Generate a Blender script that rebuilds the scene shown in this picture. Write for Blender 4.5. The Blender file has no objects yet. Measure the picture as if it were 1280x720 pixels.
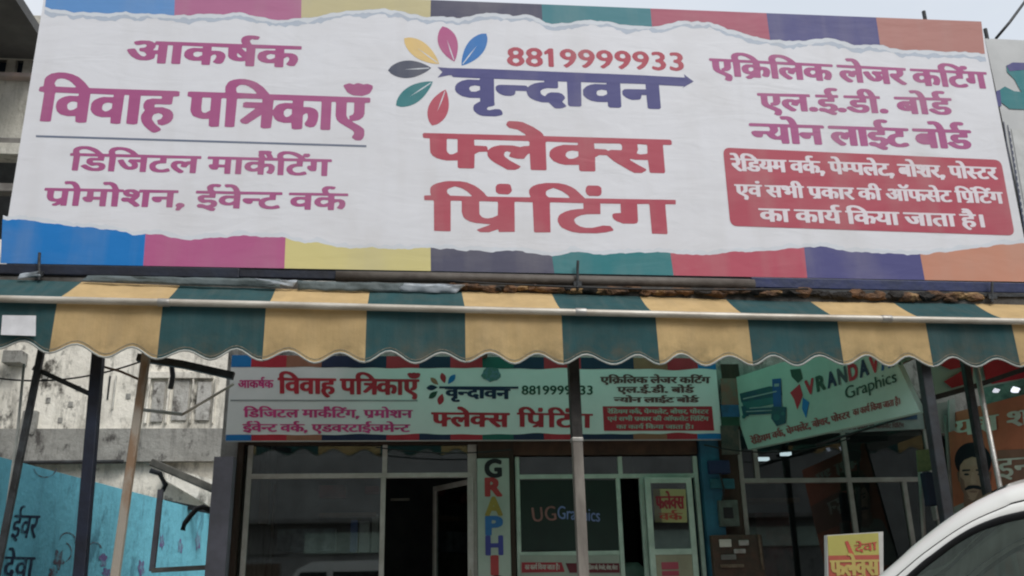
import bpy, bmesh, math, random
from mathutils import Vector, Matrix, noise
random.seed(7)
R = math.radians
scn = bpy.context.scene
COL = scn.collection

# ------------------------------------------------------------------ camera
EYE = Vector((0, 0, 1.2))
FPX, PITCH, YAW, ROLL = 1150.0, 0.32423, 0.11854, -0.02256
cp, sp_, cy, sy = math.cos(PITCH), math.sin(PITCH), math.cos(YAW), math.sin(YAW)
FW = Vector((sy*cp, cy*cp, sp_)); RT = Vector((cy, -sy, 0)); UP = RT.cross(FW)
RT2 = RT*math.cos(ROLL) + UP*math.sin(ROLL); UP2 = -RT*math.sin(ROLL) + UP*math.cos(ROLL)
cam_d = bpy.data.cameras.new('camera'); cam = bpy.data.objects.new('camera', cam_d); COL.objects.link(cam)
cam.matrix_world = Matrix.Translation(EYE) @ Matrix((RT2, UP2, -FW)).transposed().to_4x4()
cam_d.sensor_width = 36; cam_d.lens = FPX/1280*36; cam_d.clip_end = 2000; cam_d.clip_start = 0.05
scn.camera = cam
# ------------------------------------------------------------------ sky, sun, exposure (overcast day)
world = bpy.data.worlds.new("World"); scn.world = world; world.use_nodes = True
wn = world.node_tree; wn.nodes.clear()
sky = wn.nodes.new('ShaderNodeTexSky'); sky.sky_type = 'NISHITA'; sky.sun_disc = False
SUN_EL, SUN_ROT = R(48), R(150)
sky.sun_elevation = SUN_EL; sky.sun_rotation = SUN_ROT; sky.air_density = 1.2; sky.dust_density = 4.0
hs = wn.nodes.new('ShaderNodeHueSaturation'); hs.inputs['Saturation'].default_value = 0.28
mx = wn.nodes.new('ShaderNodeMix'); mx.data_type = 'RGBA'; mx.inputs['Factor'].default_value = 0.72
mx.inputs['B'].default_value = (7.2, 7.65, 8.3, 1)
wtc = wn.nodes.new('ShaderNodeTexCoord'); wmp = wn.nodes.new('ShaderNodeMapping'); wmp.inputs['Scale'].default_value = (1, 1, 2.5)
wnz = wn.nodes.new('ShaderNodeTexNoise'); wnz.inputs['Scale'].default_value = 2.2; wnz.inputs['Detail'].default_value = 7
wrp = wn.nodes.new('ShaderNodeValToRGB'); wrp.color_ramp.elements[0].position = .35; wrp.color_ramp.elements[1].position = .65
wrp.color_ramp.elements[0].color = (6.5, 7.1, 7.9, 1); wrp.color_ramp.elements[1].color = (7.9, 8.2, 8.7, 1)
wn.links.new(wtc.outputs['Generated'], wmp.inputs[0]); wn.links.new(wmp.outputs[0], wnz.inputs['Vector']); wn.links.new(wnz.outputs['Fac'], wrp.inputs[0]); wn.links.new(wrp.outputs[0], mx.inputs['B'])
bg = wn.nodes.new('ShaderNodeBackground'); bg.inputs['Strength'].default_value = 0.1
wo = wn.nodes.new('ShaderNodeOutputWorld')
wn.links.new(sky.outputs[0], hs.inputs['Color']); wn.links.new(hs.outputs[0], mx.inputs['A'])
wn.links.new(mx.outputs['Result'], bg.inputs[0]); wn.links.new(bg.outputs[0], wo.inputs[0])
sun_d = bpy.data.lights.new('sun', 'SUN'); sun_d.energy = 1.5; sun_d.angle = R(20); sun_d.color = (1, .97, .92)
sun = bpy.data.objects.new('sun', sun_d); COL.objects.link(sun)
sdir = Vector((math.sin(SUN_ROT)*math.cos(SUN_EL), math.cos(SUN_ROT)*math.cos(SUN_EL), math.sin(SUN_EL)))
sun.rotation_euler = sdir.to_track_quat('Z', 'Y').to_euler()
scn.view_settings.view_transform = 'Standard'; scn.view_settings.look = 'None'
scn.view_settings.exposure = 0.36; scn.view_settings.gamma = 1
scn.cycles.filter_width = 2.1; scn.cycles.max_bounces = 10; scn.cycles.diffuse_bounces = 6; scn.cycles.transparent_max_bounces = 12

# ------------------------------------------------------------------ helpers
def ray(px, py): return FW*FPX + RT2*(px-640) - UP2*(py-360)
def at(px, py, Y):
    q = ray(px, py); return EYE + q*(Y/q.y)
def s2l(c): return tuple(((v/255)/12.92 if v/255 <= .04045 else (((v/255)+.055)/1.055)**2.4) for v in c)

_m = {}
def M(name, col, rough=.6, col2=None, scale=6, bump=0, bscale=None, metal=0, spec=.4, stretch=(1, 1, 1), lo=.35, hi=.65, coat=0):
    if name in _m: return _m[name]
    m = bpy.data.materials.new(name); m.use_nodes = True; nt = m.node_tree; n = nt.nodes
    b = n['Principled BSDF']; b.inputs['Roughness'].default_value = rough; b.inputs['Metallic'].default_value = metal
    b.inputs['Specular IOR Level'].default_value = spec
    if coat: b.inputs['Coat Weight'].default_value = coat
    c = tuple(col)+(1,); c2 = tuple(col2)+(1,) if col2 else tuple(v*.8 for v in col)+(1,)
    tc = n.new('ShaderNodeTexCoord'); mp = n.new('ShaderNodeMapping'); mp.inputs['Scale'].default_value = stretch
    nt.links.new(tc.outputs['Object'], mp.inputs[0])
    nz = n.new('ShaderNodeTexNoise'); nz.inputs['Scale'].default_value = scale; nz.inputs['Detail'].default_value = 6; nz.inputs['Roughness'].default_value = .62
    nt.links.new(mp.outputs[0], nz.inputs['Vector'])
    rp = n.new('ShaderNodeValToRGB'); rp.color_ramp.elements[0].position = lo; rp.color_ramp.elements[1].position = hi
    rp.color_ramp.elements[0].color = c2; rp.color_ramp.elements[1].color = c
    nt.links.new(nz.outputs['Fac'], rp.inputs[0]); nt.links.new(rp.outputs[0], b.inputs['Base Color'])
    if bump:
        nb = n.new('ShaderNodeTexNoise'); nb.inputs['Scale'].default_value = bscale or scale*3; nb.inputs['Detail'].default_value = 4
        nt.links.new(mp.outputs[0], nb.inputs['Vector'])
        bp = n.new('ShaderNodeBump'); bp.inputs['Strength'].default_value = min(1, bump); bp.inputs['Distance'].default_value = .02
        nt.links.new(nb.outputs['Fac'], bp.inputs['Height']); nt.links.new(bp.outputs[0], b.inputs['Normal'])
    _m[name] = m; return m

def plaster(name, clean, stain, dark, scale=1.0):
    """old limewash: blotches, vertical run-down streaks and mould"""
    m = bpy.data.materials.new(name); m.use_nodes = True; nt = m.node_tree; n = nt.nodes; L = nt.links.new
    b = n['Principled BSDF']; b.inputs['Roughness'].default_value = .9; b.inputs['Specular IOR Level'].default_value = .2
    tc = n.new('ShaderNodeTexCoord')
    def nz(sc, st, det=8):
        mp = n.new('ShaderNodeMapping'); mp.inputs['Scale'].default_value = st; L(tc.outputs['Object'], mp.inputs[0])
        t = n.new('ShaderNodeTexNoise'); t.inputs['Scale'].default_value = sc*scale; t.inputs['Detail'].default_value = det; t.inputs['Roughness'].default_value = .68
        L(mp.outputs[0], t.inputs['Vector']); return t.outputs['Fac']
    def ramp(f, a, c, ca, cb):
        r = n.new('ShaderNodeValToRGB'); r.color_ramp.elements[0].position = a; r.color_ramp.elements[1].position = c
        r.color_ramp.elements[0].color = (*ca, 1); r.color_ramp.elements[1].color = (*cb, 1); L(f, r.inputs[0]); return r.outputs[0]
    def mix(f, a, c):
        x = n.new('ShaderNodeMix'); x.data_type = 'RGBA'; L(f, x.inputs['Factor']); L(a, x.inputs['A']); x.inputs['B'].default_value = (*c, 1); return x.outputs['Result']
    base = ramp(nz(1.1, (1, 1, 1)), .34, .56, stain, clean)
    w = (1, 1, 1); k = (0, 0, 0)
    c1 = mix(ramp(nz(2.6, (1.6, 1.6, .22)), .52, .7, k, w), base, tuple((a+c)/2 for a, c in zip(stain, dark)))
    c2 = mix(ramp(nz(2.2, (1, 1, .6)), .55, .64, k, w), c1, dark)
    L(c2, b.inputs['Base Color'])
    c2 = mix(ramp(nz(5, (1, 1, .45)), .55, .68, k, w), c2, tuple((a+c)/2 for a, c in zip(stain, dark))); L(c2, b.inputs['Base Color'])
    bp = n.new('ShaderNodeBump'); bp.inputs['Strength'].default_value = .8; bp.inputs['Distance'].default_value = .04
    L(nz(5, (1, 1, 1)), bp.inputs['Height']); L(bp.outputs[0], b.inputs['Normal'])
    _m[name] = m; return m

def glass(name, tint=(.8, .85, .85), refl=.12):
    m = bpy.data.materials.new(name); m.use_nodes = True; nt = m.node_tree; n = nt.nodes; n.clear(); L = nt.links.new
    t = n.new('ShaderNodeBsdfTransparent'); t.inputs[0].default_value = (*tint, 1)
    g = n.new('ShaderNodeBsdfGlossy'); g.inputs['Roughness'].default_value = .02; g.inputs[0].default_value = (.9, .95, .95, 1)
    fr = n.new('ShaderNodeFresnel'); fr.inputs[0].default_value = 1.5
    ml = n.new('ShaderNodeMath'); ml.operation = 'MULTIPLY_ADD'; ml.inputs[1].default_value = 1.6; ml.inputs[2].default_value = refl-.06
    mx_ = n.new('ShaderNodeMixShader'); o = n.new('ShaderNodeOutputMaterial')
    L(fr.outputs[0], ml.inputs[0]); L(ml.outputs[0], mx_.inputs[0]); L(t.outputs[0], mx_.inputs[1]); L(g.outputs[0], mx_.inputs[2]); L(mx_.outputs[0], o.inputs[0])
    _m[name] = m; return m

def translucent(name, col, tcol, fac=.5, hem=False):
    m = bpy.data.materials.new(name); m.use_nodes = True; nt = m.node_tree; n = nt.nodes; n.clear(); L = nt.links.new
    d = n.new('ShaderNodeBsdfDiffuse'); t = n.new('ShaderNodeBsdfTranslucent'); mx_ = n.new('ShaderNodeMixShader'); o = n.new('ShaderNodeOutputMaterial')
    tc = n.new('ShaderNodeTexCoord'); nz = n.new('ShaderNodeTexNoise'); nz.inputs['Scale'].default_value = 5; nz.inputs['Detail'].default_value = 6
    nz2 = n.new('ShaderNodeTexNoise'); nz2.inputs['Scale'].default_value = 2.2; nz2.inputs['Detail'].default_value = 5
    rp = n.new('ShaderNodeValToRGB'); rp.color_ramp.elements[0].position = .33; rp.color_ramp.elements[1].position = .68
    rp.color_ramp.elements[0].color = (*[v*.84 for v in col], 1); rp.color_ramp.elements[1].color = (*col, 1)
    L(tc.outputs['Object'], nz.inputs['Vector']); L(tc.outputs['Object'], nz2.inputs['Vector']); L(nz.outputs['Fac'], rp.inputs[0]); L(rp.outputs[0], d.inputs[0]); t.inputs[0].default_value = (*tcol, 1)
    bp = n.new('ShaderNodeBump'); bp.inputs['Strength'].default_value = .6; bp.inputs['Distance'].default_value = .06
    L(nz2.outputs['Fac'], bp.inputs['Height']); L(bp.outputs[0], d.inputs['Normal'])
    if hem:   # canvas: weave, hanging creases, grime gathered along the bottom hem, faded patches
        sx = n.new('ShaderNodeSeparateXYZ'); L(tc.outputs['Object'], sx.inputs[0])
        mr = n.new('ShaderNodeMapRange'); mr.inputs['From Min'].default_value = 3.42; mr.inputs['From Max'].default_value = 3.16; L(sx.outputs['Z'], mr.inputs['Value'])
        n3 = n.new('ShaderNodeTexNoise'); n3.inputs['Scale'].default_value = 4.5; n3.inputs['Detail'].default_value = 8; n3.inputs['Roughness'].default_value = .7; L(tc.outputs['Object'], n3.inputs['Vector'])
        r3 = n.new('ShaderNodeMapRange'); r3.inputs['From Min'].default_value = .42; r3.inputs['From Max'].default_value = .68; L(n3.outputs['Fac'], r3.inputs['Value'])
        ad = n.new('ShaderNodeMath'); ad.operation = 'MULTIPLY_ADD'; ad.inputs[1].default_value = .75; ad.inputs[2].default_value = .18; L(mr.outputs[0], ad.inputs[0])
        mu = n.new('ShaderNodeMath'); mu.operation = 'MULTIPLY'; L(ad.outputs[0], mu.inputs[0]); L(r3.outputs[0], mu.inputs[1])
        mc = n.new('ShaderNodeMix'); mc.data_type = 'RGBA'; L(mu.outputs[0], mc.inputs['Factor']); L(rp.outputs[0], mc.inputs['A']); mc.inputs['B'].default_value = (.17, .125, .08, 1)
        mpf = n.new('ShaderNodeMapping'); mpf.inputs['Scale'].default_value = (6, 1, .5); L(tc.outputs['Object'], mpf.inputs[0])
        n4 = n.new('ShaderNodeTexNoise'); n4.inputs['Scale'].default_value = 1.6; n4.inputs['Detail'].default_value = 4; L(mpf.outputs[0], n4.inputs['Vector'])
        mf = n.new('ShaderNodeMapRange'); mf.inputs['From Min'].default_value = .5; mf.inputs['From Max'].default_value = .8; mf.inputs['To Max'].default_value = .09; L(n4.outputs['Fac'], mf.inputs['Value'])
        m2 = n.new('ShaderNodeMix'); m2.data_type = 'RGBA'; L(mf.outputs[0], m2.inputs['Factor']); L(mc.outputs['Result'], m2.inputs['A']); m2.inputs['B'].default_value = (.42, .40, .35, 1); L(m2.outputs['Result'], d.inputs[0])
        wv = n.new('ShaderNodeTexNoise'); wv.inputs['Scale'].default_value = 90; wv.inputs['Detail'].default_value = 2; L(tc.outputs['Object'], wv.inputs['Vector'])
        bp3 = n.new('ShaderNodeBump'); bp3.inputs['Strength'].default_value = .35; bp3.inputs['Distance'].default_value = .004; L(wv.outputs['Fac'], bp3.inputs['Height']); L(bp.outputs[0], bp3.inputs['Normal'])
        bp4 = n.new('ShaderNodeBump'); bp4.inputs['Strength'].default_value = .4; bp4.inputs['Distance'].default_value = .03; L(n4.outputs['Fac'], bp4.inputs['Height']); L(bp3.outputs[0], bp4.inputs['Normal']); L(bp4.outputs[0], d.inputs['Normal'])
    mx_.inputs[0].default_value = fac
    L(d.outputs[0], mx_.inputs[1]); L(t.outputs[0], mx_.inputs[2]); L(mx_.outputs[0], o.inputs[0]); _m[name] = m; return m

def emit(name, col, s):
    m = bpy.data.materials.new(name); m.use_nodes = True; b = m.node_tree.nodes['Principled BSDF']
    b.inputs['Base Color'].default_value = (*col, 1); b.inputs['Emission Color'].default_value = (*col, 1); b.inputs['Emission Strength'].default_value = s
    _m[name] = m; return m

def tag(o, label=None, cat=None, group=None, kind=None):
    if label: o['label'] = label
    if cat: o['category'] = cat
    if group: o['group'] = group
    if kind: o['kind'] = kind
    return o
def thing(name, label, cat, loc=(0, 0, 0), group=None):
    o = bpy.data.objects.new(name, None); COL.objects.link(o); o.location = loc; o.empty_display_size = .1
    return tag(o, label, cat, group)
def link(name, me, mat, parent=None, smooth=False):
    o = bpy.data.objects.new(name, me); COL.objects.link(o)
    if mat: me.materials.append(mat)
    if smooth: me.polygons.foreach_set('use_smooth', [True]*len(me.polygons))
    if parent:
        o.parent = parent; o.matrix_parent_inverse = Matrix.Translation(parent.location).inverted() if parent.parent is None else (Matrix.Translation(parent.parent.location)).inverted() @ Matrix.Identity(4)
        if parent.type == 'MESH': o.matrix_parent_inverse = Matrix.Identity(4)
    return o
class B:
    """collects shapes in world metres"""
    def __init__(s): s.v = []; s.f = []
    def quad(s, *p):
        n = len(s.v); s.v += [tuple(x) for x in p]; s.f.append(tuple(range(n, n+len(p)))); return s
    def hexa(s, p):       # 8 corners: bottom 4 (ccw), top 4
        n = len(s.v); s.v += [tuple(x) for x in p]
        s.f += [tuple(n+i for i in q) for q in ((3, 2, 1, 0), (4, 5, 6, 7), (0, 1, 5, 4), (1, 2, 6, 5), (2, 3, 7, 6), (3, 0, 4, 7))]; return s
    def box(s, x0, x1, y0, y1, z0, z1):
        return s.hexa([(x0, y0, z0), (x1, y0, z0), (x1, y1, z0), (x0, y1, z0), (x0, y0, z1), (x1, y0, z1), (x1, y1, z1), (x0, y1, z1)])
    def bar(s, a, b, w, h=None, up=(0, 0, 1)):   # rectangular bar from a to b
        a, b = Vector(a), Vector(b); h = h or w; d = (b-a).normalized(); u = Vector(up)
        if abs(d.dot(u)) > .97: u = Vector((0, 1, 0))
        r = d.cross(u).normalized(); u = r.cross(d).normalized()
        c = [(-r*w/2-u*h/2), (r*w/2-u*h/2), (r*w/2+u*h/2), (-r*w/2+u*h/2)]
        return s.hexa([a+k for k in c]+[b+k for k in c])
    def tube(s, pts, r, n=10, r1=None):
        pts = [Vector(p) for p in pts]; k0 = len(s.v); N = len(pts)
        for i, p in enumerate(pts):
            d = (pts[min(i+1, N-1)]-pts[max(i-1, 0)]).normalized(); u = Vector((0, 0, 1)) if abs(d.z) < .95 else Vector((0, 1, 0))
            a = d.cross(u).normalized(); c = a.cross(d).normalized(); rr = r if r1 is None else r+(r1-r)*i/(N-1)
            for j in range(n):
                t = 2*math.pi*j/n; s.v.append(tuple(p+a*rr*math.cos(t)+c*rr*math.sin(t)))
        for i in range(N-1):
            for j in range(n):
                s.f.append((k0+i*n+j, k0+i*n+(j+1) % n, k0+(i+1)*n+(j+1) % n, k0+(i+1)*n+j))
        s.f.append(tuple(k0+j for j in range(n))[::-1]); s.f.append(tuple(k0+(N-1)*n+j for j in range(n))); return s
    def grid(s, rows):     # list of rows of points
        k0 = len(s.v); w = len(rows[0])
        for r in rows: s.v += [tuple(p) for p in r]
        for i in range(len(rows)-1):
            for j in range(w-1): s.f.append((k0+i*w+j, k0+i*w+j+1, k0+(i+1)*w+j+1, k0+(i+1)*w+j))
        return s
    def build(s, name, mat, parent=None, smooth=False, bevel=0, solid=0):
        me = bpy.data.meshes.new(name); me.from_pydata(s.v, [], s.f); me.update()
        o = link(name, me, mat, parent, smooth)
        if solid:
            md = o.modifiers.new('s', 'SOLIDIFY'); md.thickness = solid; md.offset = 0
        if bevel:
            md = o.modifiers.new('b', 'BEVEL'); md.width = bevel; md.segments = 2; md.limit_method = 'ANGLE'; md.angle_limit = R(35)
        return o

# ------------------------------------------------------------------ lettering outlines (hand-shaped letterforms, one closed outline per stroke group)
# each line: (width over height, outlines); an outline is x, y steps from point to point, 100 units to the letter height
LINES = {
'L1': (6.2323, [[118,0,-3,3,0,35,-1,3,-1,0,-6,0,-1,-12,-1,-5,-4,-4,-10,-5,-12,-3,-23,0,-14,4,-16,11,-11,12,-8,14,0,4,4,3,9,2,11,1,4,-2,11,-17,12,-12,5,-2,5,-1,3,1,3,3,2,4,-3,6,-7,7,-14,2,-1,1,-2,6,0,4,2,3,13,2,6,3,3,4,-1,6,-5,3,-4,0,-17,-5,-8,0,-6,3,-4,8,0,3,6,3,16,4,29,0,11,-3,9,-6,2,0,1,6,5,2,301,0,1,2,-4,9,-1,11,1,2,4,8,8,5,8,3,7,1,20,0,14,-3,3,-2,2,-2,-5,-10,-2,-1,-11,-1,-9,3,-6,-5,-2,-2,1,-7,5,-9,3,-2,174,0,4,-1,1,-3,0,-9,-3,-3,-56,0,-2,-1,-1,-1,0,-16,23,0,8,-1,10,-4,8,-9,3,-12,-2,-12,-8,-16,-3,-3,-4,-1,-12,0,-9,4,-4,3,0,3,8,13,2,7,-2,8,-4,3,-4,0,-4,-3,-6,-6,0,-36,-1,-1,-4,-2,-21,0,-4,1,-2,2,-1,15,-27,-1,-8,2,-6,1,-8,4,-8,6,-5,11,0,9,4,11,3,3,14,8,10,3,30,0,1,0,1,3,0,3,-2,2,-70,-1,0,-79,-1,-1,-4,-2,-20,0,-4,0,-3,3,-1,20,-16,-2,-21,2,-11,4,-9,6,-5,8,-1,6,-1,35,-56,1,-3,-1,0,-1,0,-16,23,0,8,-1,9,-4,6,-5,4,-6,2,-8,-1,-7,-4,-15,-5,-8,-7,-4,-12,0,-13,6,-1,1,0,3,6,8,4,12,0,5,-2,3,-2,3,-4,0,-6,-3,-5,-6,-1,-37,-4,-2,-22,0,-4,2,0,1,-1,15,-28,-1,-15,3,-14,9,-5,8,-1,6,1,11,2,4,4,5,5,5,8,4,12,3,30,0,2,2,-1,5,-69,1,-3,-1,-1,-3,0,-76,0,-1,-4,-2,-23,0,-4,2,-1,3,0,76,-2,2,-13,0,-3,-1,0,-3,-1,-76,0,-1,-4,-2],
[247,35,10,0,12,7,2,3,-1,12,-16,2,-7,-2,-4,-2,-3,-4,-1,-5,2,-6],
[506,35,10,0,6,3,6,3,2,4,-1,12,-16,2,-9,-4,-5,-6,0,-4,2,-5],
[400,39,9,0,3,1,0,2,-15,15,-3,1,0,-11,3,-5],
[101,58,13,1,1,19,-1,4,-9,0,0,-8,-2,-5,-6,-10],
[423,66,2,0,1,1,-1,15,-16,0,1,-3]]),
'L2': (7.7693, [[748,-27,-4,1,-7,6,0,4,4,7,0,5,-2,3,-4,4,-29,19,-8,9,-3,12,0,37,-1,2,-1,1,-7,0,-2,-2,0,-77,-1,-3,-4,-1,-13,0,-5,1,-1,2,0,77,-1,2,-1,1,-38,0,-3,-1,0,-1,0,-16,15,0,10,-3,7,-5,4,-7,1,-9,-1,-14,-3,-11,-3,-5,-3,-3,-9,-2,-8,3,-4,3,-1,6,5,9,2,8,-1,8,-1,3,-3,1,-6,-5,-1,-3,0,-35,-1,-2,-1,-1,-4,-1,-12,-1,-7,2,-2,17,-17,-1,-15,4,-7,6,-5,10,-1,0,-2,-35,-5,-2,-12,-1,-6,2,-2,2,0,35,-30,-26,-5,-2,-4,1,-5,1,-5,6,0,2,1,3,32,32,-2,2,-21,0,-6,2,0,12,6,3,37,0,2,0,0,3,0,5,-2,2,-43,0,-13,-1,-2,-2,-1,-79,-5,-2,-12,0,-6,1,0,2,-1,78,-2,2,-6,0,-3,-1,-1,-2,0,-77,0,-2,-6,-1,-11,-1,-5,2,-2,2,-1,19,-14,-1,-10,2,-12,5,-3,3,-4,8,-2,7,0,35,-2,2,-8,2,0,11,1,2,6,1,79,0,2,2,-1,6,0,10,5,12,5,5,8,4,14,3,13,0,10,-2,12,-4,8,-4,15,-12,16,-20,240,0,4,-2,0,-1,0,-10,-2,-2,-9,-1,-2,-2,0,-30,-3,-10,-7,-7,-6,-3,-14,-3,5,-4,16,-10,8,-7,2,-6,0,-13,-3,-9,-4,-5,-4,-1],
[271,-22,-4,2,-8,6,-10,10,-7,11,-3,11,0,8,7,15,-4,6,-1,10,3,9,4,5,12,4,20,0,2,1,0,2,0,3,-2,2,-47,-1,0,-79,-2,-2,-7,-2,-11,1,-5,1,-1,2,-1,79,-9,1,-2,-2,-1,-80,-8,-2,-9,1,-6,1,-1,17,-20,-1,-11,3,-6,3,-7,7,-4,8,0,16,3,7,4,5,10,6,9,3,21,0,2,2,-1,5,-50,1,-3,-1,0,-2,0,-77,-1,-2,-5,-1,-11,-1,-8,3,-2,16,-18,-1,-15,4,-4,3,-6,6,-4,12,0,8,1,7,3,6,6,5,6,4,11,3,19,0,2,2,-1,5,-51,1,-1,-1,-1,-2,0,-77,-1,-2,-5,-1,-13,0,-6,1,0,80,-2,2,-10,2,-1,3,1,9,8,3,0,20,3,7,7,7,4,3,15,4,16,0,17,-4,14,-7,6,-5,11,-11,10,-13,2,-2,203,0,6,-2,0,-12,-5,-2,-7,0,-2,-2,-1,-20,-5,-2,-32,0,-3,-2,0,-4,1,-3,18,1,17,-6,7,-7,3,-8,0,-10,-4,-9,-6,-6,-8,-4,-6,-2,-9,3,-3,10,1,2,7,3,2,3,2,6,-3,5,-8,3,-10,-4,-3,-7,0,-8,8,-12,13,-12,2,-3,-1,-3,-7,-5,-5,-2],
[75,34,3,0,6,2,7,6,-1,15,-6,2,-6,0,-4,-2,-4,-4,-2,-4,1,-7,2,-5],
[155,34,3,0,5,2,7,7,0,14,-7,2,-5,0,-5,-2,-4,-4,-1,-4,0,-8,2,-4],
[726,34,2,-1,1,1,-1,9,8,4,3,6,0,27,0,2,-2,1,-14,0,-2,-2,0,-36,3,-8],
[575,35,3,-1,3,1,4,2,5,6,0,14,-10,2,-4,-2,-3,-3,-2,-4,0,-8,2,-4],
[381,39,6,0,10,7,0,34,-1,2,-1,1,-17,0,-2,-2,0,-26,1,-10],
[544,55,1,-1,1,1,6,11,6,5,14,4,17,0,2,2,-1,5,-4,1,-41,-1],
[36,100,42,-1,3,1,1,1,-11,12,-6,5,-11,5,-9,1,-8,-3,-3,-5,-2,-7],
[457,100,43,-1,3,1,0,1,-8,10,-11,8,-8,4,-10,1,-6,-2,-6,-7,0,-8],
[737,104,-9,4,-7,5,-8,14,-2,5,2,3,12,5,11,-3,8,4,5,0,11,-3,10,2,9,-3,4,-3,0,-7,-4,-10,-3,-5,-6,-4,-12,-5]]),
'L3': (12.3622, [[512,-1,-23,16,-8,7,-7,8,-2,5,-2,8,3,12,8,9,10,4,8,1,21,0,17,-5,11,4,12,1,2,2,0,3,0,7,-2,2,-111,-1,0,-27,-2,-2,-23,-1,-11,-3,-7,-4,-4,-4,-1,-4,0,-6,4,-6,3,-3,11,-5,16,0,20,7,8,0,2,-2,5,-11,-2,-4,-17,-5,-14,-2,-25,0,-17,4,-9,4,-6,6,-6,8,-2,8,-1,9,2,7,2,4,10,9,8,5,16,4,9,1,1,12,-2,2,-59,-1,0,-79,-2,-3,-4,0,-20,0,-3,2,-1,53,-17,0,0,-1,5,-5,3,-8,0,-14,-7,-8,-10,-5,-6,-2,-22,0,-12,3,-13,8,-11,11,-8,12,-7,13,0,4,3,3,11,3,11,0,16,-27,10,-10,6,-2,5,-1,3,2,3,4,-2,7,-4,5,-15,11,0,3,6,9,4,2,46,0,2,2,0,3,0,4,-2,2,-113,-1,-1,-79,-2,-3,-4,0,-20,0,-3,2,-1,80,-22,0,-1,-20,-2,-3,-44,0,-4,-2,0,-6,4,-2,29,0,12,-3,7,-4,6,-5,3,-8,-1,-8,-2,-7,-7,-7,-6,-3,-14,-4,-30,0,-16,3,-19,8,-17,12,-2,2,0,2,3,3,10,6,10,0,15,-10,15,-7,6,-2,14,0,7,2,4,6,0,2,-3,3,-10,3,-16,-4,-10,1,-16,10,-3,3,-3,7,0,12,4,5,6,5,10,3,28,0,2,2,0,5,-80,1,-2,-1,0,-3,-1,-77,-3,-2,-21,0,-3,1,-2,2,0,78,-2,2,-13,0,-2,3,0,9,2,3,10,1,-1,8,0,11,3,6,8,8,15,6,12,2,22,0,12,-1,8,-2,19,-7,12,-6,11,-9,16,-15,3,-1,25,0,-2,15,3,8,7,9,9,5,18,4,22,0,20,-3,18,-5,10,-6,13,-8,19,-18,3,-1,291,0,2,-1,1,-3,0,-11,-3,-1,-15,0,-1,-2,-1,-79,-3,-2,-21,0,-3,0,-2,2,-1,49,-2,-1,-6,-4,-9,-14,-13,0,-13,3,-1,3,3,11,-5,3,-6,0,-5,-2,-3,-3,-1,-5,4,-8,10,-9,18,-12,3,-4,-2,-4,-8,-6],
[727,0,-2,3,-1,34,-26,0,-2,-2,-3,-8,-3,-3,-6,-1,-13,0,-5,1,-8,5,-5,5,-4,7,0,8,6,4,11,1,0,27,-2,2,-22,0,-1,3,0,9,1,3,2,1,239,0,2,0,0,2,-4,9,1,17,-2,4,0,4,3,3,12,2,34,0,13,-3,3,-4,-3,-10,7,-12,5,-12,16,0,2,0,0,2,-1,5,0,12,4,7,8,8,15,6,11,1,22,0,20,-3,16,-5,15,-8,13,-9,2,8,6,6,19,0,4,-1,3,-3,2,-4,-1,-6,-3,-4,-8,-4,-16,0,2,-4,6,-4,122,0,3,-1,2,-3,0,-9,-2,-3,-16,0,-2,-2,0,-76,-1,-3,-3,-2,-22,0,-3,2,-1,77,-1,3,-3,1,-18,-1,-1,-44,-2,-7,-5,-4,-2,0,-15,0,-8,3,-10,8,-4,7,0,6,3,6,4,2,8,0,2,2,-1,21,-37,0,-1,-27,-1,-2,-23,-1,-11,-3,-7,-4,-4,-4,-2,-4,1,-6,3,-6,4,-3,10,-5,16,0,20,7,8,0,3,-2,5,-11,-2,-4,-18,-5,-13,-2,-25,0,-18,4,-8,4,-6,6,-6,8,-3,8,0,9,2,7,2,4,10,9,8,5,16,4,9,1,1,12,-2,2,-59,-1,0,-79,-2,-3,-4,0,-20,0,-3,2,-1,77,0,3,-4,1,-60,-1,0,-17,26,0,7,-1,10,-6,5,-5,3,-6,0,-16,-4,-13,-7,-10,-4,-3,-10,1,-12,5,-2,3,1,4,4,5,4,10,0,10,-1,3,-4,2,-8,-2,-9,-7,0,-36,-2,-3,-4,0,-22,1,-1,2,-1,16,-14,-2,-16,0,-9,2,-8,3,-7,4,-4,4,-4,7,-2,9,2,9,5,8,7,6,10,4,8,2,30,0,2,2,0,5,-75,1,-1,-1,-1,-3,0,-77,-3,-2,-24,0,-2,2,0,3,0,76,-2,2,-18,0,-1,-1,-1,-3,0,-77,-3,-2],
[857,35,5,-1,5,1,14,7,1,3,0,12,-18,2,-6,-2,-7,-4,-3,-6,1,-5,3,-4],
[696,54,24,-1,4,1,1,24,-1,4,-24,1,-4,-1,0,-24],
[44,99,67,0,3,0,1,2,-13,9,-16,8,-16,5,-13,0,-10,-3,-5,-5,-2,-4,0,-4],
[210,99,66,0,2,0,1,2,-10,8,-21,11,-12,3,-15,0,-9,-3,-6,-6,-1,-5,2,-7],
[918,99,5,0,1,2,-6,12,-4,5,-1,1,-2,-1,-1,-4,4,-9],
[1004,99,67,0,3,0,0,2,-12,9,-16,8,-16,5,-13,0,-10,-3,-5,-5,-2,-4,0,-4]]),
'L4': (14.5132, [[626,-17,-3,2,-1,2,0,4,5,11,-7,9,4,10,6,4,6,2,12,0,9,-4,6,-5,0,-8,-1,-3,-9,-7,-13,-17],
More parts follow.
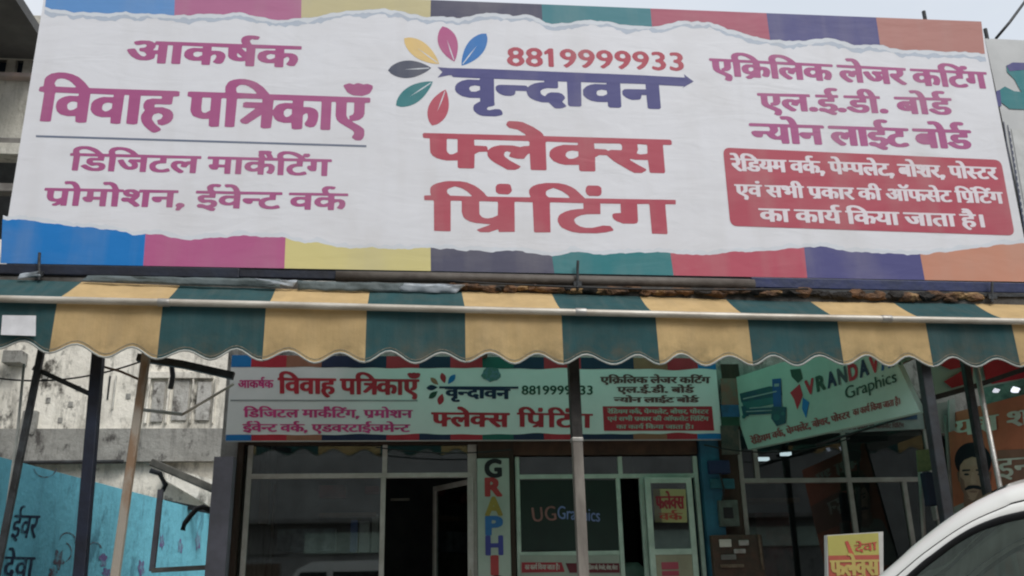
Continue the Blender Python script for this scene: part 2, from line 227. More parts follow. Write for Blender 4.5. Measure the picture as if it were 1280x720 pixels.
[789,-16,-39,16,-16,1,-5,2,-6,4,-2,6,3,6,6,4,18,0,17,-7,7,0,6,2,5,1,3,3,1,3,0,4,-11,4,-4,0,-16,-4,-8,0,-6,2,-12,8,-6,7,-2,5,0,10,2,4,6,5,14,5,30,0,2,2,0,5,-62,1,-1,0,-2,3,0,9,2,3,1,1,53,0,-5,15,0,7,2,5,8,8,9,4,10,2,22,0,14,-3,2,-3,1,-3,-3,-6,-3,-3,-12,-1,-9,3,-9,-5,-1,-5,1,-7,5,-6,4,-2,89,0,0,2,-2,6,-5,8,-5,5,-7,3,-12,-2,-9,1,-3,3,-3,6,0,6,3,2,10,1,21,0,13,-3,11,-6,10,-12,9,-18,2,-2,199,0,3,-1,2,-1,0,-11,-2,-3,-28,-1,-1,-27,-1,-2,-26,-1,-8,-2,-9,-4,-6,-5,-2,-8,4,-7,2,-3,12,-5,19,-1,21,7,8,0,3,-2,6,-11,0,-2,-2,-2,-13,-4,-19,-3,-28,0,-15,3,-12,5,-9,7,-4,7,-3,12,1,9,-2,2,-26,0,-1,-2,-1,-5,-1,-4,-5,-4,-4,-2,-14,0,-8,3,-8,5,-6,6,-3,7,0,4,5,6,10,2,66,0,2,-1,2,-5,1,0,7,5,12,5,13,3,11,1,0,12,-1,2,-139,-1,-1,-79,-2,-3,-4,0,-23,1,-2,2,0,15,-2,2,-14,-3,-19,0,-9,2,-12,4,-4,3,-6,5,-4,6,-2,8,2,9,4,7,10,8,10,4,8,2,36,0,2,2,0,5,-86,1,-2,-2,0,-19,-2,-3,-48,0,-4,-2,0,-2,0,-3,4,-3,32,0,12,-3,10,-5,5,-7,2,-4,0,-9,-3,-7,-6,-6,-10,-5,1,-1,10,-3,1,-2,0,-3,-7,-10],
[51,-1,-6,4,-1,4,3,3,15,8,2,3,-22,2,-11,4,-9,7,-5,11,-2,10,0,26,-2,2,-10,0,-3,1,0,13,1,1,3,1,130,0,0,2,-3,8,-5,8,-6,4,-6,2,-19,-2,-3,2,-3,6,-1,6,3,3,9,2,24,0,15,-4,5,-4,10,-9,12,-24,1,0,147,0,0,3,-5,11,-8,8,-7,2,-9,-2,-11,1,-6,9,0,4,4,4,9,1,21,0,13,-3,10,-5,7,-7,6,-10,8,-16,21,-1,2,-1,1,-5,12,6,8,2,27,0,14,-6,8,-6,2,1,1,8,1,1,3,1,178,0,3,-1,1,-3,0,-9,-1,-3,-18,0,-2,-2,0,-76,-1,-3,-2,-2,-24,0,-3,2,-2,43,-22,0,-1,-8,-1,-3,-5,-4,-6,-2,-13,0,-5,2,-11,6,-6,9,0,10,5,5,9,1,56,1,1,19,-2,2,-2,0,-80,-1,-1,-79,-2,-3,-4,0,-22,0,-3,2,0,77,-1,3,-1,1,-12,-1,1,-19,-2,-6,-6,-9,-8,-8,-6,-5,17,-14,10,-10,0,-4,-2,-1,-11,-6,-4,0,-8,1,-13,12,-20,15,-17,0,-7,2,-6,4,-3,5,1,6,4,4,4,3,23,0,9,-3,4,2,3,3,0,2,-18,1,-12,5,-8,7,-3,4,-2,9,-1,1,-15,0,-2,-2,0,-78,-2,-3,-4,0,-21,0,-3,2,-2,80,-19,1,-3,-1,-1,-1,0,-79,-3,-2,-23,0,-3,1,-1,2,-1,31,0,3,-2,0,-28,0,-1,0,-3,-10,-4,-3,-4,-1,-16,0,-8,3,-5,3,-8,9,-2,4,0,4,3,4,4,3,11,1,1,27,-1,1,-3,1,-26,0,-2,-1,0,-3,-1,-77,-3,-2,-24,0,-2,2,-1,3,0,76,-2,2,-17,0,-4,-1,-1,-3,-1,-77,-2,-2,-23,0,-3,2,-1,5,-1,1,-18,-9],
[1243,0,-2,3,-1,16,-16,-2,-18,0,-10,2,-13,5,-7,5,-4,6,-2,7,0,9,2,6,4,6,7,5,8,4,13,3,35,0,2,2,-1,5,-76,1,-1,0,-2,3,0,9,2,3,162,1,1,0,0,2,-4,10,-1,11,6,9,7,5,8,3,8,1,21,0,15,-3,3,-3,0,-3,-6,-9,-12,-1,-9,3,-5,-2,-4,-3,-1,-2,0,-7,3,-6,6,-5,88,0,2,-1,2,-1,0,-11,-1,-3,-2,0,-61,0,-3,-1,-1,-1,1,-16,29,0,15,-5,7,-7,4,-12,-1,-14,-4,-9,-10,-12,-11,0,-13,5,-2,2,0,4,8,10,3,10,-1,5,-1,3,-3,3,-4,1,-12,-5,-4,-5,-1,-36,-1,-2,-2,-1,-25,0,-2,3,-1,15,-1,2,-12,-3,-19,0,-15,3,-5,3,-10,8,-4,6,-1,6,0,7,4,9,8,8,8,5,12,3,34,0,1,2,0,4,0,1,-3,1,-76,0,-3,-1,0,-3,-1,-77,-3,-2],
[869,34,2,-1,12,3,12,7,0,14,-22,2,-8,-2,-8,-4,-3,-7,2,-5,5,-5],
[1216,34,12,2,12,6,1,3,-1,12,-21,2,-11,-3,-4,-3,-3,-6,1,-6,5,-5],
[1327,35,6,-1,5,1,15,7,2,3,-1,12,-20,2,-7,-2,-6,-3,-3,-5,0,-6,3,-4],
[56,39,11,0,11,4,5,4,0,35,-32,1,-4,-1,-1,-29,3,-10],
[231,54,31,0,0,4,0,24,-4,1,-27,-1,-1,-4],
[408,73,7,0,1,2,-3,4,-4,3,-6,2,-4,0,-2,-2,-1,-3,2,-3]]),
'C1': (5.7150, [[80,-39,-9,3,-7,4,-7,8,-2,5,0,8,2,6,7,6,9,6,0,10,-29,0,-17,4,-9,6,-6,5,-4,9,0,10,2,5,4,6,8,6,5,3,14,4,30,0,2,2,0,3,-69,1,-4,3,-1,4,1,7,4,3,562,1,3,-1,4,-3,0,-10,-1,-3,-5,-1,-11,-1,-2,-1,0,-74,-2,-3,-5,-2,-24,0,-5,3,-1,41,-13,0,-2,-10,-3,-4,-6,-2,-16,-1,-7,2,-9,5,-7,7,-2,4,0,10,6,6,11,1,48,1,0,14,0,3,-2,0,-67,0,-1,-75,-2,-3,-6,-2,-22,0,-4,2,-2,3,0,11,-2,2,-5,-1,-21,0,-16,3,-11,6,-7,7,-3,5,0,16,4,6,7,7,10,5,12,3,30,0,1,1,1,3,-1,1,-2,1,-66,-1,-2,-77,-5,-3,-25,0,-4,2,-1,1,-1,3,0,73,-2,1,-20,0,-2,-1,0,-19,-2,-3,-4,-1,-23,0,-8,-2,-6,-3,-4,-4,-1,-3,2,-8,5,-4,5,-2,7,9,9,4,20,0,10,-4,3,-4,3,-4,1,-6,-8,-11,7,-8,3,-4,0,-3,-9,-5,-8,-2,-11,0,-4,2,-14,16,-19,0,-16,5,-8,4,-6,4,-6,8,-3,13,-28,0,-1,-2,-1,-8,-4,-4,-7,-3,-15,0,-7,2,-9,5,-6,6,-3,6,0,9,3,3,5,3,9,1,60,0,5,-1,3,-4,6,6,12,7,15,4,11,1,0,2,0,3,-131,0,-2,0,0,-3,0,-70,1,-9,-2,-3,-4,-2,-11,-3,-3,-4,-1,-2,2,-3,5,-1,15,4,11,0,3,-2,3,-3,2,-7,0,-4,-4,-3,-15,-4],
[50,37,11,0,11,5,1,3,0,10,-13,2,-11,-3,-4,-5,0,-5],
[388,37,11,0,10,5,2,3,-1,10,-14,2,-10,-3,-3,-4,-1,-6,2,-5]]),
'C2': (6.1199, [[203,-1,-32,20,-9,8,-5,7,-2,5,0,8,-2,2,-18,-1,-11,-7,-1,-39,-4,-2,-32,0,-4,3,0,19,-26,-1,-12,2,-12,4,-10,7,-5,8,-1,8,-1,31,-1,2,-11,0,-4,2,-1,10,3,3,245,1,2,0,-1,4,-17,12,-22,5,-2,2,-4,5,-1,3,3,7,4,3,20,0,14,-2,25,-13,19,-14,4,-5,3,-6,2,-1,313,0,4,-1,2,-3,0,-9,-2,-2,-3,-1,-16,0,-2,-2,0,-76,-1,-3,-2,-2,-32,0,-4,2,-2,35,-32,0,-10,2,-4,-1,2,-3,19,-13,17,-10,2,-3,-1,-3,-11,-7,-19,0,-12,7,-31,21,-8,6,-15,15,-18,0,-11,-7,-1,-39,-4,-2,-32,0,-4,3,0,15,-34,-1,-14,3,-14,7,-6,7,-4,7,1,12,3,6,8,7,8,4,16,5,34,0,2,2,0,5,-75,1,-4,-1,-1,-3,0,-77,-4,-2,-28,0,-4,0,-3,2,-1,45,-2,0,-3,-2,-9,-13,-3,-1,-13,0,-13,3,-7,3,0,4,4,8,-3,1,-6,2,-5,-2,-2,-4,-1,-5,2,-5,13,-11,23,-14,2,-2,-4,-5,-10,-5],
[354,35,8,0,8,3,7,4,1,3,0,12,-15,2,-8,-2,-4,-2,-4,-5,-1,-7,3,-4],
[64,39,4,0,5,1,10,6,0,33,0,3,-2,1,-22,0,-2,-2,0,-32,2,-5],
[156,54,1,0,7,7,8,4,15,4,30,0,18,-4,9,3,12,1,2,2,0,10,-1,1,-2,1,-130,0,-2,-2,1,-15,28,-1,3,-3],
[529,54,5,-1,13,2,4,2,1,21,-1,4,-20,1,-4,-1,1,-15,-4,-10,1,-2],
[452,61,8,3,26,0,1,2,1,3,0,8,-2,4,-2,1,-2,1,-63,-1,-1,-4,1,-12,27,-1,4,-2]]),
'C3': (6.2906, [[137,-1,-8,5,0,2,32,14,1,1,-36,3,-15,4,-11,7,-4,5,-2,6,-2,8,0,29,0,1,-3,1,-22,0,-2,-2,0,-82,-5,-1,-35,1,-1,82,-2,2,-21,0,-1,11,2,2,15,1,-2,8,0,11,2,5,5,5,9,5,20,6,9,1,28,0,17,-3,18,-8,10,-7,14,-13,6,-9,3,-2,104,0,2,2,-3,9,0,9,4,7,7,6,12,5,21,4,30,0,20,-4,16,-8,8,-6,22,-24,229,0,2,0,1,-2,-1,-11,-25,0,-2,-2,0,-79,-1,-3,-1,-1,-38,1,-1,80,-1,3,-1,1,-29,-1,-1,-48,-3,-6,-8,-2,-27,0,-17,7,-6,5,-3,5,0,8,3,3,4,1,15,1,0,22,0,4,-51,0,-1,-30,-34,-1,-15,-3,-12,-6,-5,-5,-1,-4,3,-8,3,-3,9,-6,13,-3,17,0,27,7,18,-1,6,-8,1,-2,0,-3,-19,-5,-23,-3,-42,0,-19,3,-13,5,-12,6,-5,6,-3,6,-2,5,0,8,3,8,4,5,14,8,12,4,18,3,15,1,0,4,0,12,-82,1,-1,-1,-1,-3,-1,-80,-36,-1,-4,1,-1,3,-1,80,-41,1,-4,-1,0,-3,-1,-80,-38,-1,-2,2,0,4,-2,1,-21,-8],
[148,38,8,-1,12,3,12,6,1,34,-1,4,-41,1,-4,-1,0,-34,2,-4,4,-5],
[64,99,50,-1,2,1,1,1,-12,12,-9,6,-8,4,-13,3,-10,-4,-7,-4,-2,-4,0,-3,1,-4],
[308,99,49,-1,3,1,0,1,-4,6,-14,11,-11,5,-11,4,-13,-6,-4,-3,-2,-3,0,-7,2,-4],
[183,106,-6,5,-1,4,0,11,4,7,7,2,20,0,5,-2,2,-4,2,-10,0,-4,-5,-7,-5,-3],
[410,105,-6,5,-3,8,2,11,4,5,3,1,23,0,6,-3,3,-4,0,-5,0,-8,-3,-7,-6,-3]]),
'R1': (13.7653, [[78,-26,-12,7,0,2,5,10,-1,5,-1,2,-6,4,-33,16,-5,4,-7,7,-3,7,-2,12,0,31,-2,2,-6,0,-4,2,-1,10,2,3,4,1,101,0,2,2,-2,10,3,12,8,9,15,6,9,2,27,0,11,-2,13,-4,12,-5,11,-7,6,-5,16,-17,3,-1,48,0,1,2,-2,5,1,11,4,9,4,4,9,6,10,3,9,1,23,0,18,-3,8,-3,17,-8,16,-11,12,-14,4,-2,173,0,4,-1,2,-3,0,-9,-3,-3,-51,0,-3,-1,0,-1,0,-15,22,-1,9,-3,9,-6,5,-7,1,-10,-1,-12,-6,-13,-3,-5,-4,-2,-14,0,-14,6,0,4,7,13,2,5,0,7,-2,3,-3,2,-4,-2,-4,-6,0,-36,-4,-3,-24,0,-4,1,-2,2,0,14,-2,1,-4,-1,-20,0,-8,2,-10,4,-8,7,-3,4,-2,5,0,14,2,5,3,4,8,7,14,5,28,1,2,2,0,4,0,1,-3,1,-56,0,-3,-1,0,-3,-1,-77,-4,-2,-21,0,-4,0,-3,2,-1,43,-3,-2,-5,-9,-2,-2,-2,-1,-11,0,-11,3,-5,3,-1,4,3,8,-1,1,-5,2,-3,-2,-3,-5,3,-10,5,-7,22,-16,2,-3,-5,-6,-6,-4,-15,0,-20,14,-13,13,-3,5,-4,14,3,10,3,4,6,5,5,2,11,3,23,0,14,-4,16,4,2,2,0,11,-83,1,-3,-1,-1,-3,0,-76,0,-1,-4,-2,-24,0,-4,2,-1,3,-1,77,-48,1,-2,-1,-1,-1,1,-15,21,-1,7,-1,8,-5,7,-6,3,-10,0,-10,-6,-18,-4,-6,-6,-2,-14,0,-11,6,-2,1,0,3,5,6,4,11,0,9,-2,3,-2,1,-7,-4,-2,-4,-1,-37,-5,-2,-23,0,-6,1,-14,-9,-5,-1,-11,0,-10,7,-1,3,1,1,20,13,0,2,-16,3,-13,7,-4,6,-2,6,-1,12,3,8,9,9,10,5,7,2,27,0,2,2,-1,5,-4,1,-57,-1,-1,-79,-1,-1,-4,-2,-23,0,-4,1,-1,2,-1,78,-2,2,-6,0,-2,-1,0,-3,0,-28,-4,-9,-6,-7,-8,-4,-6,-2,-12,0,2,-3,28,-15,4,-3,3,-6,1,-7,-1,-8,-5,-10,-6,-4],
[668,-1,-7,4,-19,16,-9,10,-4,12,0,6,2,7,3,5,6,5,6,2,10,3,23,0,15,-4,5,3,11,1,2,2,-1,11,-86,1,-4,2,0,1,0,8,0,3,4,2,83,0,1,3,-3,7,-5,9,-3,3,-4,2,-4,-2,-12,0,-5,2,-4,11,1,3,4,1,8,2,24,0,6,-2,11,-5,6,-6,4,-5,6,-13,2,-7,3,-3,217,0,4,-1,2,-3,-1,-10,-4,-2,-11,-1,0,-19,-4,-7,-9,-9,-12,-6,-1,-2,2,-2,8,-8,26,-19,-1,-4,-10,-7,-15,0,-10,7,-23,18,-17,17,-3,5,-2,9,3,6,7,3,24,0,1,0,3,10,-1,7,-2,1,-4,1,-35,-1,0,-77,-1,-3,-3,-2,-25,0,-4,2,-1,26,-8,-9,-10,-5,-9,-2,-21,0,-7,2,-11,5,-10,8,-7,11,-10,17,-1,7,2,3,12,4,13,0,4,-3,9,-19,6,-8,6,-7,4,-2,4,4,-1,8,-4,6,-11,9,-2,2,1,3,4,8,4,2,41,0,2,2,0,8,-95,1,-3,-1,0,-3,-1,-77,-4,-2,-20,0,-4,0,-3,2,-1,43,-3,-2,-5,-10,-1,-1,-3,-1,-11,0,-17,6,0,2,3,10,-6,3,-3,-2,-3,-5,1,-4,4,-8,5,-6,20,-15,2,-3,-3,-5,-8,-5],
[1055,0,-3,3,-1,15,-25,-1,-12,3,-13,8,-6,11,0,15,7,11,15,8,6,2,27,0,2,2,-1,5,-61,1,-3,2,0,4,0,6,3,3,142,1,0,2,-1,5,0,12,4,8,5,4,12,7,13,3,25,0,18,-3,9,-3,16,-8,8,-5,3,1,2,4,7,3,19,0,6,-3,3,-4,1,-3,-1,-4,-3,-4,-8,-4,-12,-1,1,-3,6,-4,107,0,4,-1,2,-3,-1,-10,-4,-2,-12,0,-2,-2,0,-76,-1,-3,-2,-2,-26,0,-4,2,0,77,-1,3,-4,1,-7,0,-1,-2,-1,-46,-3,-5,-5,-3,-20,0,-10,5,-7,7,-2,4,0,11,7,4,6,1,1,2,0,20,-2,2,-24,-1,-1,-27,-2,-2,-2,-1,-20,0,-7,-2,-8,-5,-3,-4,-2,-8,4,-7,6,-7,6,-2,9,0,20,7,11,0,3,-3,4,-8,-1,-4,-13,-6,-17,-3,-27,0,-12,3,-15,8,-5,6,-4,8,-2,12,3,12,3,4,8,7,11,5,18,4,1,4,-1,9,-44,1,-4,-1,-1,-79,0,-1,-4,-2,-21,0,-4,1,-2,2,-1,79,-50,1,-1,-2,0,-15,21,-1,7,-1,9,-5,5,-5,4,-12,0,-8,-3,-12,-6,-11,-5,-4,-15,0,-12,5,-1,2,0,3,6,9,3,8,-1,8,-3,5,-1,0,-5,-3,-3,-5,-1,-37,-4,-2],
[52,35,2,0,2,0,-1,6,0,2,10,4,4,6,0,26,0,3,-2,1,-18,0,-2,-2,0,-31,1,-8],
[192,35,5,0,8,4,3,3,2,4,-1,11,-11,2,-8,-3,-2,-3,-2,-4,0,-7,2,-4],
[493,35,6,0,11,7,1,4,0,11,-12,1,-6,-1,-4,-4,-3,-6,1,-5],
[1034,35,5,0,12,7,1,4,-1,11,-10,2,-6,-2,-4,-3,-3,-4,0,-7,2,-4],
[840,43,2,-1,0,1,0,11,-2,2,-5,0,0,-3,3,-4],
[145,99,53,0,3,0,0,2,-10,9,-14,8,-15,5,-8,0,-9,-4,-4,-8,1,-8],
[326,99,53,0,2,0,1,2,-8,8,-13,8,-16,5,-9,1,-7,-2,-7,-8,0,-7],
[1168,99,53,0,3,0,0,2,-12,10,-12,7,-14,5,-8,0,-7,-2,-6,-8,0,-7,1,-4]]),
'R2': (9.7656, [[85,-26,-13,7,0,2,5,7,1,4,-3,6,-43,20,-8,6,-4,4,-4,9,0,42,-2,2,-10,0,-4,2,0,12,6,2,248,0,4,-1,3,-1,0,-12,-4,-2,-14,0,-1,-2,-1,-76,0,-3,-4,-2,-26,0,-4,2,-1,46,-1,0,-3,-3,-7,-12,-4,-2,-9,0,-19,5,-2,2,5,9,-1,3,-6,2,-5,-2,-3,-8,4,-8,8,-8,23,-16,0,-3,-9,-7,-4,-1,-12,0,-7,3,-24,17,-11,12,-3,10,0,6,3,8,7,7,8,4,11,3,25,0,15,-4,20,4,2,2,-1,11,-95,0,0,-32,-4,-8,-5,-5,-7,-5,-9,-3,-16,0,1,-2,15,-6,20,-11,4,-4,3,-7,0,-9,-7,-14,-5,-3],
[361,-16,-37,16,-21,3,-4,2,-3,5,1,7,3,4,5,2,20,0,17,-7,8,2,6,4,1,5,-4,4,-4,2,-8,-1,-8,-3,-12,0,-4,2,-12,7,-7,8,-2,5,1,10,4,7,10,5,7,2,27,0,2,2,-1,5,-55,1,-4,2,0,1,0,9,0,2,4,2,46,0,1,2,-4,10,0,10,0,2,4,8,11,6,12,3,25,0,12,-3,4,-3,1,-3,-3,-6,-6,-4,-21,1,-4,-4,0,-8,7,-11,22,0,4,-2,0,-12,-4,-2,-16,-1,-1,-20,-3,-3,-44,0,-3,-2,0,-4,5,-4,28,0,10,-3,11,-5,3,-3,4,-8,1,-7,12,4,16,-1,9,-4,4,-3,1,-2,0,-7,-4,-5,-5,-3,-5,-2,-16,0,-9,3,-4,4,-3,5,-1,0,-7,-5,-8,-4,1,-2,11,-3,0,-3,-5,-9,-4,-2],
[261,0,-10,4,-3,5,0,9,2,3,4,3,9,3,14,0,9,-3,6,-5,2,-6,-2,-6,-3,-3,-10,-4],
[486,0,-18,4,-15,7,-17,12,-2,2,0,2,12,9,15,0,4,-2,11,-8,14,-7,7,-2,11,0,6,4,2,2,0,4,-1,3,-3,2,-6,1,-14,-4,-11,0,-12,6,-11,9,-3,9,0,8,3,4,4,4,15,6,28,0,2,2,-1,5,-73,1,-4,2,-1,1,1,11,5,2,66,0,1,2,-3,10,0,7,1,5,5,7,5,4,11,5,6,1,22,0,13,-3,10,-5,11,-13,8,-18,2,-2,16,0,4,-2,0,-12,-4,-2,-13,0,-2,-2,-1,-79,-4,-2,-23,0,-4,0,-3,2,0,79,-2,2,-12,0,-3,-1,0,-1,-1,-19,-2,-3,-45,0,-1,-1,-2,-4,1,-3,3,-2,28,0,12,-3,10,-5,4,-4,3,-7,0,-8,-3,-8,-6,-6,-16,-7,-8,-1],
[612,0,-7,3,-5,7,0,7,4,5,11,5,14,0,11,-5,4,-4,0,-9,-5,-6,-8,-3],
[764,0,-3,3,-1,15,-4,1,-5,-2,-23,0,-17,5,-9,4,-7,7,-2,4,-2,6,2,12,2,4,8,7,8,4,16,5,32,0,2,2,-1,5,-72,1,-4,2,-1,1,0,8,1,3,5,2,119,0,0,3,-5,11,-7,8,-5,2,-6,-2,-12,0,-4,2,-4,11,1,3,3,1,10,2,22,0,14,-3,10,-6,6,-6,7,-11,6,-15,35,0,4,0,1,2,-4,10,0,12,2,5,5,5,8,4,12,3,23,0,9,-1,5,-2,5,-3,0,-3,-5,-8,-5,-2,-20,2,-3,-2,-1,-3,0,-8,5,-10,4,-1,50,0,4,-2,0,-12,-4,-2,-16,-1,-1,-20,-2,-2,-4,-1,-41,0,-3,-2,-1,-4,2,-3,31,-1,11,-3,13,-8,3,-5,2,-7,-2,-8,-2,-4,-6,-6,-10,-5,-14,-3,-30,0,-9,1,-17,6,-14,7,-10,7,-3,4,0,4,13,7,14,0,16,-12,8,-4,10,-3,14,1,4,3,2,5,-2,5,-7,2,-15,-4,-13,1,-8,4,-10,7,-5,9,0,12,4,6,11,5,7,2,26,0,2,2,0,5,-72,1,-3,-1,-1,-3,0,-77,-6,-2,-26,1,-2,1,0,3,-1,76,-2,2,-10,0,-3,-1,-1,-3,0,-77,-4,-2],
[57,34,3,-1,1,1,-1,5,0,4,13,5,2,5,1,26,-1,3,-1,1,-23,0,-2,-2,0,-28,2,-10,1,-4],
[733,35,4,0,-8,9,-2,1,1,-4],
[758,51,2,0,0,6,-7,0],
[538,99,15,0,2,0,0,2,-7,14,-6,6,-2,2,-5,-4,-2,-5,0,-5]]),
'R3': (9.9159, [[579,-16,-11,4,-23,12,-14,2,-9,4,-4,5,0,4,3,3,8,5,19,0,15,-7,5,2,4,3,2,5,-3,6,-4,0,-12,-3,-11,0,-8,3,-5,4,-9,9,-4,9,2,8,8,8,12,5,23,0,2,2,-1,5,-44,1,-4,-1,-1,-77,-1,-3,-3,-1,-26,-1,-5,3,-1,78,-2,2,-4,0,-2,-1,-1,-3,-1,-76,-4,-3,-2,0,-22,0,-4,2,-2,3,0,38,-2,-1,-5,-10,-4,-1,-11,0,-10,3,-6,3,-1,4,3,8,-2,2,-4,1,-3,-5,0,-10,4,-6,8,-8,15,-11,3,-3,-5,-6,-7,-4,-13,0,-4,1,-19,15,-12,12,-4,7,-2,5,0,10,2,4,5,7,7,5,13,4,23,0,15,-4,5,3,9,1,2,2,0,11,-83,1,-6,3,0,9,5,3,2,1,202,0,2,0,0,2,-4,10,0,10,3,8,3,3,9,5,12,3,22,0,12,-3,4,-3,0,-3,-1,-5,-6,-4,-13,-1,-6,2,-3,-2,-1,-4,0,-7,3,-7,4,-4,108,-1,3,-1,2,-3,0,-7,-2,-2,-4,-2,-19,-1,-1,-25,-1,-3,-5,-2,-18,0,-11,-3,-6,-6,-1,-5,0,-9,4,-7,4,-3,6,-2,8,0,18,7,11,0,6,-3,4,-10,-2,-2,-13,-6,-15,-3,-28,0,-19,6,-6,3,-10,8,-5,-6,-12,-8,0,-1,8,-2,4,-3,-5,-10,-6,-3],
[138,0,-4,3,-1,16,-29,1,-11,3,-12,8,-11,14,-13,0,-3,-11,-3,-3,-5,-3,-17,0,-11,4,-9,9,-3,6,0,7,4,4,12,3,60,0,4,2,3,4,0,8,-3,6,-2,2,-81,0,-3,2,-1,2,0,7,2,3,5,2,170,0,1,2,-2,6,-6,11,-3,3,-2,2,-6,-2,-13,1,-4,3,-3,9,1,3,5,2,8,1,21,0,15,-4,10,-9,5,-6,6,-14,2,-6,2,-2,110,0,2,-1,4,-3,1,-8,-2,-2,-4,-2,-11,0,-2,-2,0,-75,0,-3,-2,-1,-4,-2,-21,0,-3,0,-4,3,-1,42,-9,0,-3,-11,-3,-3,-5,-3,-16,0,-7,2,-6,3,-13,14,-1,-44,-4,-3,-3,0,-21,0,-4,2,-2,1,0,3,0,75,-2,2,-5,0,-3,-1,-1,-3,0,-76,-6,-3],
[799,0,-4,3,-1,15,-27,-1,-13,3,-11,6,-6,5,-5,12,0,4,3,10,2,4,6,5,11,6,10,3,28,0,2,2,0,5,-64,1,-6,3,0,7,1,4,5,2,107,0,0,2,-1,6,-4,8,-5,6,-4,2,-4,-2,-12,0,-5,3,-3,10,1,3,3,1,11,2,21,0,7,-2,11,-5,7,-7,4,-5,8,-20,2,-2,27,0,4,0,0,2,-5,16,2,6,5,8,10,6,10,3,23,0,7,-1,8,-4,2,-2,-1,-3,-3,-6,-4,-2,-13,-1,-5,2,-3,-2,-2,-4,0,-6,2,-5,4,-7,47,0,5,-4,1,-8,-2,-3,-4,-1,-14,-1,0,-19,-2,-3,-6,-1,-36,0,-3,-4,1,-4,2,-2,26,0,6,-1,11,-6,7,-6,3,-7,0,-6,-2,-5,-2,-4,-6,-6,-7,-4,-13,-4,-29,0,-8,1,-11,3,-13,7,-9,6,-7,7,-2,0,0,-19,-2,-3,-7,-2,-20,0,-4,2,-2,1,0,3,0,75,-2,2,-5,0,-3,-1,-1,-3,0,-76,-6,-3],
[932,18,10,-1,4,2,2,4,-1,7,-5,2,-13,-3,-11,0,-9,4,-7,6,-7,8,-2,6,0,5,3,7,5,4,8,4,6,2,22,0,2,2,-1,5,-4,1,-59,-1,0,-4,0,-49,3,1,9,6,15,0,4,-2,11,-10,10,-5],
[116,37,2,-1,6,2,5,3,4,4,1,34,-1,3,-1,1,-9,-1,2,-12,-1,-8,-8,-9,-9,-7,2,-3],
[600,42,3,-1,1,1,5,9,11,10,14,5,12,3,0,13,-44,1,-2,-2,-1,-18,-1,-3,-4,-1,-39,-1,-1,-5,2,-3,26,-1,10,-3],
[214,54,0,-1,2,1,2,3,6,3,6,1,44,0,2,2,0,18,0,1,-3,1,-57,0,-2,-1,0,-3]]),
'B1': (18.5239, [[604,-17,-4,5,4,14,-5,11,-7,-5,-13,-1,-7,2,-5,4,0,4,4,6,4,12,-1,7,-2,3,-3,0,-5,-7,-1,-35,-2,-2,-24,0,-2,2,-1,15,-30,2,-7,3,-6,6,-5,14,0,9,5,10,6,6,7,4,8,2,22,1,1,7,-3,2,-48,-1,-2,-81,-26,0,-1,15,-3,2,-28,0,-7,2,-8,7,-6,10,0,12,4,12,5,5,10,5,9,2,21,0,3,3,0,5,-4,2,-52,0,-3,3,1,10,115,1,3,2,-3,8,0,15,4,9,8,5,8,2,22,0,10,-3,2,-4,-3,-9,-17,0,-6,-5,0,-8,7,-12,64,-1,2,-2,0,-3,0,-5,-2,-3,-47,-1,0,-18,23,-1,11,-7,5,-10,-1,-24,9,3,13,0,9,-3,3,-5,0,-11,-6,-7,-9,-17],
[1083,-17,-4,5,4,12,-2,4,-3,0,-13,-3,-30,0,-9,2,-10,5,-8,10,-4,15,2,14,4,7,6,6,24,8,0,14,-2,2,-37,-1,-1,-78,-2,-4,-25,1,-2,39,-6,-8,-17,0,-8,3,-1,6,2,6,-3,2,-3,-1,-3,-6,2,-8,6,-8,18,-17,0,-3,-5,-6,-7,-2,-11,1,-7,4,-17,17,-7,14,0,18,5,9,12,5,29,1,8,-2,13,2,1,14,-2,2,-70,-1,-1,-80,-3,-2,-3,0,-22,1,-2,20,-23,1,-8,2,-8,5,-7,9,-25,-1,-2,-10,-5,-4,-20,0,-5,2,-9,9,-2,5,0,5,1,3,3,4,7,1,2,2,0,27,-2,2,-12,0,-2,-4,0,-77,-3,-2,-21,0,-4,2,-1,19,-24,1,-8,2,-10,8,-4,10,0,39,-3,2,-10,1,0,10,4,3,53,1,0,3,-3,10,-7,9,-3,2,-14,0,-3,2,-3,7,1,5,10,2,20,0,9,-2,8,-5,9,-14,6,-18,5,-2,212,0,2,1,0,3,-8,16,-6,5,-15,0,-3,7,-1,5,3,2,8,2,20,0,8,-2,9,-7,7,-8,7,-22,2,-2,90,-1,0,-12,-20,-2,-1,-30,-19,-1,-6,-2,-8,-5,-3,-7,0,-8,2,-5,5,-5,7,-4,8,2,10,4,15,1,10,3,14,0,9,-4,3,-7,0,-5,-16,-26,-3,-2],
[1440,-16,-2,3,1,13,-19,0,-31,28,-13,19,0,10,4,5,22,1,4,2,2,5,0,7,-3,6,-1,1,-29,0,-2,-2,0,-79,-3,-2,-3,0,-20,0,-4,3,-8,-3,-15,0,-20,24,-5,4,-12,0,-6,4,-3,4,0,8,4,5,25,1,4,2,0,2,-17,5,-5,3,-7,10,-1,9,-2,2,-3,-1,-1,-3,0,-77,-4,-2,-24,1,-1,80,-2,2,-5,0,-3,-4,0,-77,-2,-2,-22,0,-4,2,-1,15,-31,1,-7,2,-9,7,-5,10,0,17,7,11,7,4,13,4,24,0,2,3,-1,6,-56,1,-3,3,0,8,4,3,92,0,-1,9,-5,10,-4,4,-3,2,-17,1,-2,6,0,7,10,2,20,0,13,-4,8,-8,6,-14,4,-13,3,-2,45,1,11,-3,7,2,112,-1,2,-2,0,-8,-2,-3,-10,-1,-1,-21,-2,-5,-6,-9,-13,-8,0,-2,15,-15,5,-4,14,7,13,0,7,-2,5,-6,0,-8,-15,-25],
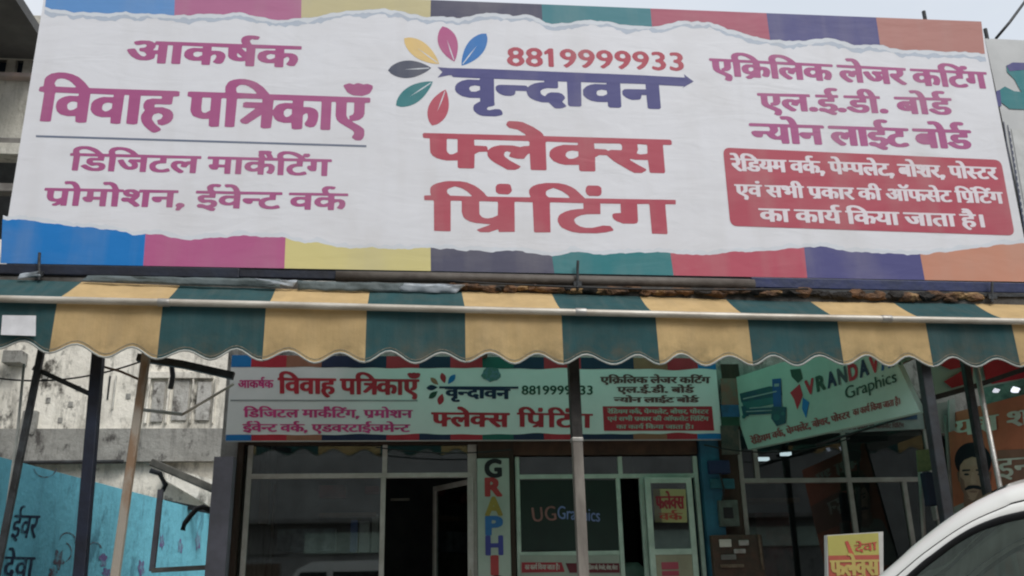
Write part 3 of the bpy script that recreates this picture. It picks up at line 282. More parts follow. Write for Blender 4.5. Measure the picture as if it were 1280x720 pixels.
[50,0,-8,6,-24,24,-12,17,0,10,2,4,4,1,21,1,4,7,0,5,-4,9,-33,1,0,12,30,1,3,2,-3,8,-7,13,-3,2,-17,0,-4,10,1,4,2,0,8,2,22,0,13,-5,7,-9,9,-23,4,-4,3,0,1,2,-1,12,2,10,10,11,7,4,10,2,21,0,21,-4,13,-6,7,-6,15,-15,6,-8,4,-2,193,0,4,-3,-1,-10,-13,-1,-2,-2,0,-77,-3,-4,-25,1,-2,36,-14,0,-2,-10,-4,-4,-20,0,-8,4,-10,12,-1,-37,-2,-2,-27,1,-2,18,-30,1,-11,7,-9,10,1,-16,-4,-10,-5,-6,-12,-5,-31,0,-10,2,-17,8,-14,12,0,-20,-3,-2,-23,0,-4,3,-8,-5],
[1674,0,-11,8,-20,22,-8,10,-4,8,1,10,4,4,20,1,2,10,-2,9,-4,2,-21,0,-3,-2,0,-77,-3,-4,-23,0,-2,2,0,77,-3,4,-5,0,-2,-2,-1,-80,-27,0,-2,20,-26,1,-9,3,-8,8,-4,13,0,35,-3,2,-8,1,0,12,95,2,-1,8,-5,10,-4,4,-3,2,-17,1,-2,8,1,5,9,2,19,0,13,-3,9,-9,7,-14,4,-13,4,-2,221,-1,0,-12,-10,-1,-2,-2,0,-20,-4,-9,-6,-6,-11,-7,0,-2,13,-14,16,-12,0,-5,-7,-7,-15,-1,-4,2,-27,26,-15,20,0,10,4,5,22,1,3,2,2,5,0,8,-2,5,-5,1,-33,-1,-2,-30,-18,-1,-9,-3,-5,-6,-3,-8,4,-12,6,-5,5,-2,8,2,10,4,15,0,4,-10,-2,-6,-18,-5,-34,0,-10,4,-11,9,-4,8,-3,16,-30,1,-2,-1,0,-1,24,-25,2,-4,-7,-8],
[72,13,1,1,1,3,0,63,-1,3,-5,1,-2,-2,-1,-20,-5,-10,-16,-12,1,-2,17,-17],
[154,17,5,-1,7,6,0,6,-4,4,-26,-2,5,-7],
[1341,18,2,-1,1,3,-1,43,-1,-1,-5,-14,-10,-13],
[103,30,0,-1,2,0,7,6,14,2,-7,16,1,7,4,8,6,4,9,2,18,0,2,3,0,6,-55,0],
[438,35,3,-1,5,2,8,7,0,14,-10,2,-9,-6,-2,-5,0,-6],
[522,35,5,1,7,7,0,14,-8,2,-9,-7,-2,-7,2,-6],
[232,37,8,3,6,7,0,33,-2,4,-7,-1,0,-23,-3,-6,-9,-7,0,-4],
[193,38,1,2,-3,13,1,4,12,5,5,8,0,5,-5,9,-15,-1,-2,-23,-33,-1,-4,-2,0,-5,4,-4,26,-1],
[710,40,3,-1,5,2,5,7,0,32,-2,4,-13,0,-3,-2,0,-34],
[857,40,2,-1,5,2,6,7,0,32,-2,4,-14,0,-2,-2,0,-34],
[1547,40,5,0,9,7,0,33,-2,4,-15,0,-3,-2,0,-27,2,-10],
[277,48,0,-1,5,4,7,2,2,2,0,27,-2,2,-10,0,-3,-2],
[321,53,14,0,0,30,-15,0],
[798,53,25,0,0,30,-25,0],
[1685,53,6,0,20,2,6,5,10,5,14,3,0,15,-55,0,0,-20,-2,-8],
[1201,55,2,0,1,2,-2,2,-2,-2],
[1308,75,2,-1,1,3,-2,3,-2,1,-1,-4],
[1342,75,1,-1,1,4,-1,5,-1,1],
[102,98,42,0,3,0,0,2,-12,13,-7,4,-18,7,-8,-5,-4,-6,0,-8]]),
'B2': (19.7416, [[70,-25,-8,3,-2,4,4,10,-2,8,-4,4,-30,16,-12,12,-4,8,0,42,-3,2,-6,0,-4,2,0,7,2,4,192,1,5,-2,1,-8,-2,-3,-14,-1,-2,-2,-1,-77,-4,-4,-21,0,-3,4,-1,13,-31,1,-7,2,-10,8,-5,8,-3,10,3,8,10,12,10,5,10,2,22,0,2,3,-1,6,-58,0,-1,-33,-2,-7,-9,-9,-5,-3,-17,-3,1,-2,25,-14,6,-6,3,-6,-1,-13,-5,-11,-3,-2],
[271,0,-16,12,-19,20,-11,14,-2,6,0,3,7,7,20,1,2,9,-2,11,-32,2,-2,5,0,5,2,2,127,1,7,1,21,0,9,-2,10,-6,3,6,12,1,-3,17,4,12,5,6,9,4,8,2,17,0,10,-2,12,-9,8,-13,7,-17,13,-1,3,-2,1,-7,-2,-3,-12,-1,-3,-2,0,-75,-2,-6,-22,0,-4,2,-1,80,-10,1,-2,-2,-1,-79,-4,-2,-20,0,-3,1,-2,3,-1,33,-14,0,-3,-10,-3,-3,-24,0,-9,7,-6,11,3,7,11,3,0,5,-17,3,-7,4,-7,7,-2,10,-2,2,-2,-1,-1,-3,-1,-77,-6,-2,-19,0,-3,2,-2,35,-32,1,-2,-1,2,-3,16,-16,11,-9,-1,-3,-7,-7],
[562,0,-6,3,-1,4,19,13,0,2,-15,1,-7,2,-7,3,-7,7,-5,15,0,32,-1,1,-9,2,-1,2,-1,6,2,4,336,1,5,-3,1,-7,-2,-3,-14,-2,1,-18,-4,-9,-10,-9,-11,-7,11,-12,22,-18,0,-3,-9,-7,-12,-1,-7,4,-9,8,-28,27,-6,9,-2,6,4,7,5,2,23,1,3,5,0,10,-4,6,-34,-1,-1,-78,-2,-3,-4,-1,-20,0,-3,2,-2,80,-46,0,0,-18,20,-1,6,-2,12,-10,4,-12,-2,-13,-6,-15,-4,-4,-17,0,-8,7,5,12,2,8,-2,12,-4,1,-5,-4,-2,-4,-1,-37,-3,-2,-19,0,-5,0,-2,2,-1,15,-28,1,-15,7,-7,11,-2,8,3,13,10,10,7,4,10,2,20,0,3,3,-1,6,-52,1,-3,0,-2,-2,-1,-79,-4,-2,-20,0,-3,0,-3,3,-10,-5],
[1431,0,-14,12,-27,28,-2,0,-5,-20,-7,-11,-3,-1,-12,0,-8,3,-3,4,7,17,0,5,0,6,-4,5,-7,-4,-2,-4,-1,-37,-3,-2,-24,0,-2,4,-1,17,-22,1,-8,2,-5,3,-9,9,-4,10,0,33,-2,4,-5,0,-3,-2,0,-77,-4,-4,-22,0,-3,2,-1,77,-2,4,-9,0,-2,-2,0,-77,-4,-4,-22,0,-4,2,-1,38,-2,-1,0,-10,-3,-5,-8,-9,-12,-3,-22,0,-11,3,-13,9,-11,15,-7,15,4,4,7,2,15,-1,9,-17,8,-10,8,-4,5,2,2,6,-4,10,-5,5,-10,1,-4,9,2,3,14,3,2,2,2,7,-1,5,-5,2,-13,-5,-10,0,-4,3,-3,8,1,3,4,2,13,4,25,0,15,-5,4,3,3,1,280,0,2,2,-3,10,-6,10,-4,3,-19,0,-4,9,1,4,3,2,9,1,18,0,15,-5,6,-6,9,-16,5,-14,2,0,93,0,5,-2,1,-8,-2,-3,-22,-2,-1,-26,-2,-4,-22,-1,-11,-5,-3,-7,0,-13,6,-7,8,-4,7,0,16,6,12,0,4,-2,3,-10,-9,-5,-16,-4,-29,0,-8,2,-12,6,-10,13,-2,6,0,15,5,9,9,8,23,8,1,14,-4,2,-35,0,-4,-1,0,-3,-1,-77,-7,-2,-18,0,-4,2,-1,35,-32,1,-2,-1,0,-1,4,-5,18,-16,6,-8,-8,-8],
[1690,0,-6,5,1,3,16,10,2,4,-23,3,-10,7,-7,13,-1,37,-4,2,-5,0,-2,-2,-1,-79,-2,-2,-5,0,-18,0,-4,2,0,79,-3,2,-9,1,-1,3,0,5,2,4,7,1,-1,15,2,9,5,7,10,6,15,4,20,0,25,-5,22,-13,20,-22,3,-1,12,0,2,2,-2,7,-12,1,-8,7,0,7,5,5,5,2,17,0,16,9,11,1,18,0,15,-2,15,-5,18,-12,2,0,5,6,5,3,15,0,5,-2,5,-5,0,-7,-8,-7,-13,-1,0,-4,6,-5,98,0,6,-3,0,-7,-2,-3,-12,-1,-2,-2,0,-75,-3,-6,-23,0,-4,2,-1,79,-2,2,-3,0,-5,0,-3,-2,0,-45,-2,-5,-4,-4,-20,0,-8,5,-9,10,0,7,2,3,4,4,5,1,2,2,0,22,-2,2,-22,-1,-1,-26,-2,-4,-22,-1,-8,-3,-5,-4,-3,-7,1,-10,3,-6,7,-4,10,-2,18,6,10,0,4,-2,4,-8,-3,-4,-11,-5,-12,-2,-27,0,-13,4,-13,8,-8,15,0,12,5,12,13,10,21,6,0,15,-43,0,-2,-80,-3,-2,-24,0,-2,6,0,75,-3,2,-5,0,-3,-1,-1,-3,-1,-77,-3,-2,-20,0,-8,3,-9,-5],
[946,1,-3,4,-1,13,-30,1,-5,2,-6,4,-5,4,-4,6,-2,8,2,14,8,10,11,5,8,2,22,0,2,3,-1,6,-55,1,-3,3,0,8,5,3,83,0,1,2,-3,13,2,10,9,11,6,3,10,2,17,0,12,-3,8,-7,6,-7,9,-24,15,-1,3,-4,0,-5,-2,-3,-12,-1,-3,-2,0,-79,-2,-2,-5,0,-17,0,-4,2,-1,80,-44,1,-4,-2,1,-17,20,-1,7,-2,5,-3,7,-7,2,-10,0,-12,-2,-8,-9,-14,-15,0,-9,4,-2,3,6,13,2,10,-2,8,-3,2,-5,-4,-3,-4,-1,-37,-3,-2],
[48,33,2,2,0,7,8,5,4,5,0,30,-2,2,-15,0,-3,-2,0,-40,2,-5],
[131,35,5,-1,5,1,10,7,0,15,-13,2,-8,-4,-4,-10,2,-7],
[655,35,7,0,10,6,0,16,-10,2,-9,-4,-3,-10,2,-7],
[925,35,7,0,10,6,0,16,-10,2,-6,-2,-4,-3,-2,-4,0,-7],
[569,38,5,0,6,3,4,4,0,35,-2,4,-17,0,-2,-2,0,-32,3,-8],
[1301,38,9,3,4,6,0,33,-3,4,-13,0,-3,-2,0,-35,2,-5],
[1698,38,4,0,12,7,0,35,-2,4,-17,0,-2,-2,0,-35],
[280,53,10,0,8,2,0,28,-17,0,1,-13,-4,-15],
[398,53,12,0,2,2,0,27,-2,2,-14,-1],
[1441,53,9,0,10,2,0,28,-18,0,0,-20,-2,-8],
[1383,55,8,7,20,1,1,17,-2,3,-65,0,0,-18,23,-1],
[1169,58,12,0,0,25,-3,0,-2,-13],
[363,77,3,0,-1,5,-2,0,-1,-2],
[440,98,12,0,2,2,-9,18,-5,4,-4,-2,-2,-8,2,-9],
[1005,98,12,0,2,2,-5,13,-4,7,-4,2,-4,-2,-2,-7,2,-10],
[1650,98,50,0,3,2,-3,4,-15,11,-10,5,-13,4,-9,-2,-7,-7,0,-10],
[1783,98,51,0,3,0,0,2,-17,15,-10,5,-15,4,-10,-4,-3,-3,-2,-7],
[1223,103,-12,3,-10,8,-9,14,-1,4,2,2,11,4,12,-1,4,-4,5,-10,9,-5,7,5,5,10,3,4,12,1,8,-3,6,-3,-5,-14,-11,-10,-15,-5],
[158,108,-6,4,-3,5,0,5,6,5,5,2,13,0,5,-2,4,-4,1,-6,-5,-7,-5,-2]]),
'B3': (14.7896, [[1345,-20,-17,11,-12,12,-5,7,-2,7,0,10,2,5,7,8,-7,10,0,8,5,9,9,5,8,2,27,0,2,3,0,5,-4,2,-55,0,-4,4,0,7,4,2,54,1,-5,5,-6,2,-13,-2,-8,0,-4,2,-3,10,5,4,8,1,2,2,-8,3,-4,7,0,3,2,2,12,2,18,0,10,-2,7,-3,12,-12,11,-24,15,-1,4,-4,0,-6,-2,-2,-15,-2,-1,-20,-2,-3,-46,-1,-3,-2,-1,-5,3,-3,28,0,14,-4,10,-8,4,-9,-1,-10,-8,-11,-9,-4,-16,-2,-6,2,-4,9,2,3,10,5,2,3,-1,6,-8,5,-10,0,-7,-3,-4,-4,-1,-5,3,-12,6,-7,16,-11,3,-4,-10,-8],
[1148,0,-15,11,-14,16,-3,11,2,9,8,10,12,5,10,2,32,1,0,17,-2,2,-68,-1,-1,-78,-2,-3,-4,-1,-22,0,-4,2,0,79,-3,2,-11,-1,-2,-80,-3,-2,-22,0,-4,1,-2,3,-1,50,-10,0,8,-13,0,-4,0,-8,-8,-11,-8,-4,-8,-2,-20,0,-17,5,-12,9,-10,15,-9,20,3,3,8,2,15,0,4,-4,6,-13,8,-12,9,-8,5,-1,2,3,1,6,-6,12,-11,8,0,4,3,6,4,3,42,0,2,2,-1,10,-96,1,-4,3,0,8,5,3,339,-1,3,-5,-2,-7,-14,-1,-3,-2,0,-75,-2,-5,-24,-1,-3,2,-1,79,-2,2,-10,0,-4,-1,-1,-3,0,-77,-7,-2,-18,0,-4,2,-1,45,-2,3,-5,0,-17,-2,-6,-4,-2,-3,-1,-5,3,-8,5,-6,18,-15,-10,-8],
[68,1,-2,4,-1,13,-34,1,-6,2,-5,3,-9,9,-4,10,2,14,12,12,19,5,23,0,2,3,0,6,-62,1,-4,4,0,5,2,4,194,1,5,-2,1,-8,-2,-3,-14,-1,-2,-2,-1,-75,-2,-5,-23,-1,-4,2,-1,80,-49,1,-3,0,-3,-2,1,-17,24,-1,6,-2,5,-3,9,-9,2,-7,0,-11,-4,-12,-6,-10,-4,-2,-13,0,-10,5,-2,4,5,8,2,10,0,10,-2,2,-3,1,-7,-4,-3,-4,-1,-37,-3,-2],
[293,1,-2,4,-1,13,-33,1,-7,2,-7,4,-5,5,-5,12,0,11,3,7,5,5,9,5,15,4,23,0,3,3,-1,6,-62,1,-4,4,1,7,2,2,237,1,2,2,-4,10,-1,12,3,5,6,7,17,5,18,0,12,-2,6,-4,-1,-5,-3,-5,-22,1,-4,-4,-1,-5,1,-8,6,-9,28,-1,4,-4,0,-6,-2,-2,-15,-1,-3,-2,0,-75,-2,-6,-25,0,-3,4,-1,16,-33,0,-12,4,-8,6,-9,11,-3,10,1,5,14,4,6,7,0,7,-4,7,-2,2,-5,0,-15,0,-2,-2,0,-75,-3,-6,-25,0,-3,2,-1,79,-2,2,-4,0,-45,0,-4,-2,1,-17,23,-1,9,-2,5,-3,7,-7,3,-10,0,-7,-3,-13,-7,-13,-4,-1,-13,0,-13,5,0,4,5,6,4,10,-1,10,-2,4,-3,2,-5,-3,-6,-8,-1,-35,-3,-2],
[570,1,-2,6,0,75,-3,2,-10,1,-2,3,0,5,2,4,9,1,-1,19,4,9,8,6,12,5,12,2,22,0,13,-2,17,-5,20,-12,10,-8,11,-13,4,-1,205,0,5,-3,1,-7,-2,-3,-16,-1,-2,-2,0,-75,-3,-6,-23,0,-4,2,0,79,-3,2,-3,0,-7,0,-2,-2,0,-75,-3,-6,-27,0,-2,4,-1,16,-33,0,-12,4,-12,10,-6,9,-5,-22,-7,-13,-3,-1,-15,0,-9,3,-3,4,7,12,2,6,0,10,-4,6,-6,-2,-6,-7,-1,-35,-2,-4,-25,0,-2,4,-1,12,-2,2,-32,0,-6,2,-11,7,-7,10,0,14,4,8,10,9,9,3,10,2,24,1,1,8,-5,1,-60,-1,-2,-80,-4,-2],
[1432,1,-3,6,0,86,4,4,22,0,3,-1,1,-4,0,-87,-4,-4],
[44,35,9,0,12,7,0,15,-14,2,-6,-2,-4,-4,-2,-3,0,-8],
[269,35,4,-1,5,1,10,6,3,4,-1,12,-13,2,-10,-4,-4,-10,4,-8],
[645,35,4,-1,5,1,12,7,-1,15,-13,2,-10,-4,-4,-10,4,-8],
[458,37,7,-1,7,2,9,7,-1,38,-15,0,1,-8,0,-13,-7,-9,-10,-6,-1,-2],
[787,37,7,-1,7,2,8,7,0,38,-16,0,3,-13,-2,-8,-6,-9,-10,-6,-1,-2],
[742,52,4,5,13,4,5,6,0,8,-5,8,-62,0,0,-18,24,-1,8,-2],
[597,98,59,0,3,0,0,2,-12,10,-15,9,-21,5,-9,-2,-7,-5,-2,-9],
[1340,122,7,0,-2,2,-4,0]]),
'A1': (16.1177, [[734,-28,-8,6,-2,3,4,11,-2,7,-8,6,-26,13,-12,10,-7,16,0,38,-3,3,-6,0,-3,5,1,6,4,3,518,0,3,1,0,2,-4,10,0,11,2,6,5,5,6,4,12,2,24,0,6,-3,3,-4,-1,-6,-4,-4,-10,0,-8,1,-5,-3,0,-13,4,-6,5,-3,194,0,3,1,0,6,-9,14,-6,4,-18,1,-2,2,-2,6,1,4,5,3,26,0,14,-4,7,-7,7,-12,6,-15,4,-3,155,0,4,-1,2,-4,0,-6,-2,-3,-20,-1,-1,-26,-3,-4,-18,-1,-10,-3,-6,-3,-4,-7,0,-12,3,-6,5,-4,8,-3,6,0,20,6,8,0,4,-3,4,-8,-2,-4,-12,-4,-14,-3,-26,1,-10,2,-9,4,-10,10,-3,6,-3,8,1,12,-2,3,-15,-1,-2,-8,-5,-6,-19,-1,-6,2,-11,11,-2,4,0,8,7,5,57,0,8,-1,12,6,8,3,8,0,3,3,0,4,0,8,-3,3,-105,-1,-1,-4,0,-76,-3,-4,-6,-1,-16,1,-4,2,-1,32,-3,3,-18,-1,-1,-8,-7,-5,-20,1,-10,8,-6,12,3,5,9,5,1,2,0,26,-3,3,-13,0,-3,-3,0,-78,-3,-4,-6,-1,-16,1,-5,2,-1,30,-10,-15,-12,-5,-22,-1,-16,7,-14,14,-14,26,0,4,5,4,7,3,12,-1,18,-32,4,-4,6,-3,5,3,0,6,-5,11,-11,9,0,4,3,6,4,3,38,0,3,3,-1,10,-91,1,-3,-3,0,-18,-3,-4,-38,-1,-4,-3,-1,-2,1,-3,4,-2,20,0,12,-3,6,-3,8,-9,2,-6,0,-10,-6,-9,-10,-7,0,-2,8,-4,2,-4,-4,-6,-6,-2,-12,0,-30,15,-16,3,-6,4,-2,4,1,6,7,5,16,0,14,-6,8,1,6,4,0,8,-4,5,-4,0,-12,-4,-8,0,-4,1,-6,4,-10,10,-5,12,5,10,10,6,8,3,22,1,1,6,-3,3,-44,0,-4,-1,-1,-80,-3,-4,-6,-1,-16,1,-2,0,-2,4,0,76,-2,4,-19,0,-2,-29,-4,-2,-16,0,-8,-3,-8,-4,-5,-10,1,-8,3,-6,5,-4,8,-3,8,0,16,6,10,0,6,-5,2,-4,0,-4,-2,-2,-22,-6,-28,-1,-12,3,-8,4,-10,9,-4,7,-3,16,5,12,7,8,11,6,18,4,0,16,-4,1,-40,-1,-1,-2,0,-16,-4,-10,-10,-10,-10,-6,-1,-2,10,-11,24,-19,-9,-10,-7,-1,-6,1,-19,15,-27,27,-6,10,0,6,7,6,24,1,3,1,1,4,0,12,-2,4,-34,1,-4,-1,-1,-80,-3,-4,-24,0,-3,4,-1,13,-28,0,-8,3,-10,5,-8,11,-2,12,4,12,4,5,8,5,16,5,22,0,3,3,-1,6,-57,1,-4,0,-3,-3,0,-18,-3,-4,-38,-1,-2,-1,-1,-4,1,-4,2,-2,22,1,10,-3,10,-5,6,-7,2,-8,0,-6,-4,-8,-6,-6,-14,-6,-28,-1,-14,3,-14,6,-14,9,-5,5,-1,4,10,9,10,0,18,-13,8,-4,14,-3,8,3,3,6,-1,4,-2,3,-6,2,-14,-4,-10,1,-6,3,-11,11,-4,8,1,8,7,10,15,5,20,0,3,3,-1,6,-4,1,-58,0,-2,-3,-1,-28,-3,-11,-12,-11,-7,-3,-14,-1,2,-2,23,-13,10,-10,3,-7,0,-6,-2,-7,-6,-8,-5,-3],
[593,-18,-5,5,5,13,-5,12,2,6,5,5,6,2,14,0,5,-2,7,-9,-2,-8,-18,-23],
[61,-16,-30,15,-16,3,-6,3,-3,5,2,6,7,5,16,0,14,-6,8,1,6,4,0,8,-6,5,-16,-4,-10,1,-8,5,-9,9,-4,10,3,10,4,4,6,4,10,3,20,0,3,3,-1,6,-4,1,-44,0,-2,1,-2,4,0,6,4,3,41,1,-4,12,1,13,4,7,8,6,8,2,26,0,8,-2,2,-3,0,-6,-4,-6,-10,0,-8,1,-5,-3,-2,-8,5,-10,4,-4,67,1,-1,8,-8,13,-7,3,-15,1,-5,4,-1,6,2,3,6,2,25,0,12,-4,9,-9,13,-27,2,-1,155,0,4,-1,2,-2,1,-6,-3,-5,-20,-1,-1,-26,-3,-4,-18,-1,-8,-3,-8,-4,-4,-8,-1,-6,3,-8,4,-4,8,-4,10,-1,16,6,10,0,5,-3,4,-8,-3,-4,-24,-7,-28,1,-18,6,-10,10,-4,8,-2,10,1,8,-3,3,-15,-1,-2,-10,-4,-4,-18,-1,-10,4,-7,7,-3,6,0,8,6,5,57,0,8,-1,14,6,14,3,3,3,0,4,0,8,-3,3,-105,-1,-1,-4,0,-76,-3,-4,-6,-1,-16,1,-3,4,-1,14,-31,0,-15,6,-8,8,-2,4,0,18,4,6,7,7,10,5,9,3,24,0,3,3,-1,6,-4,1,-57,0,-3,-3,0,-18,-3,-4,-40,-1,-3,-3,1,-4,2,-3,22,0,16,-5,11,-10,1,-4,1,-8,-3,-8,-6,-7,-8,-5,0,-2,8,-3,1,-3,-3,-7,-4,-3],
[428,0,-3,4,-1,14,-30,-1,-8,3,-11,6,-7,12,0,16,4,6,6,7,10,5,10,3,24,0,3,3,-1,6,-4,1,-55,0,-4,2,-1,3,0,6,3,2,128,1,2,3,-4,10,0,11,5,10,7,5,8,2,24,0,11,-3,2,-2,0,-4,-5,-8,-10,0,-8,1,-4,-2,-1,-7,0,-5,5,-10,72,-1,4,-3,0,-8,-4,-3,-46,0,-4,-1,-1,-2,1,-16,20,-1,8,-3,9,-6,5,-8,3,-8,-1,-8,-4,-14,-8,-12,-14,0,-11,6,0,4,8,18,-1,8,-4,6,-5,-2,-5,-6,-1,-36,-3,-4,-24,0,-3,4,-1,13,-25,0,-16,7,-7,6,-4,10,0,12,3,7,9,9,9,4,9,3,22,1,1,6,-1,2,-4,1,-51,0,-4,-1,-1,-4,-1,-78,-4,-2],
[711,32,3,0,0,11,10,5,2,4,0,30,-2,3,-18,0,-3,-3,0,-36,3,-10],
[126,34,8,0,12,8,1,12,-1,4,-16,1,-8,-5,-3,-8,1,-6,2,-4],
[403,34,9,0,12,8,1,12,-1,4,-14,1,-11,-5,-2,-4,0,-10,3,-4],
[497,34,6,0,10,6,1,14,-1,4,-14,0,-8,-5,0,-13,2,-4],
[894,34,8,0,11,6,2,4,-1,14,-14,1,-9,-5,-3,-6,-1,-4,3,-6],
[1317,40,2,-1,1,3,-1,14,-10,0,-1,-2,5,-6],
[1400,54,16,-1,4,1,1,24,-1,6,-16,1,-4,-1,-1,-24]]),
'A2': (17.2857, [[1151,-18,-6,5,4,13,-5,10,1,5,6,6,6,4,15,0,6,-2,7,-7,-1,-8,-8,-9,-11,-16],
[478,-2,-24,17,-10,11,-6,12,0,12,3,6,8,8,13,4,24,1,16,-5,18,5,2,3,1,4,-1,6,-2,3,-99,-1,-3,-29,-4,-2,-15,0,-10,-3,-9,-4,-4,-8,0,-8,2,-6,5,-4,8,-4,12,-1,17,6,12,0,4,-2,3,-9,-2,-4,-13,-4,-16,-3,-25,1,-16,4,-14,9,-6,11,-3,12,4,12,11,11,6,3,12,4,12,2,0,14,-2,3,-46,0,-4,-1,-1,-80,-3,-4,-6,-1,-18,1,-4,2,-2,54,-12,0,0,-2,7,-10,2,-8,0,-6,-7,-11,-17,-8,-18,0,-12,3,-10,5,-16,16,-13,25,1,4,4,2,10,3,10,-1,20,-33,8,-5,6,-1,2,3,0,10,-3,6,-14,12,4,8,5,3,41,0,3,3,0,4,0,4,-3,3,-101,-1,-1,-4,0,-76,-3,-4,-6,-1,-16,1,-4,2,0,2,-1,76,-1,4,-11,1,-4,-1,-2,-20,-2,-4,-42,-1,-4,-3,0,-4,4,-4,24,1,16,-5,10,-7,2,-5,0,-6,0,-6,-2,-6,-10,-10,-16,-4,-28,-1,-20,5,-16,8,-12,9,-2,5,10,9,10,0,6,-2,14,-11,16,-6,10,-1,8,3,3,6,-1,4,-2,3,-8,2,-14,-4,-12,1,-14,9,-7,11,1,12,7,8,15,5,22,0,3,3,-1,6,-4,1,-66,0,-2,-1,-1,-4,0,-78,-5,-2,-19,-1,-5,1,-2,4,-1,78,-2,3,-11,1,-2,2,0,6,3,4,8,2,-1,17,4,8,9,9,8,4,11,2,34,0,18,-4,21,-11,9,-7,18,-17,4,-2,18,1,-1,13,2,8,5,8,9,7,14,4,32,0,16,-2,20,-8,14,-10,12,-10,7,-9,4,-2,270,0,5,-3,-1,-9,-4,-2,-12,0,-3,-3,-1,-80,-4,-2,-17,-1,-4,1,-3,2,-1,47,-5,-3,-9,-14,-12,-1,-10,3,-3,2,-1,4,2,8,-8,5,-5,-3,-3,-6,4,-12,6,-7,22,-17,-2,-4,-8,-6],
[1270,-2,-5,4,-2,4,19,12,0,2,-24,4,-13,8,-6,10,-2,12,0,28,-3,3,-6,0,-4,2,-1,7,2,4,225,1,1,3,0,4,-6,11,-6,6,-7,1,-6,-1,-8,0,-4,2,-3,10,1,3,6,2,30,0,8,-2,12,-10,15,-28,15,-1,6,-4,16,5,17,1,12,-3,10,-5,2,0,4,5,4,1,155,0,4,-1,3,-4,-1,-6,-2,-3,-14,0,-3,-3,0,-78,-1,-2,-4,-2,-20,0,-4,2,-2,42,-15,0,-5,-12,-2,-2,-5,-1,-18,1,-6,3,-11,11,-1,8,4,5,4,2,55,1,1,22,-3,3,-63,0,-4,-1,-1,-80,-3,-4,-6,-1,-18,1,-4,2,-1,6,0,72,-1,4,-4,1,-3,-1,-1,-2,3,-12,-2,-12,-5,-9,-13,-13,-1,-2,21,-20,3,-6,-3,-4,-11,-4,-10,0,-15,16,-12,11,-6,2,-16,1,-6,3,-3,3,0,6,2,4,5,4,22,1,8,-2,4,3,2,4,-14,1,-14,6,-9,9,-3,12,-6,1,-4,-1,-1,-4,-1,-78,-4,-2,-24,0,-2,2,-1,4,0,76,-3,3,-10,0,-2,-1,-1,-4,0,-78,-5,-2,-18,-1,-6,1,-2,2,-2,34,-19,1,-2,-1,-2,-6,-4,-5,-8,-2,-16,1,-6,3,-9,9,-3,6,2,6,6,4,6,2,1,2,0,26,-3,3,-14,0,-4,0,-3,-3,-1,-80,-4,-2,-20,0,-8,5,-11,-7],
[678,0,-3,4,-1,32,-21,1,-2,-1,-2,-6,-4,-5,-8,-2,-16,1,-6,3,-9,9,-3,8,1,4,7,4,8,2,1,2,0,26,-3,3,-19,1,-1,2,-1,6,2,4,3,1,220,0,3,1,0,2,-4,10,-1,5,2,10,-1,8,5,5,6,0,40,0,8,-2,3,-5,-2,-10,11,-23,12,-1,2,3,-1,6,0,11,4,6,8,9,8,4,10,2,34,0,20,-4,16,-8,14,-10,2,1,2,5,6,6,19,0,8,-8,1,-5,-9,-8,-16,-1,4,-8,2,-1,112,0,4,-1,2,-4,0,-6,-2,-3,-14,0,-3,-3,0,-78,-1,-2,-4,-2,-20,0,-4,2,-1,80,-3,3,-4,0,-8,0,-3,-3,0,-44,-2,-6,-5,-4,-22,0,-7,4,-11,13,0,5,2,5,12,5,1,2,0,20,-3,3,-27,-1,-2,-26,-2,-4,-18,-1,-16,-5,-3,-2,-4,-6,0,-12,3,-6,6,-4,8,-3,10,0,16,6,9,0,4,0,5,-5,2,-6,-3,-4,-11,-4,-16,-3,-28,1,-10,2,-12,6,-5,4,-5,6,-4,10,-1,10,3,8,8,11,20,9,14,2,1,14,-3,3,-4,0,-42,0,-4,-1,-1,-80,-3,-4,-6,-1,-18,1,-4,2,-1,78,-1,4,-49,1,-6,-1,0,-19,22,0,10,-3,11,-8,3,-6,2,-10,-2,-12,-4,-10,-8,-10,-12,-1,-10,5,-4,4,8,16,1,12,-3,5,-4,1,-6,-3,-5,-7,-1,-36,-4,-2,-18,-1,-4,1,-2,2,-2,16,-30,-1,-9,3,-11,6,-6,6,-2,6,0,16,4,6,8,8,8,4,12,3,24,0,3,3,-1,6,-4,1,-61,0,-2,-1,-1,-4,-1,-78,-4,-2,-24,0,-2,2,-1,4,0,76,-3,3,-10,0,-2,-1,-1,-4,-1,-78,-4,-2],
[800,34,7,0,14,8,1,12,-1,4,-16,1,-10,-5,-2,-6,0,-6,2,-5],
[1277,38,6,0,10,5,3,3,0,36,-3,3,-21,0,-3,-3,0,-34,3,-7],
[651,54,17,-1,6,1,1,24,-1,6,-17,1,-6,-1,-1,-24],
[1383,54,18,-1,4,1,1,24,-2,6,-17,1,-4,-1,-1,-24],
[1537,72,3,2,-3,6,-4,4,-5,0,-1,-4,2,-4],
[43,100,58,-1,4,0,1,3,-10,10,-11,6,-20,6,-10,0,-10,-2,-4,-5,-2,-7],
[198,100,58,-1,4,0,0,3,-12,10,-14,8,-14,4,-12,0,-10,-3,-4,-6,0,-9],
[857,100,3,2,-3,8,-2,4,-4,3,0,-7],
[938,100,58,-1,4,0,0,3,-8,8,-22,12,-10,2,-12,0,-8,-3,-6,-8,0,-5]]),
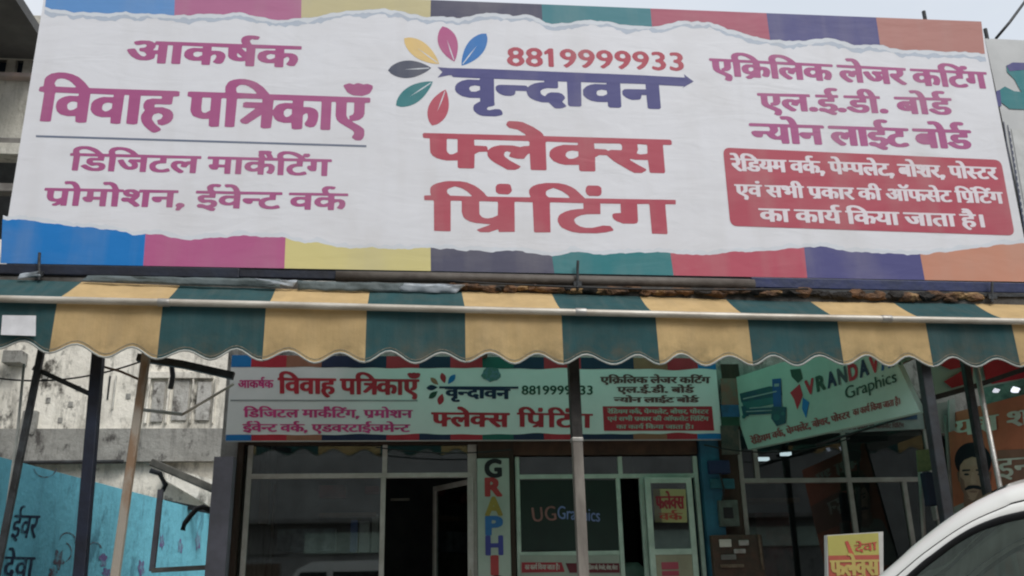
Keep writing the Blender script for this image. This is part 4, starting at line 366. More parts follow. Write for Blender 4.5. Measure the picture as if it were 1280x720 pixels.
'A3': (3.8588, [[65,1,-3,3,-1,18,-30,0,-10,4,-10,10,-6,14,0,4,14,8,3,6,0,8,-5,10,-18,2,-1,4,1,4,98,1,6,-2,12,4,16,0,18,-6,8,4,45,0,4,-1,0,-4,-1,-4,-12,-1,-2,-3,-1,-78,-1,-4,-20,-1,-2,3,-1,78,-1,4,-8,0,1,-10,0,-18,-6,-12,-10,-10,-1,-2,15,-16,7,-10,-8,-6,-10,-1,-4,1,-9,12,-16,16,-17,2,-4,4,0,8,4,4,18,1,8,-1,4,3,3,5,-3,3,-12,1,-10,4,-8,10,-2,12,-6,1,-4,-1,-1,-4,0,-78,-3,-3],
[284,2,-24,26,-6,3,-12,1,-5,2,-2,4,0,6,5,4,18,1,8,-1,6,8,0,2,-12,1,-8,3,-8,5,-5,13,0,6,5,7,6,4,10,2,16,0,14,-6,8,4,86,0,4,-1,1,-4,-1,-4,-12,-1,-3,-3,0,-78,-1,-4,-22,-1,-3,3,0,80,-3,3,-4,0,-4,0,-3,-3,0,-80,-3,-3,-22,1,-2,6,1,74,-1,4,-4,1,-4,0,-2,-3,5,-14,-3,-14,-4,-9,-12,-11,-1,-2,18,-18,5,-8,-8,-6],
[42,34,5,0,8,4,7,6,0,38,-1,4,-2,1,-15,-1,3,-16,-1,-10,-5,-6,-9,-8,2,-6],
[127,72,6,-1,1,5,-4,8,-5,2,-3,-2,-1,-4],
[267,72,7,-2,1,6,-4,8,-5,2,-3,-2,0,-6]]),
'A4': (1.8698, [[61,-15,-30,15,-16,3,-5,3,-2,4,2,6,5,3,14,-1,14,-7,10,2,8,7,0,8,-8,6,-6,1,-14,-4,-6,1,-15,12,-4,10,2,10,9,6,10,3,24,1,1,4,-1,8,-4,1,-46,0,-3,3,1,6,180,1,6,-1,1,-4,-1,-4,-14,-1,-3,-3,0,-78,-1,-4,-2,-1,-16,0,-3,3,-1,42,-20,0,-2,-12,-2,-2,-6,-1,-14,1,-9,8,-4,6,0,8,5,3,52,1,1,24,-1,4,-2,1,-66,0,-3,-3,-1,-22,-43,-2,-2,-6,5,-8,20,1,12,-3,8,-3,8,-11,1,-8,-3,-9,-6,-6,-13,-5,1,-2,12,-5,1,-1,-1,-4,-4,-5]]),
'A5': (2.3387, [[54,-15,-26,15,-17,3,-5,7,1,6,6,3,13,-1,14,-7,8,2,6,7,1,8,-3,4,-8,3,-14,-4,-6,0,-7,4,-7,7,-4,8,1,12,4,5,15,6,20,1,1,4,-1,8,-45,2,-3,2,0,4,3,3,40,2,-1,6,-3,8,0,12,2,6,5,4,12,5,20,0,7,-3,1,-2,-2,-6,-18,-1,-4,-3,-3,-4,0,-10,6,-10,3,-3,166,0,4,-2,1,-4,-1,-4,-12,-1,-3,-3,2,-16,-5,-12,-6,-7,-14,-9,6,-9,26,-23,-1,-5,-7,-4,-6,0,-6,4,-32,31,-9,14,0,8,4,5,14,0,8,-1,4,4,3,10,-2,10,-3,3,-36,0,-4,-1,-1,-83,-3,-2,-4,-1,-12,2,-1,16,-3,3,-8,-2,-19,0,-12,4,-8,9,-4,12,2,12,6,9,10,6,11,2,24,0,0,13,-6,1,-61,-1,-2,-24,-34,-1,-4,-2,-1,-3,0,-4,5,-6,18,1,12,-3,8,-5,5,-7,0,-14,-2,-6,-5,-5,-13,-6,1,-2,12,-4,1,-2,0,-4,-5,-5],
[112,32,9,-1,8,4,5,5,2,4,-1,14,-10,3,-8,0,-6,-2,-5,-5,-2,-4,0,-12]]),
'A6': (2.1498, [[62,-7,-10,17,-12,1,-16,4,-11,7,-6,10,-1,18,5,10,13,9,8,2,12,1,1,12,-3,3,-41,1,-3,2,1,6,4,2,45,0,3,1,1,2,-6,16,-6,9,-4,2,-10,-2,-7,1,-2,8,2,4,25,1,11,-5,10,-14,7,-20,4,-3,136,0,4,-2,1,-4,-1,-4,-12,-1,-3,-3,-1,-78,-1,-4,-4,-2,-12,1,-3,2,0,79,-1,4,-16,1,-3,-3,0,-81,-3,-2,-4,-1,-12,2,-2,18,-26,-1,-11,2,-11,9,-4,8,1,16,6,11,10,6,11,2,24,0,1,9,-1,4,-73,0,-2,-24,-24,-3,-9,-5,-4,-8,1,-13,7,-7,7,-3,4,1,2,10,8,4,6,1,10,-3,4,-4,2,-8,-6,-12,8,-15,-6,-4],
[116,32,11,-1,11,9,2,4,-1,16,-18,1,-9,-5,-4,-6,0,-8,3,-7]]),
'A7': (3.4703, [[126,-2,-23,26,-6,-14,-4,-4,-10,-1,-12,6,-2,-9,-2,-2,-20,0,-3,4,-1,16,-14,1,-6,3,-7,4,-5,8,-3,8,0,38,-1,2,-6,1,-2,3,0,6,2,4,151,1,1,3,0,6,-6,13,-5,3,-12,1,-2,2,-1,8,1,3,4,2,20,0,8,-2,10,-10,9,-26,3,-3,159,0,4,-1,2,-2,0,-9,-2,-2,-8,-1,-1,-2,0,-76,-1,-4,-2,-2,-18,0,-6,3,-8,-5,-12,0,-20,24,-16,25,-4,-2,-2,-7,-1,-34,-3,-4,-19,0,-3,4,-1,12,-16,1,-8,3,-14,14,-2,-32,-4,-2,-16,0,-4,2,-1,2,-1,30,-10,-3,-6,0,-6,3,-5,4,3,10,-2,2,-2,0,-2,-8,2,-8,4,-8,8,-9,7,-11,-7,-8],
[306,12,3,0,1,2,-1,22,-21,2,0,-4],
[71,18,2,0,5,16,-1,8,-2,2,-5,-6],
[209,36,5,-1,6,5,0,16,-2,3,-6,-2,-5,-7,0,-6],
[38,40,5,2,1,4,0,36,-1,2,-4,1,-4,-1,-1,-4,0,-34],
[298,54,7,-1,4,3,1,26,-3,3,-7,-1,0,-22],
[98,56,3,0,10,10,7,3,16,0,10,-3,6,1,5,5,-1,12,-6,1,-77,-1,-1,-4,1,-14,16,-2],
[181,60,1,-2,2,2,8,9,6,3,8,3,14,1,1,4,-1,4,-6,1,-32,-1,-1,-4],
[262,64,7,-1,4,1,0,18,-4,3,-21,-1,-2,-4,1,-14]]),
'A8': (1.9503, [[56,1,-3,3,-1,15,-24,0,-12,4,-7,7,-4,12,2,16,5,6,6,5,10,3,24,2,1,4,-1,8,-4,1,-46,0,-3,3,1,6,108,1,2,3,-4,12,-1,8,4,12,13,7,18,0,10,-2,3,-3,-3,-8,-8,-1,-8,1,-4,-4,0,-14,5,-10,61,-2,1,-6,-3,-3,-40,0,-3,-3,1,-20,20,-2,9,-4,6,-10,0,-20,-2,-10,-7,-10,-12,-1,-7,5,0,4,4,8,2,12,-2,10,-3,3,-5,-3,-4,-6,0,-36,-3,-3,-18,0,-3,3,-1,14,-22,1,-8,3,-6,4,-7,12,0,14,4,10,7,7,10,3,22,2,1,10,-1,2,-4,1,-42,0,-4,-1,-1,-4,0,-78,-3,-3],
[35,32,3,-1,6,2,8,9,1,14,-1,4,-12,0,-6,-3,-5,-5,0,-14],
[114,32,2,0,7,4,4,6,0,14,-1,2,-6,2,-4,0,-6,-3,-4,-9,2,-10]]),
'digits': (7.3066, [[33,-4,-10,2,-8,4,-9,8,-4,6,-2,10,0,4,4,10,8,10,-8,12,0,16,2,6,5,7,8,5,10,5,16,0,12,-6,8,-8,4,-9,0,-14,-4,-8,-4,-6,0,-2,6,-7,2,-5,3,-8,0,-4,-5,-12,-12,-12,-16,-5],
[109,-4,-16,4,-8,5,-6,9,-3,8,0,8,3,8,7,8,1,4,-6,10,-3,8,0,6,4,12,9,8,6,4,6,2,16,1,8,-3,10,-7,4,-7,4,-10,0,-8,-4,-8,-6,-8,8,-9,2,-5,1,-16,-3,-9,-10,-9,-8,-4,-12,-3],
[239,-4,-10,12,1,2,15,11,8,11,2,6,-16,2,-11,6,-9,10,-3,8,0,12,5,11,10,9,12,5,12,0,12,-5,12,-12,5,-12,0,-20,-7,-18,-4,-8,-6,-9,-17,-17,-7,-4],
[465,-4,-10,12,2,3,6,4,13,13,3,6,1,4,-15,2,-6,2,-9,6,-8,12,0,16,5,11,10,9,12,5,12,0,13,-5,8,-8,5,-8,3,-8,0,-20,-7,-18,-4,-8,-6,-9,-15,-15,-9,-6],
[615,-4,-14,4,-2,1,-3,5,0,8,2,4,3,1,20,-6,4,1,6,4,3,8,-1,4,-2,4,-3,4,-5,2,-9,2,-2,4,0,6,1,4,2,2,8,2,7,4,2,4,0,6,-3,5,-6,4,-8,0,-10,-3,-4,0,-3,4,0,8,2,4,3,2,10,3,16,0,8,-3,6,-3,6,-7,4,-8,0,-16,-8,-12,8,-12,3,-8,0,-8,-5,-12,-6,-8,-6,-4,-6,-2,-10,-3],
[691,-4,-10,2,-9,4,-2,4,0,10,2,4,3,1,12,-5,10,-3,6,3,4,3,1,5,-1,10,-3,4,-5,2,-9,2,-2,4,0,6,1,4,2,2,8,2,5,2,1,2,2,8,-2,7,-6,3,-8,1,-8,-2,-6,1,-2,2,-1,8,3,5,8,3,20,1,8,-3,7,-4,7,-10,3,-14,-3,-8,-6,-10,0,-2,6,-7,2,-5,2,-10,-1,-8,-3,-9,-10,-9,-8,-4,-12,-3],
[171,-2,-2,2,-1,4,0,64,-1,3,-2,0,-6,-5,-4,0,-3,4,0,8,2,4,18,18,13,1,2,-1,3,-4,0,-94,-1,-3,-4,-2],
[313,-2,-3,2,-4,6,-1,2,1,2,7,5,11,11,5,8,1,4,-15,2,-12,5,-6,6,-3,5,-4,14,4,14,12,12,13,5,12,0,12,-5,10,-10,7,-16,0,-14,-5,-16,-8,-16,-7,-10,-11,-11,-8,-5],
[389,-2,-7,6,-1,4,4,5,6,4,7,7,5,8,2,5,-2,2,-14,1,-10,5,-8,8,-5,9,0,12,3,8,5,8,5,4,12,6,16,1,10,-5,8,-5,2,-3,6,-12,3,-12,-2,-14,-5,-12,-6,-12,-5,-8,-19,-18,-6,-3],
[539,-2,-3,2,-4,6,-1,2,1,2,18,16,5,8,1,4,-17,2,-10,5,-6,6,-3,5,-4,10,0,6,4,12,7,8,6,4,10,4,14,1,12,-5,8,-8,6,-10,3,-10,0,-10,-5,-18,-6,-12,-8,-13,-10,-10,-10,-7],
[32,14,5,-1,6,3,4,4,3,6,-1,4,-3,6,-3,2,-6,2,-8,-2,-2,-1,-2,-3,-2,-6,2,-9],
[108,14,5,-1,6,3,4,3,1,3,0,8,-3,6,-2,2,-6,2,-9,-2,-4,-4,-2,-4,0,-6,1,-4,2,-2],
[246,58,3,-1,6,1,6,4,0,12,-3,6,-5,2,-8,0,-6,-6,0,-12,3,-4],
[320,58,5,-1,6,1,6,4,1,6,-3,8,-6,6,-8,0,-6,-4,-2,-8,1,-4,2,-4],
[396,58,3,-1,6,1,6,2,1,2,-1,12,-3,6,-5,2,-4,1,-6,-3,-5,-6,0,-8,3,-5],
[472,58,3,-1,6,1,6,4,0,10,-4,8,-4,2,-8,0,-6,-6,0,-12,3,-4],
[546,58,5,-1,6,1,4,2,2,4,1,4,-3,8,-6,6,-8,0,-6,-4,-3,-6,0,-4,3,-7],
[30,60,5,-1,6,1,6,6,0,10,-6,6,-8,0,-6,-4,-1,-10,2,-6],
[106,60,5,-1,6,1,4,4,2,8,-2,6,-6,4,-8,0,-4,-3,-3,-5,0,-6,3,-5]]),
'G': (1.1990, [[63,-8,-4,1,-10,0,-14,5,-15,8,-10,10,-8,14,-2,12,0,12,2,12,7,13,10,10,12,8,16,5,12,3,26,0,24,-7,8,-4,1,-2,0,-16,-3,-3,-4,-2,-6,0,-26,8,-18,-1,-10,-4,-6,-4,-7,-8,-4,-8,0,-12,6,-10,9,-8,16,-7,12,0,8,2,2,1,1,2,-1,6,-14,1,-6,3,-1,4,0,12,3,3,6,2,36,0,4,-1,4,-2,1,-4,0,-38,-1,-6,-4,-2,-22,-7,-8,0,-6,-2]]),
'R': (1.0597, [[5,-6,-4,2,-1,4,0,98,1,4,6,3,44,0,18,-7,10,-7,5,-13,-1,-16,-2,-6,-8,-10,24,-33,8,-9,1,-4,-1,-4,-4,-2,-4,-1,-20,0,-6,3,-6,5,-15,21,-13,12,-2,0,-1,-2,0,-32,-1,-4,-6,-3],
[35,62,4,0,6,2,4,4,0,6,-4,4,-8,3,-2,-1,-1,-14]]),
'A': (1.2796, [[5,-6,-4,2,-1,4,1,4,48,98,4,2,4,1,14,0,6,-3,50,-98,1,-4,-1,-4,-6,-3,-22,1,-4,2,-12,22,-4,4,-28,1,-4,-1,-13,-24,-3,-3,-6,-2],
[60,48,3,-1,3,1,-1,4,-2,2,-2,-2]]),
'P': (0.8789, [[5,-6,-4,2,-1,4,0,98,1,4,6,3,48,0,10,-3,12,-6,6,-6,5,-10,0,-18,-3,-9,-7,-7,-11,-6,-10,-3,-20,0,-4,-1,-1,-4,0,-32,-1,-4,-6,-3],
[33,62,10,-1,6,3,4,4,0,6,-4,4,-12,3,-4,-1,-1,-6,0,-10]]),
'H': (1.1399, [[5,-6,-4,2,-1,4,0,98,1,4,4,2,6,1,16,0,6,-3,1,-4,0,-34,1,-2,2,-1,4,0,36,0,4,1,1,4,0,32,1,4,4,2,6,1,14,0,6,-3,1,-6,0,-96,-1,-4,-6,-3,-14,0,-6,1,-4,2,-1,4,0,32,-1,4,-4,1,-38,0,-4,-1,-1,-2,0,-34,-1,-4,-6,-3]]),
'I': (0.3398, [[5,-6,-4,2,-1,4,0,100,1,2,6,3,20,0,6,-3,1,-4,0,-100,-1,-2,-6,-3]]),
'C': (1.1789, [[63,-8,-4,1,-12,1,-16,6,-11,6,-10,10,-8,14,-2,8,0,16,2,12,7,13,10,10,12,8,16,5,12,3,24,0,26,-7,8,-4,1,-2,0,-18,-3,-3,-4,-2,-6,1,-10,4,-14,5,-18,0,-8,-3,-10,-5,-5,-5,-6,-12,0,-10,2,-6,7,-11,8,-5,14,-5,10,0,12,3,18,7,8,-1,4,-2,1,-4,0,-16,-3,-3,-12,-5,-10,-3,-8,0,-6,-2]]),
'V': (1.1776, [[53,-6,-4,2,-3,4,-44,90,-2,6,1,6,4,2,6,1,16,0,6,-3,21,-44,3,-5,2,-1,2,2,25,48,7,3,18,0,4,-2,3,-3,-1,-6,-46,-95,-2,-3,-4,-2]]),
'N': (1.2399, [[5,-6,-4,2,-1,4,0,98,1,4,4,2,4,1,14,0,6,-3,60,-58,2,0,1,4,0,50,1,4,4,2,6,1,14,0,6,-3,1,-4,0,-96,-1,-6,-4,-2,-4,-1,-16,0,-6,3,-56,55,-2,2,-2,0,-1,-5,0,-48,-1,-4,-6,-3]]),
'D': (1.2189, [[5,-6,-4,2,-1,4,0,98,1,4,4,2,4,1,52,0,8,-2,8,0,20,-9,8,-5,10,-10,7,-17,0,-26,-9,-18,-7,-8,-17,-10,-12,-4,-8,-1,-6,-2],
[35,18,10,-1,6,2,12,1,10,4,9,8,5,10,2,8,-4,12,-6,8,-10,6,-8,3,-10,0,-8,2,-8,-1,-1,-4,0,-52]]),
'VR': (9.1775, [[47,-4,-4,2,-5,8,-36,84,-2,8,1,2,4,2,14,1,8,-4,21,-49,1,-1,2,-1,2,4,19,46,7,4,14,1,8,-4,8,4,28,0,12,-3,8,-3,4,-3,6,-5,5,-13,-1,-14,-4,-9,-7,-7,0,-2,7,-7,14,-22,4,-3,2,1,2,5,34,80,2,2,4,2,14,0,4,-2,33,-76,9,-18,2,-1,1,9,0,82,1,4,4,2,8,1,6,-1,4,-2,11,-10,4,-6,10,-10,18,-22,11,-11,2,0,1,5,0,50,1,4,6,3,10,0,6,-3,1,-2,0,-96,-1,-4,-4,-2,-12,-1,-8,4,-17,19,-4,6,-10,10,-4,6,-10,10,-3,5,-2,2,-2,0,-1,-5,0,-52,-1,-2,-4,-2,-14,-1,-8,4,-8,-4,-14,1,-4,2,-2,2,-10,22,-2,2,-4,1,-20,0,-6,-1,-12,-24,-2,-2,-6,-3,-32,0,-6,3,-3,2,-19,29,-6,6,-4,2,-2,-1,-1,-2,0,-32,-1,-4,-6,-3,-14,1,-4,2,-1,4,0,84,-1,7,-2,-1,-5,-8,-35,-84,-6,-4],
[415,-4,-4,2,-1,4,0,94,1,4,4,2,4,1,36,0,8,-2,8,0,20,-9,10,-8,8,-14,5,-20,-2,-14,-3,-8,-6,-11,-12,-11,-18,-8,-14,-3],
[517,-4,-4,2,-1,2,2,10,38,88,3,2,6,3,8,0,6,-3,2,-2,40,-90,2,-6,0,-4,-6,-3,-14,1,-7,4,-11,24,-4,1,-22,0,-4,-1,-3,-2,-11,-24,-6,-3],
[659,-4,-5,2,-4,6,-36,84,-2,8,1,4,4,2,6,1,8,0,6,-3,4,-8,13,-32,7,-12,2,1,4,9,18,42,6,3,16,-1,4,-2,0,-4,-38,-90,-4,-8,-4,-2],
[707,-4,-4,2,-1,4,41,96,2,2,6,3,10,0,4,-2,2,-1,2,-4,40,-90,1,-4,-1,-4,-6,-3,-14,1,-4,2,-2,2,-8,18,-4,6,-26,1,-4,-1,-2,-2,-10,-24,-6,-3],
[819,-4,-4,2,-1,4,0,94,1,4,4,2,6,1,6,-1,4,-2,13,-12,4,-6,10,-10,18,-22,9,-9,2,0,1,5,0,50,1,4,4,2,6,1,8,0,6,-3,1,-6,0,-92,-1,-4,-6,-3,-8,0,-6,1,-5,2,-16,18,-4,6,-10,10,-4,6,-10,10,-4,6,-3,3,-2,0,-1,-5,0,-52,-1,-2,-4,-2],
[437,16,12,-1,6,2,10,1,8,4,6,6,6,14,1,14,-5,10,-6,8,-14,7,-20,0,-4,-1,-1,-4,0,-54],
[231,46,4,-1,5,1,1,2,-4,9,-2,1,-3,-4,-1,-6],
[560,46,5,-1,5,1,0,2,-3,8,-2,2,-3,-2,-2,-8],
[751,46,4,-1,5,1,1,2,-2,6,-2,4,-2,0,-3,-4,-1,-6],
[129,60,4,-1,4,1,4,2,2,4,0,10,-4,4,-8,2,-2,0,-1,-2,0,-16]]),
'Gr': (4.7666, [[214,-35,-2,1,-1,4,0,90,1,2,4,1,32,0,8,-3,10,-9,4,-9,1,-18,-3,-8,-3,-6,-9,-8,-16,-5,-10,2,-2,-1,-1,-4,0,-26,-1,-2,-2,-1],
[48,-2,-12,2,-14,6,-8,6,-6,7,-5,9,-2,8,-1,12,1,12,4,12,4,6,13,12,14,7,10,2,16,0,22,-7,3,-4,-1,-10,-4,0,-20,7,-16,0,-8,-3,-11,-8,-8,-14,-2,-10,2,-14,9,-14,8,-6,12,-5,12,0,10,3,2,2,1,16,-1,2,-2,1,-14,1,-1,4,1,6,4,1,26,0,2,-1,1,-2,0,-36,-1,-2,-8,-4,-22,-5],
[164,-2,-7,2,-6,6,0,14,3,5,4,3,22,10,1,8,-2,4,-3,2,-6,0,-6,-2,-8,-6,-2,-1,-2,1,-2,7,-4,-3,-4,-1,-10,5,-4,-1,-7,-7,-2,-8,0,-34,-1,-2,-2,-1,-10,0,-2,1,-1,4,0,54,1,4,12,1,4,-4,2,0,8,5,10,1,6,-3,6,-4,6,4,6,2,16,1,8,-3,5,-4,3,-6,3,-10,0,-30,1,-2,6,-2,0,-4,-4,-4,-8,-3,-4,1,-8,3,-12,-4],
[402,-2,-14,4,-10,9,-5,13,0,14,6,16,5,4,6,4,8,3,16,0,8,-3,2,-2,1,-8,-1,-4,-4,0,-10,5,-6,0,-6,-3,-4,-3,-3,-5,-2,-8,0,-6,2,-8,7,-6,8,-3,8,0,6,2,4,0,3,-3,0,-6,-1,-2,-4,-2,-12,-3],
[450,-2,-10,2,-8,4,-1,6,1,6,4,0,10,-4,8,-3,2,1,4,3,0,5,-6,6,-7,4,-11,9,-3,7,0,8,2,6,5,4,8,3,14,0,8,-3,4,-2,1,-6,-1,-6,-4,0,-10,4,-6,1,-5,-3,0,-4,6,-6,7,-4,12,-9,3,-7,0,-8,-3,-6,-4,-4,-14,-5],
[282,-1,-2,1,-1,4,0,90,1,2,2,1,10,0,2,-1,1,-2,0,-28,1,-5,10,4,12,0,10,-5,4,-6,3,-8,0,-44,-1,-2,-2,-1,-10,0,-2,1,-1,4,0,40,-5,8,-6,3,-9,-5,-4,-6,0,-40,-1,-4,-2,-1],
[350,-1,-2,1,-1,4,0,56,1,2,2,1,10,0,2,-1,1,-4,0,-56,-1,-2,-2,-1],
[171,8,5,0,4,4,1,12,-1,4,-2,0,-2,-1,-6,-4,-3,-3,0,-8],
[233,10,7,0,4,2,7,6,3,8,1,8,-1,4,-6,10,-10,4,-6,1,-4,-1,-1,-2,0,-32,1,-5],
[350,78,-3,2,0,4,0,4,3,2,10,0,4,-4,0,-4,-2,-4,-4,-1]]),
'UG': (2.0198, [[39,-2,-16,4,-11,6,-3,4,-6,12,-3,16,0,52,1,4,6,1,10,0,2,-1,1,-4,1,-66,3,-6,5,-4,10,-4,6,-1,4,0,8,3,6,3,4,5,5,12,0,60,1,2,2,1,10,0,4,-1,1,-4,0,-58,-5,-16,-8,-11,-10,-5,-20,-5],
[159,-2,-4,1,-8,0,-8,3,-8,4,-10,7,-6,9,-4,8,-3,10,0,16,7,18,7,10,9,6,14,7,10,2,18,0,12,-3,14,-6,1,-6,-1,-6,-2,-1,-4,1,-20,7,-18,0,-6,-2,-10,-6,-8,-11,-5,-14,1,-10,4,-12,8,-10,6,-4,10,-4,16,-1,10,3,2,2,1,16,-1,2,-2,1,-16,1,-1,4,1,6,6,1,26,0,4,-1,1,-4,0,-34,-1,-2,-4,-2,-14,-4,-8,-1,-6,-2]]),
}
def outline(key):
    asp, rows = LINES[key]; ls = []
    for r in rows:
        x = y = 0; l = []
        for i in range(0, len(r), 2):
            x += r[i]; y += r[i+1]; l.append((x/100/asp, y/100))
        ls.append(l)
    return ls, asp
def fill(loops, name='lettering'):
    """even-odd filled flat mesh from closed 2-D outlines"""
    cu = bpy.data.curves.new('tmp', 'CURVE'); cu.dimensions = '2D'; cu.fill_mode = 'FRONT'
    for l in loops:
        s = cu.splines.new('POLY'); s.points.add(len(l)-1); s.use_cyclic_u = True
        for i, (x, y) in enumerate(l): s.points[i].co = (x, y, 0, 1)
    o = bpy.data.objects.new('tmp', cu); COL.objects.link(o)
    bpy.context.view_layer.update(); dg = bpy.context.evaluated_depsgraph_get()
    me = bpy.data.meshes.new_from_object(o.evaluated_get(dg)); bpy.data.objects.remove(o); bpy.data.curves.remove(cu)
    me.name = name; return me
def letters(key, fn, mat, parent, name='lettering'):
    """fn maps (u, v) in the unit box of the line to a world point"""
    ls, asp = outline(key); me = fill([[(x*asp, y) for x, y in l] for l in ls], name)
    for v in me.vertices: v.co = fn(v.co.x/asp, v.co.y)
    me.materials.clear()
    return link(name, me, mat, parent)
def shape(loops, fn, mat, parent, name):
    me = fill(loops, name)
    for v in me.vertices: v.co = fn(v.co.x, v.co.y)
    me.materials.clear()
    return link(name, me, mat, parent)

# ------------------------------------------------------------------ materials
C = s2l
def vinyl(name, c):
    if name in _m: return _m[name]
    m = bpy.data.materials.new(name); m.use_nodes = True; nt = m.node_tree; n = nt.nodes; L = nt.links.new
    b = n['Principled BSDF']; b.inputs['Roughness'].default_value = .55; b.inputs['Specular IOR Level'].default_value = .3
    tc = n.new('ShaderNodeTexCoord')
    def nz(sc, st, det=5, dist=0):
        mp = n.new('ShaderNodeMapping'); mp.inputs['Scale'].default_value = st; L(tc.outputs['Object'], mp.inputs[0])
        t = n.new('ShaderNodeTexNoise'); t.inputs['Scale'].default_value = sc; t.inputs['Detail'].default_value = det; t.inputs['Distortion'].default_value = dist
        L(mp.outputs[0], t.inputs['Vector']); return t.outputs['Fac']
    def dirt(f, a, c_, col, k, prev):
        r = n.new('ShaderNodeMapRange'); r.inputs['From Min'].default_value = a; r.inputs['From Max'].default_value = c_; r.inputs['To Max'].default_value = k; L(f, r.inputs['Value'])
        x = n.new('ShaderNodeMix'); x.data_type = 'RGBA'; L(r.outputs[0], x.inputs['Factor'])
        if prev is None: x.inputs['A'].default_value = (*c, 1)
        else: L(prev, x.inputs['A'])
        x.inputs['B'].default_value = (*col, 1); return x.outputs['Result']
    dust = (.42, .39, .35)
    p = dirt(nz(3.2, (1, 1, .12), 6), .5, .75, dust, .16, None)
    p = dirt(nz(1.4, (1, 1, 1), 7), .5, .8, dust, .2, p)
    L(p, b.inputs['Base Color'])
    b1 = n.new('ShaderNodeBump'); b1.inputs['Strength'].default_value = .3; b1.inputs['Distance'].default_value = .035; L(nz(1.1, (1, 1, 1.6), 3, .6), b1.inputs['Height'])
    b2 = n.new('ShaderNodeBump'); b2.inputs['Strength'].default_value = .15; b2.inputs['Distance'].default_value = .02; L(nz(3.0, (.5, 1, 1.8), 2, 1.4), b2.inputs['Height']); L(b1.outputs[0], b2.inputs['Normal'])
    L(b2.outputs[0], b.inputs['Normal']); _m[name] = m; return m
def vin(name, rgb, k=.95):
    return vinyl('print_'+name, tuple(v*k for v in C(rgb)))
m_vinyl = vinyl('vinyl_white', (.71, .715, .75))
p_blue = vin('blue', (22, 120, 195)); p_blue2 = vin('pale_blue', (98, 148, 205)); p_pink = vin('pink', (182, 95, 140)); p_pink2 = vin('pale_pink', (180, 112, 148))
p_yel = vin('yellow', (214, 203, 140)); p_yel2 = vin('pale_yellow', (200, 190, 148)); p_grey = vin('slate', (84, 84, 104)); p_teal = vin('teal', (46, 124, 130)); p_teal2 = vin('dull_teal', (66, 128, 138))
p_red = vin('red', (186, 84, 102)); p_red2 = vin('dull_red', (172, 92, 112)); p_navy = vin('navy', (80, 80, 132)); p_or = vin('orange', (200, 140, 116)); p_or2 = vin('dull_orange', (178, 124, 116))
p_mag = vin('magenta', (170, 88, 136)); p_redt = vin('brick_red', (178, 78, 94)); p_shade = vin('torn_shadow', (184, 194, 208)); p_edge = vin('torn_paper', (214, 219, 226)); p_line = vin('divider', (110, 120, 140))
p_petal_y = vin('petal_yellow', (228, 196, 130)); p_petal_b = vin('petal_blue', (58, 122, 190)); p_slate = vin('petal_slate', (74, 80, 100)); p_white = vin('box_white', (222, 214, 220), 1.0)
m_steel = M('galvanised_steel', (.42, .42, .40), .45, (.3, .28, .25), 9, .2, metal=.55)
m_pipe = M('pale_painted_pipe', (.60, .57, .50), .45, (.36, .32, .26), 5, .15, metal=.2, stretch=(.4, 1, 1))
m_navy = M('navy_painted_steel', (.012, .017, .034), .5, (.008, .009, .016), 6, .2)
m_blue = M('blue_painted_steel', (.02, .03, .11), .45, (.012, .02, .06), 6, .2)
m_dark = M('dark_steel', (.035, .04, .044), .5, (.012, .012, .012), 8, .3)
m_rust = M('rusty_steel', (.20, .15, .11), .8, (.09, .05, .03), 7, .5)
m_tanrust = M('peeling_pole', (.30, .265, .22), .75, (.22, .14, .085), 4, .4, stretch=(1, 1, .5), lo=.42, hi=.55)
m_brown = M('dark_brown_wood', (.06, .035, .022), .75, (.03, .02, .014), 5, .4, stretch=(1, 1, .2))
m_conc = M('old_concrete', (.25, .24, .22), .95, (.14, .13, .12), 3, .6)
m_alu = M('aluminium_section', (.55, .53, .49), .5, (.42, .39, .35), 6, .1, metal=.1)
m_green_alu = M('mint_aluminium', (.55, .66, .56), .5, (.40, .50, .42), 5, .1)
m_glass = glass('shop_glass', (.78, .83, .83), .115); m_black = M('black_gasket', (.01, .01, .011), .5)
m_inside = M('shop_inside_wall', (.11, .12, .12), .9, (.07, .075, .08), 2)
m_plaster = plaster('weathered_limewash', (.88, .84, .75), (.58, .55, .48), (.075, .07, .06))
m_grey_pl = plaster('grey_cement_render', (.34, .335, .31), (.25, .245, .225), (.09, .085, .08), 1.4)
m_bluewall = plaster('blue_distemper', (.22, .66, .82), (.19, .58, .73), (.11, .32, .42), .7)
m_cream = plaster('cream_wall', (.55, .53, .47), (.45, .43, .37), (.2, .19, .17))

# ------------------------------------------------------------------ setting: ground, road, pavement, porch
b = B(); b.quad((-300, -300, -.02), (300, -300, -.02), (300, 300, -.02), (-300, 300, -.02)); tag(b.build('ground', M('dusty_earth', (.2, .16, .11), .95, (.13, .1, .07), .5, .5, 4)), kind='structure')
b = B(); b.quad((-60, -9, .0), (60, -9, .0), (60, 4.6, .0), (-60, 4.6, .0)); tag(b.build('road', M('asphalt', (.055, .055, .055), .9, (.035, .035, .036), 1.5, .6, 40)), kind='structure')
b = B(); b.box(-60, 60, 4.6, 4.75, -.01, .14); tag(b.build('kerb', m_conc, bevel=.015), kind='structure')
b = B(); b.box(-60, 60, 4.752, 8.8, -.01, .12); tag(b.build('pavement', M('paving_concrete', (.36, .34, .31), .9, (.27, .255, .23), 2, .5, 15)), kind='structure')
b = B(); b.box(-2.2, 9, 8.802, 10.55, -.01, .36); b.box(-2.2, 9, 8.5, 8.8, .12, .24); tag(b.build('porch_floor', m_conc, bevel=.01), kind='structure')

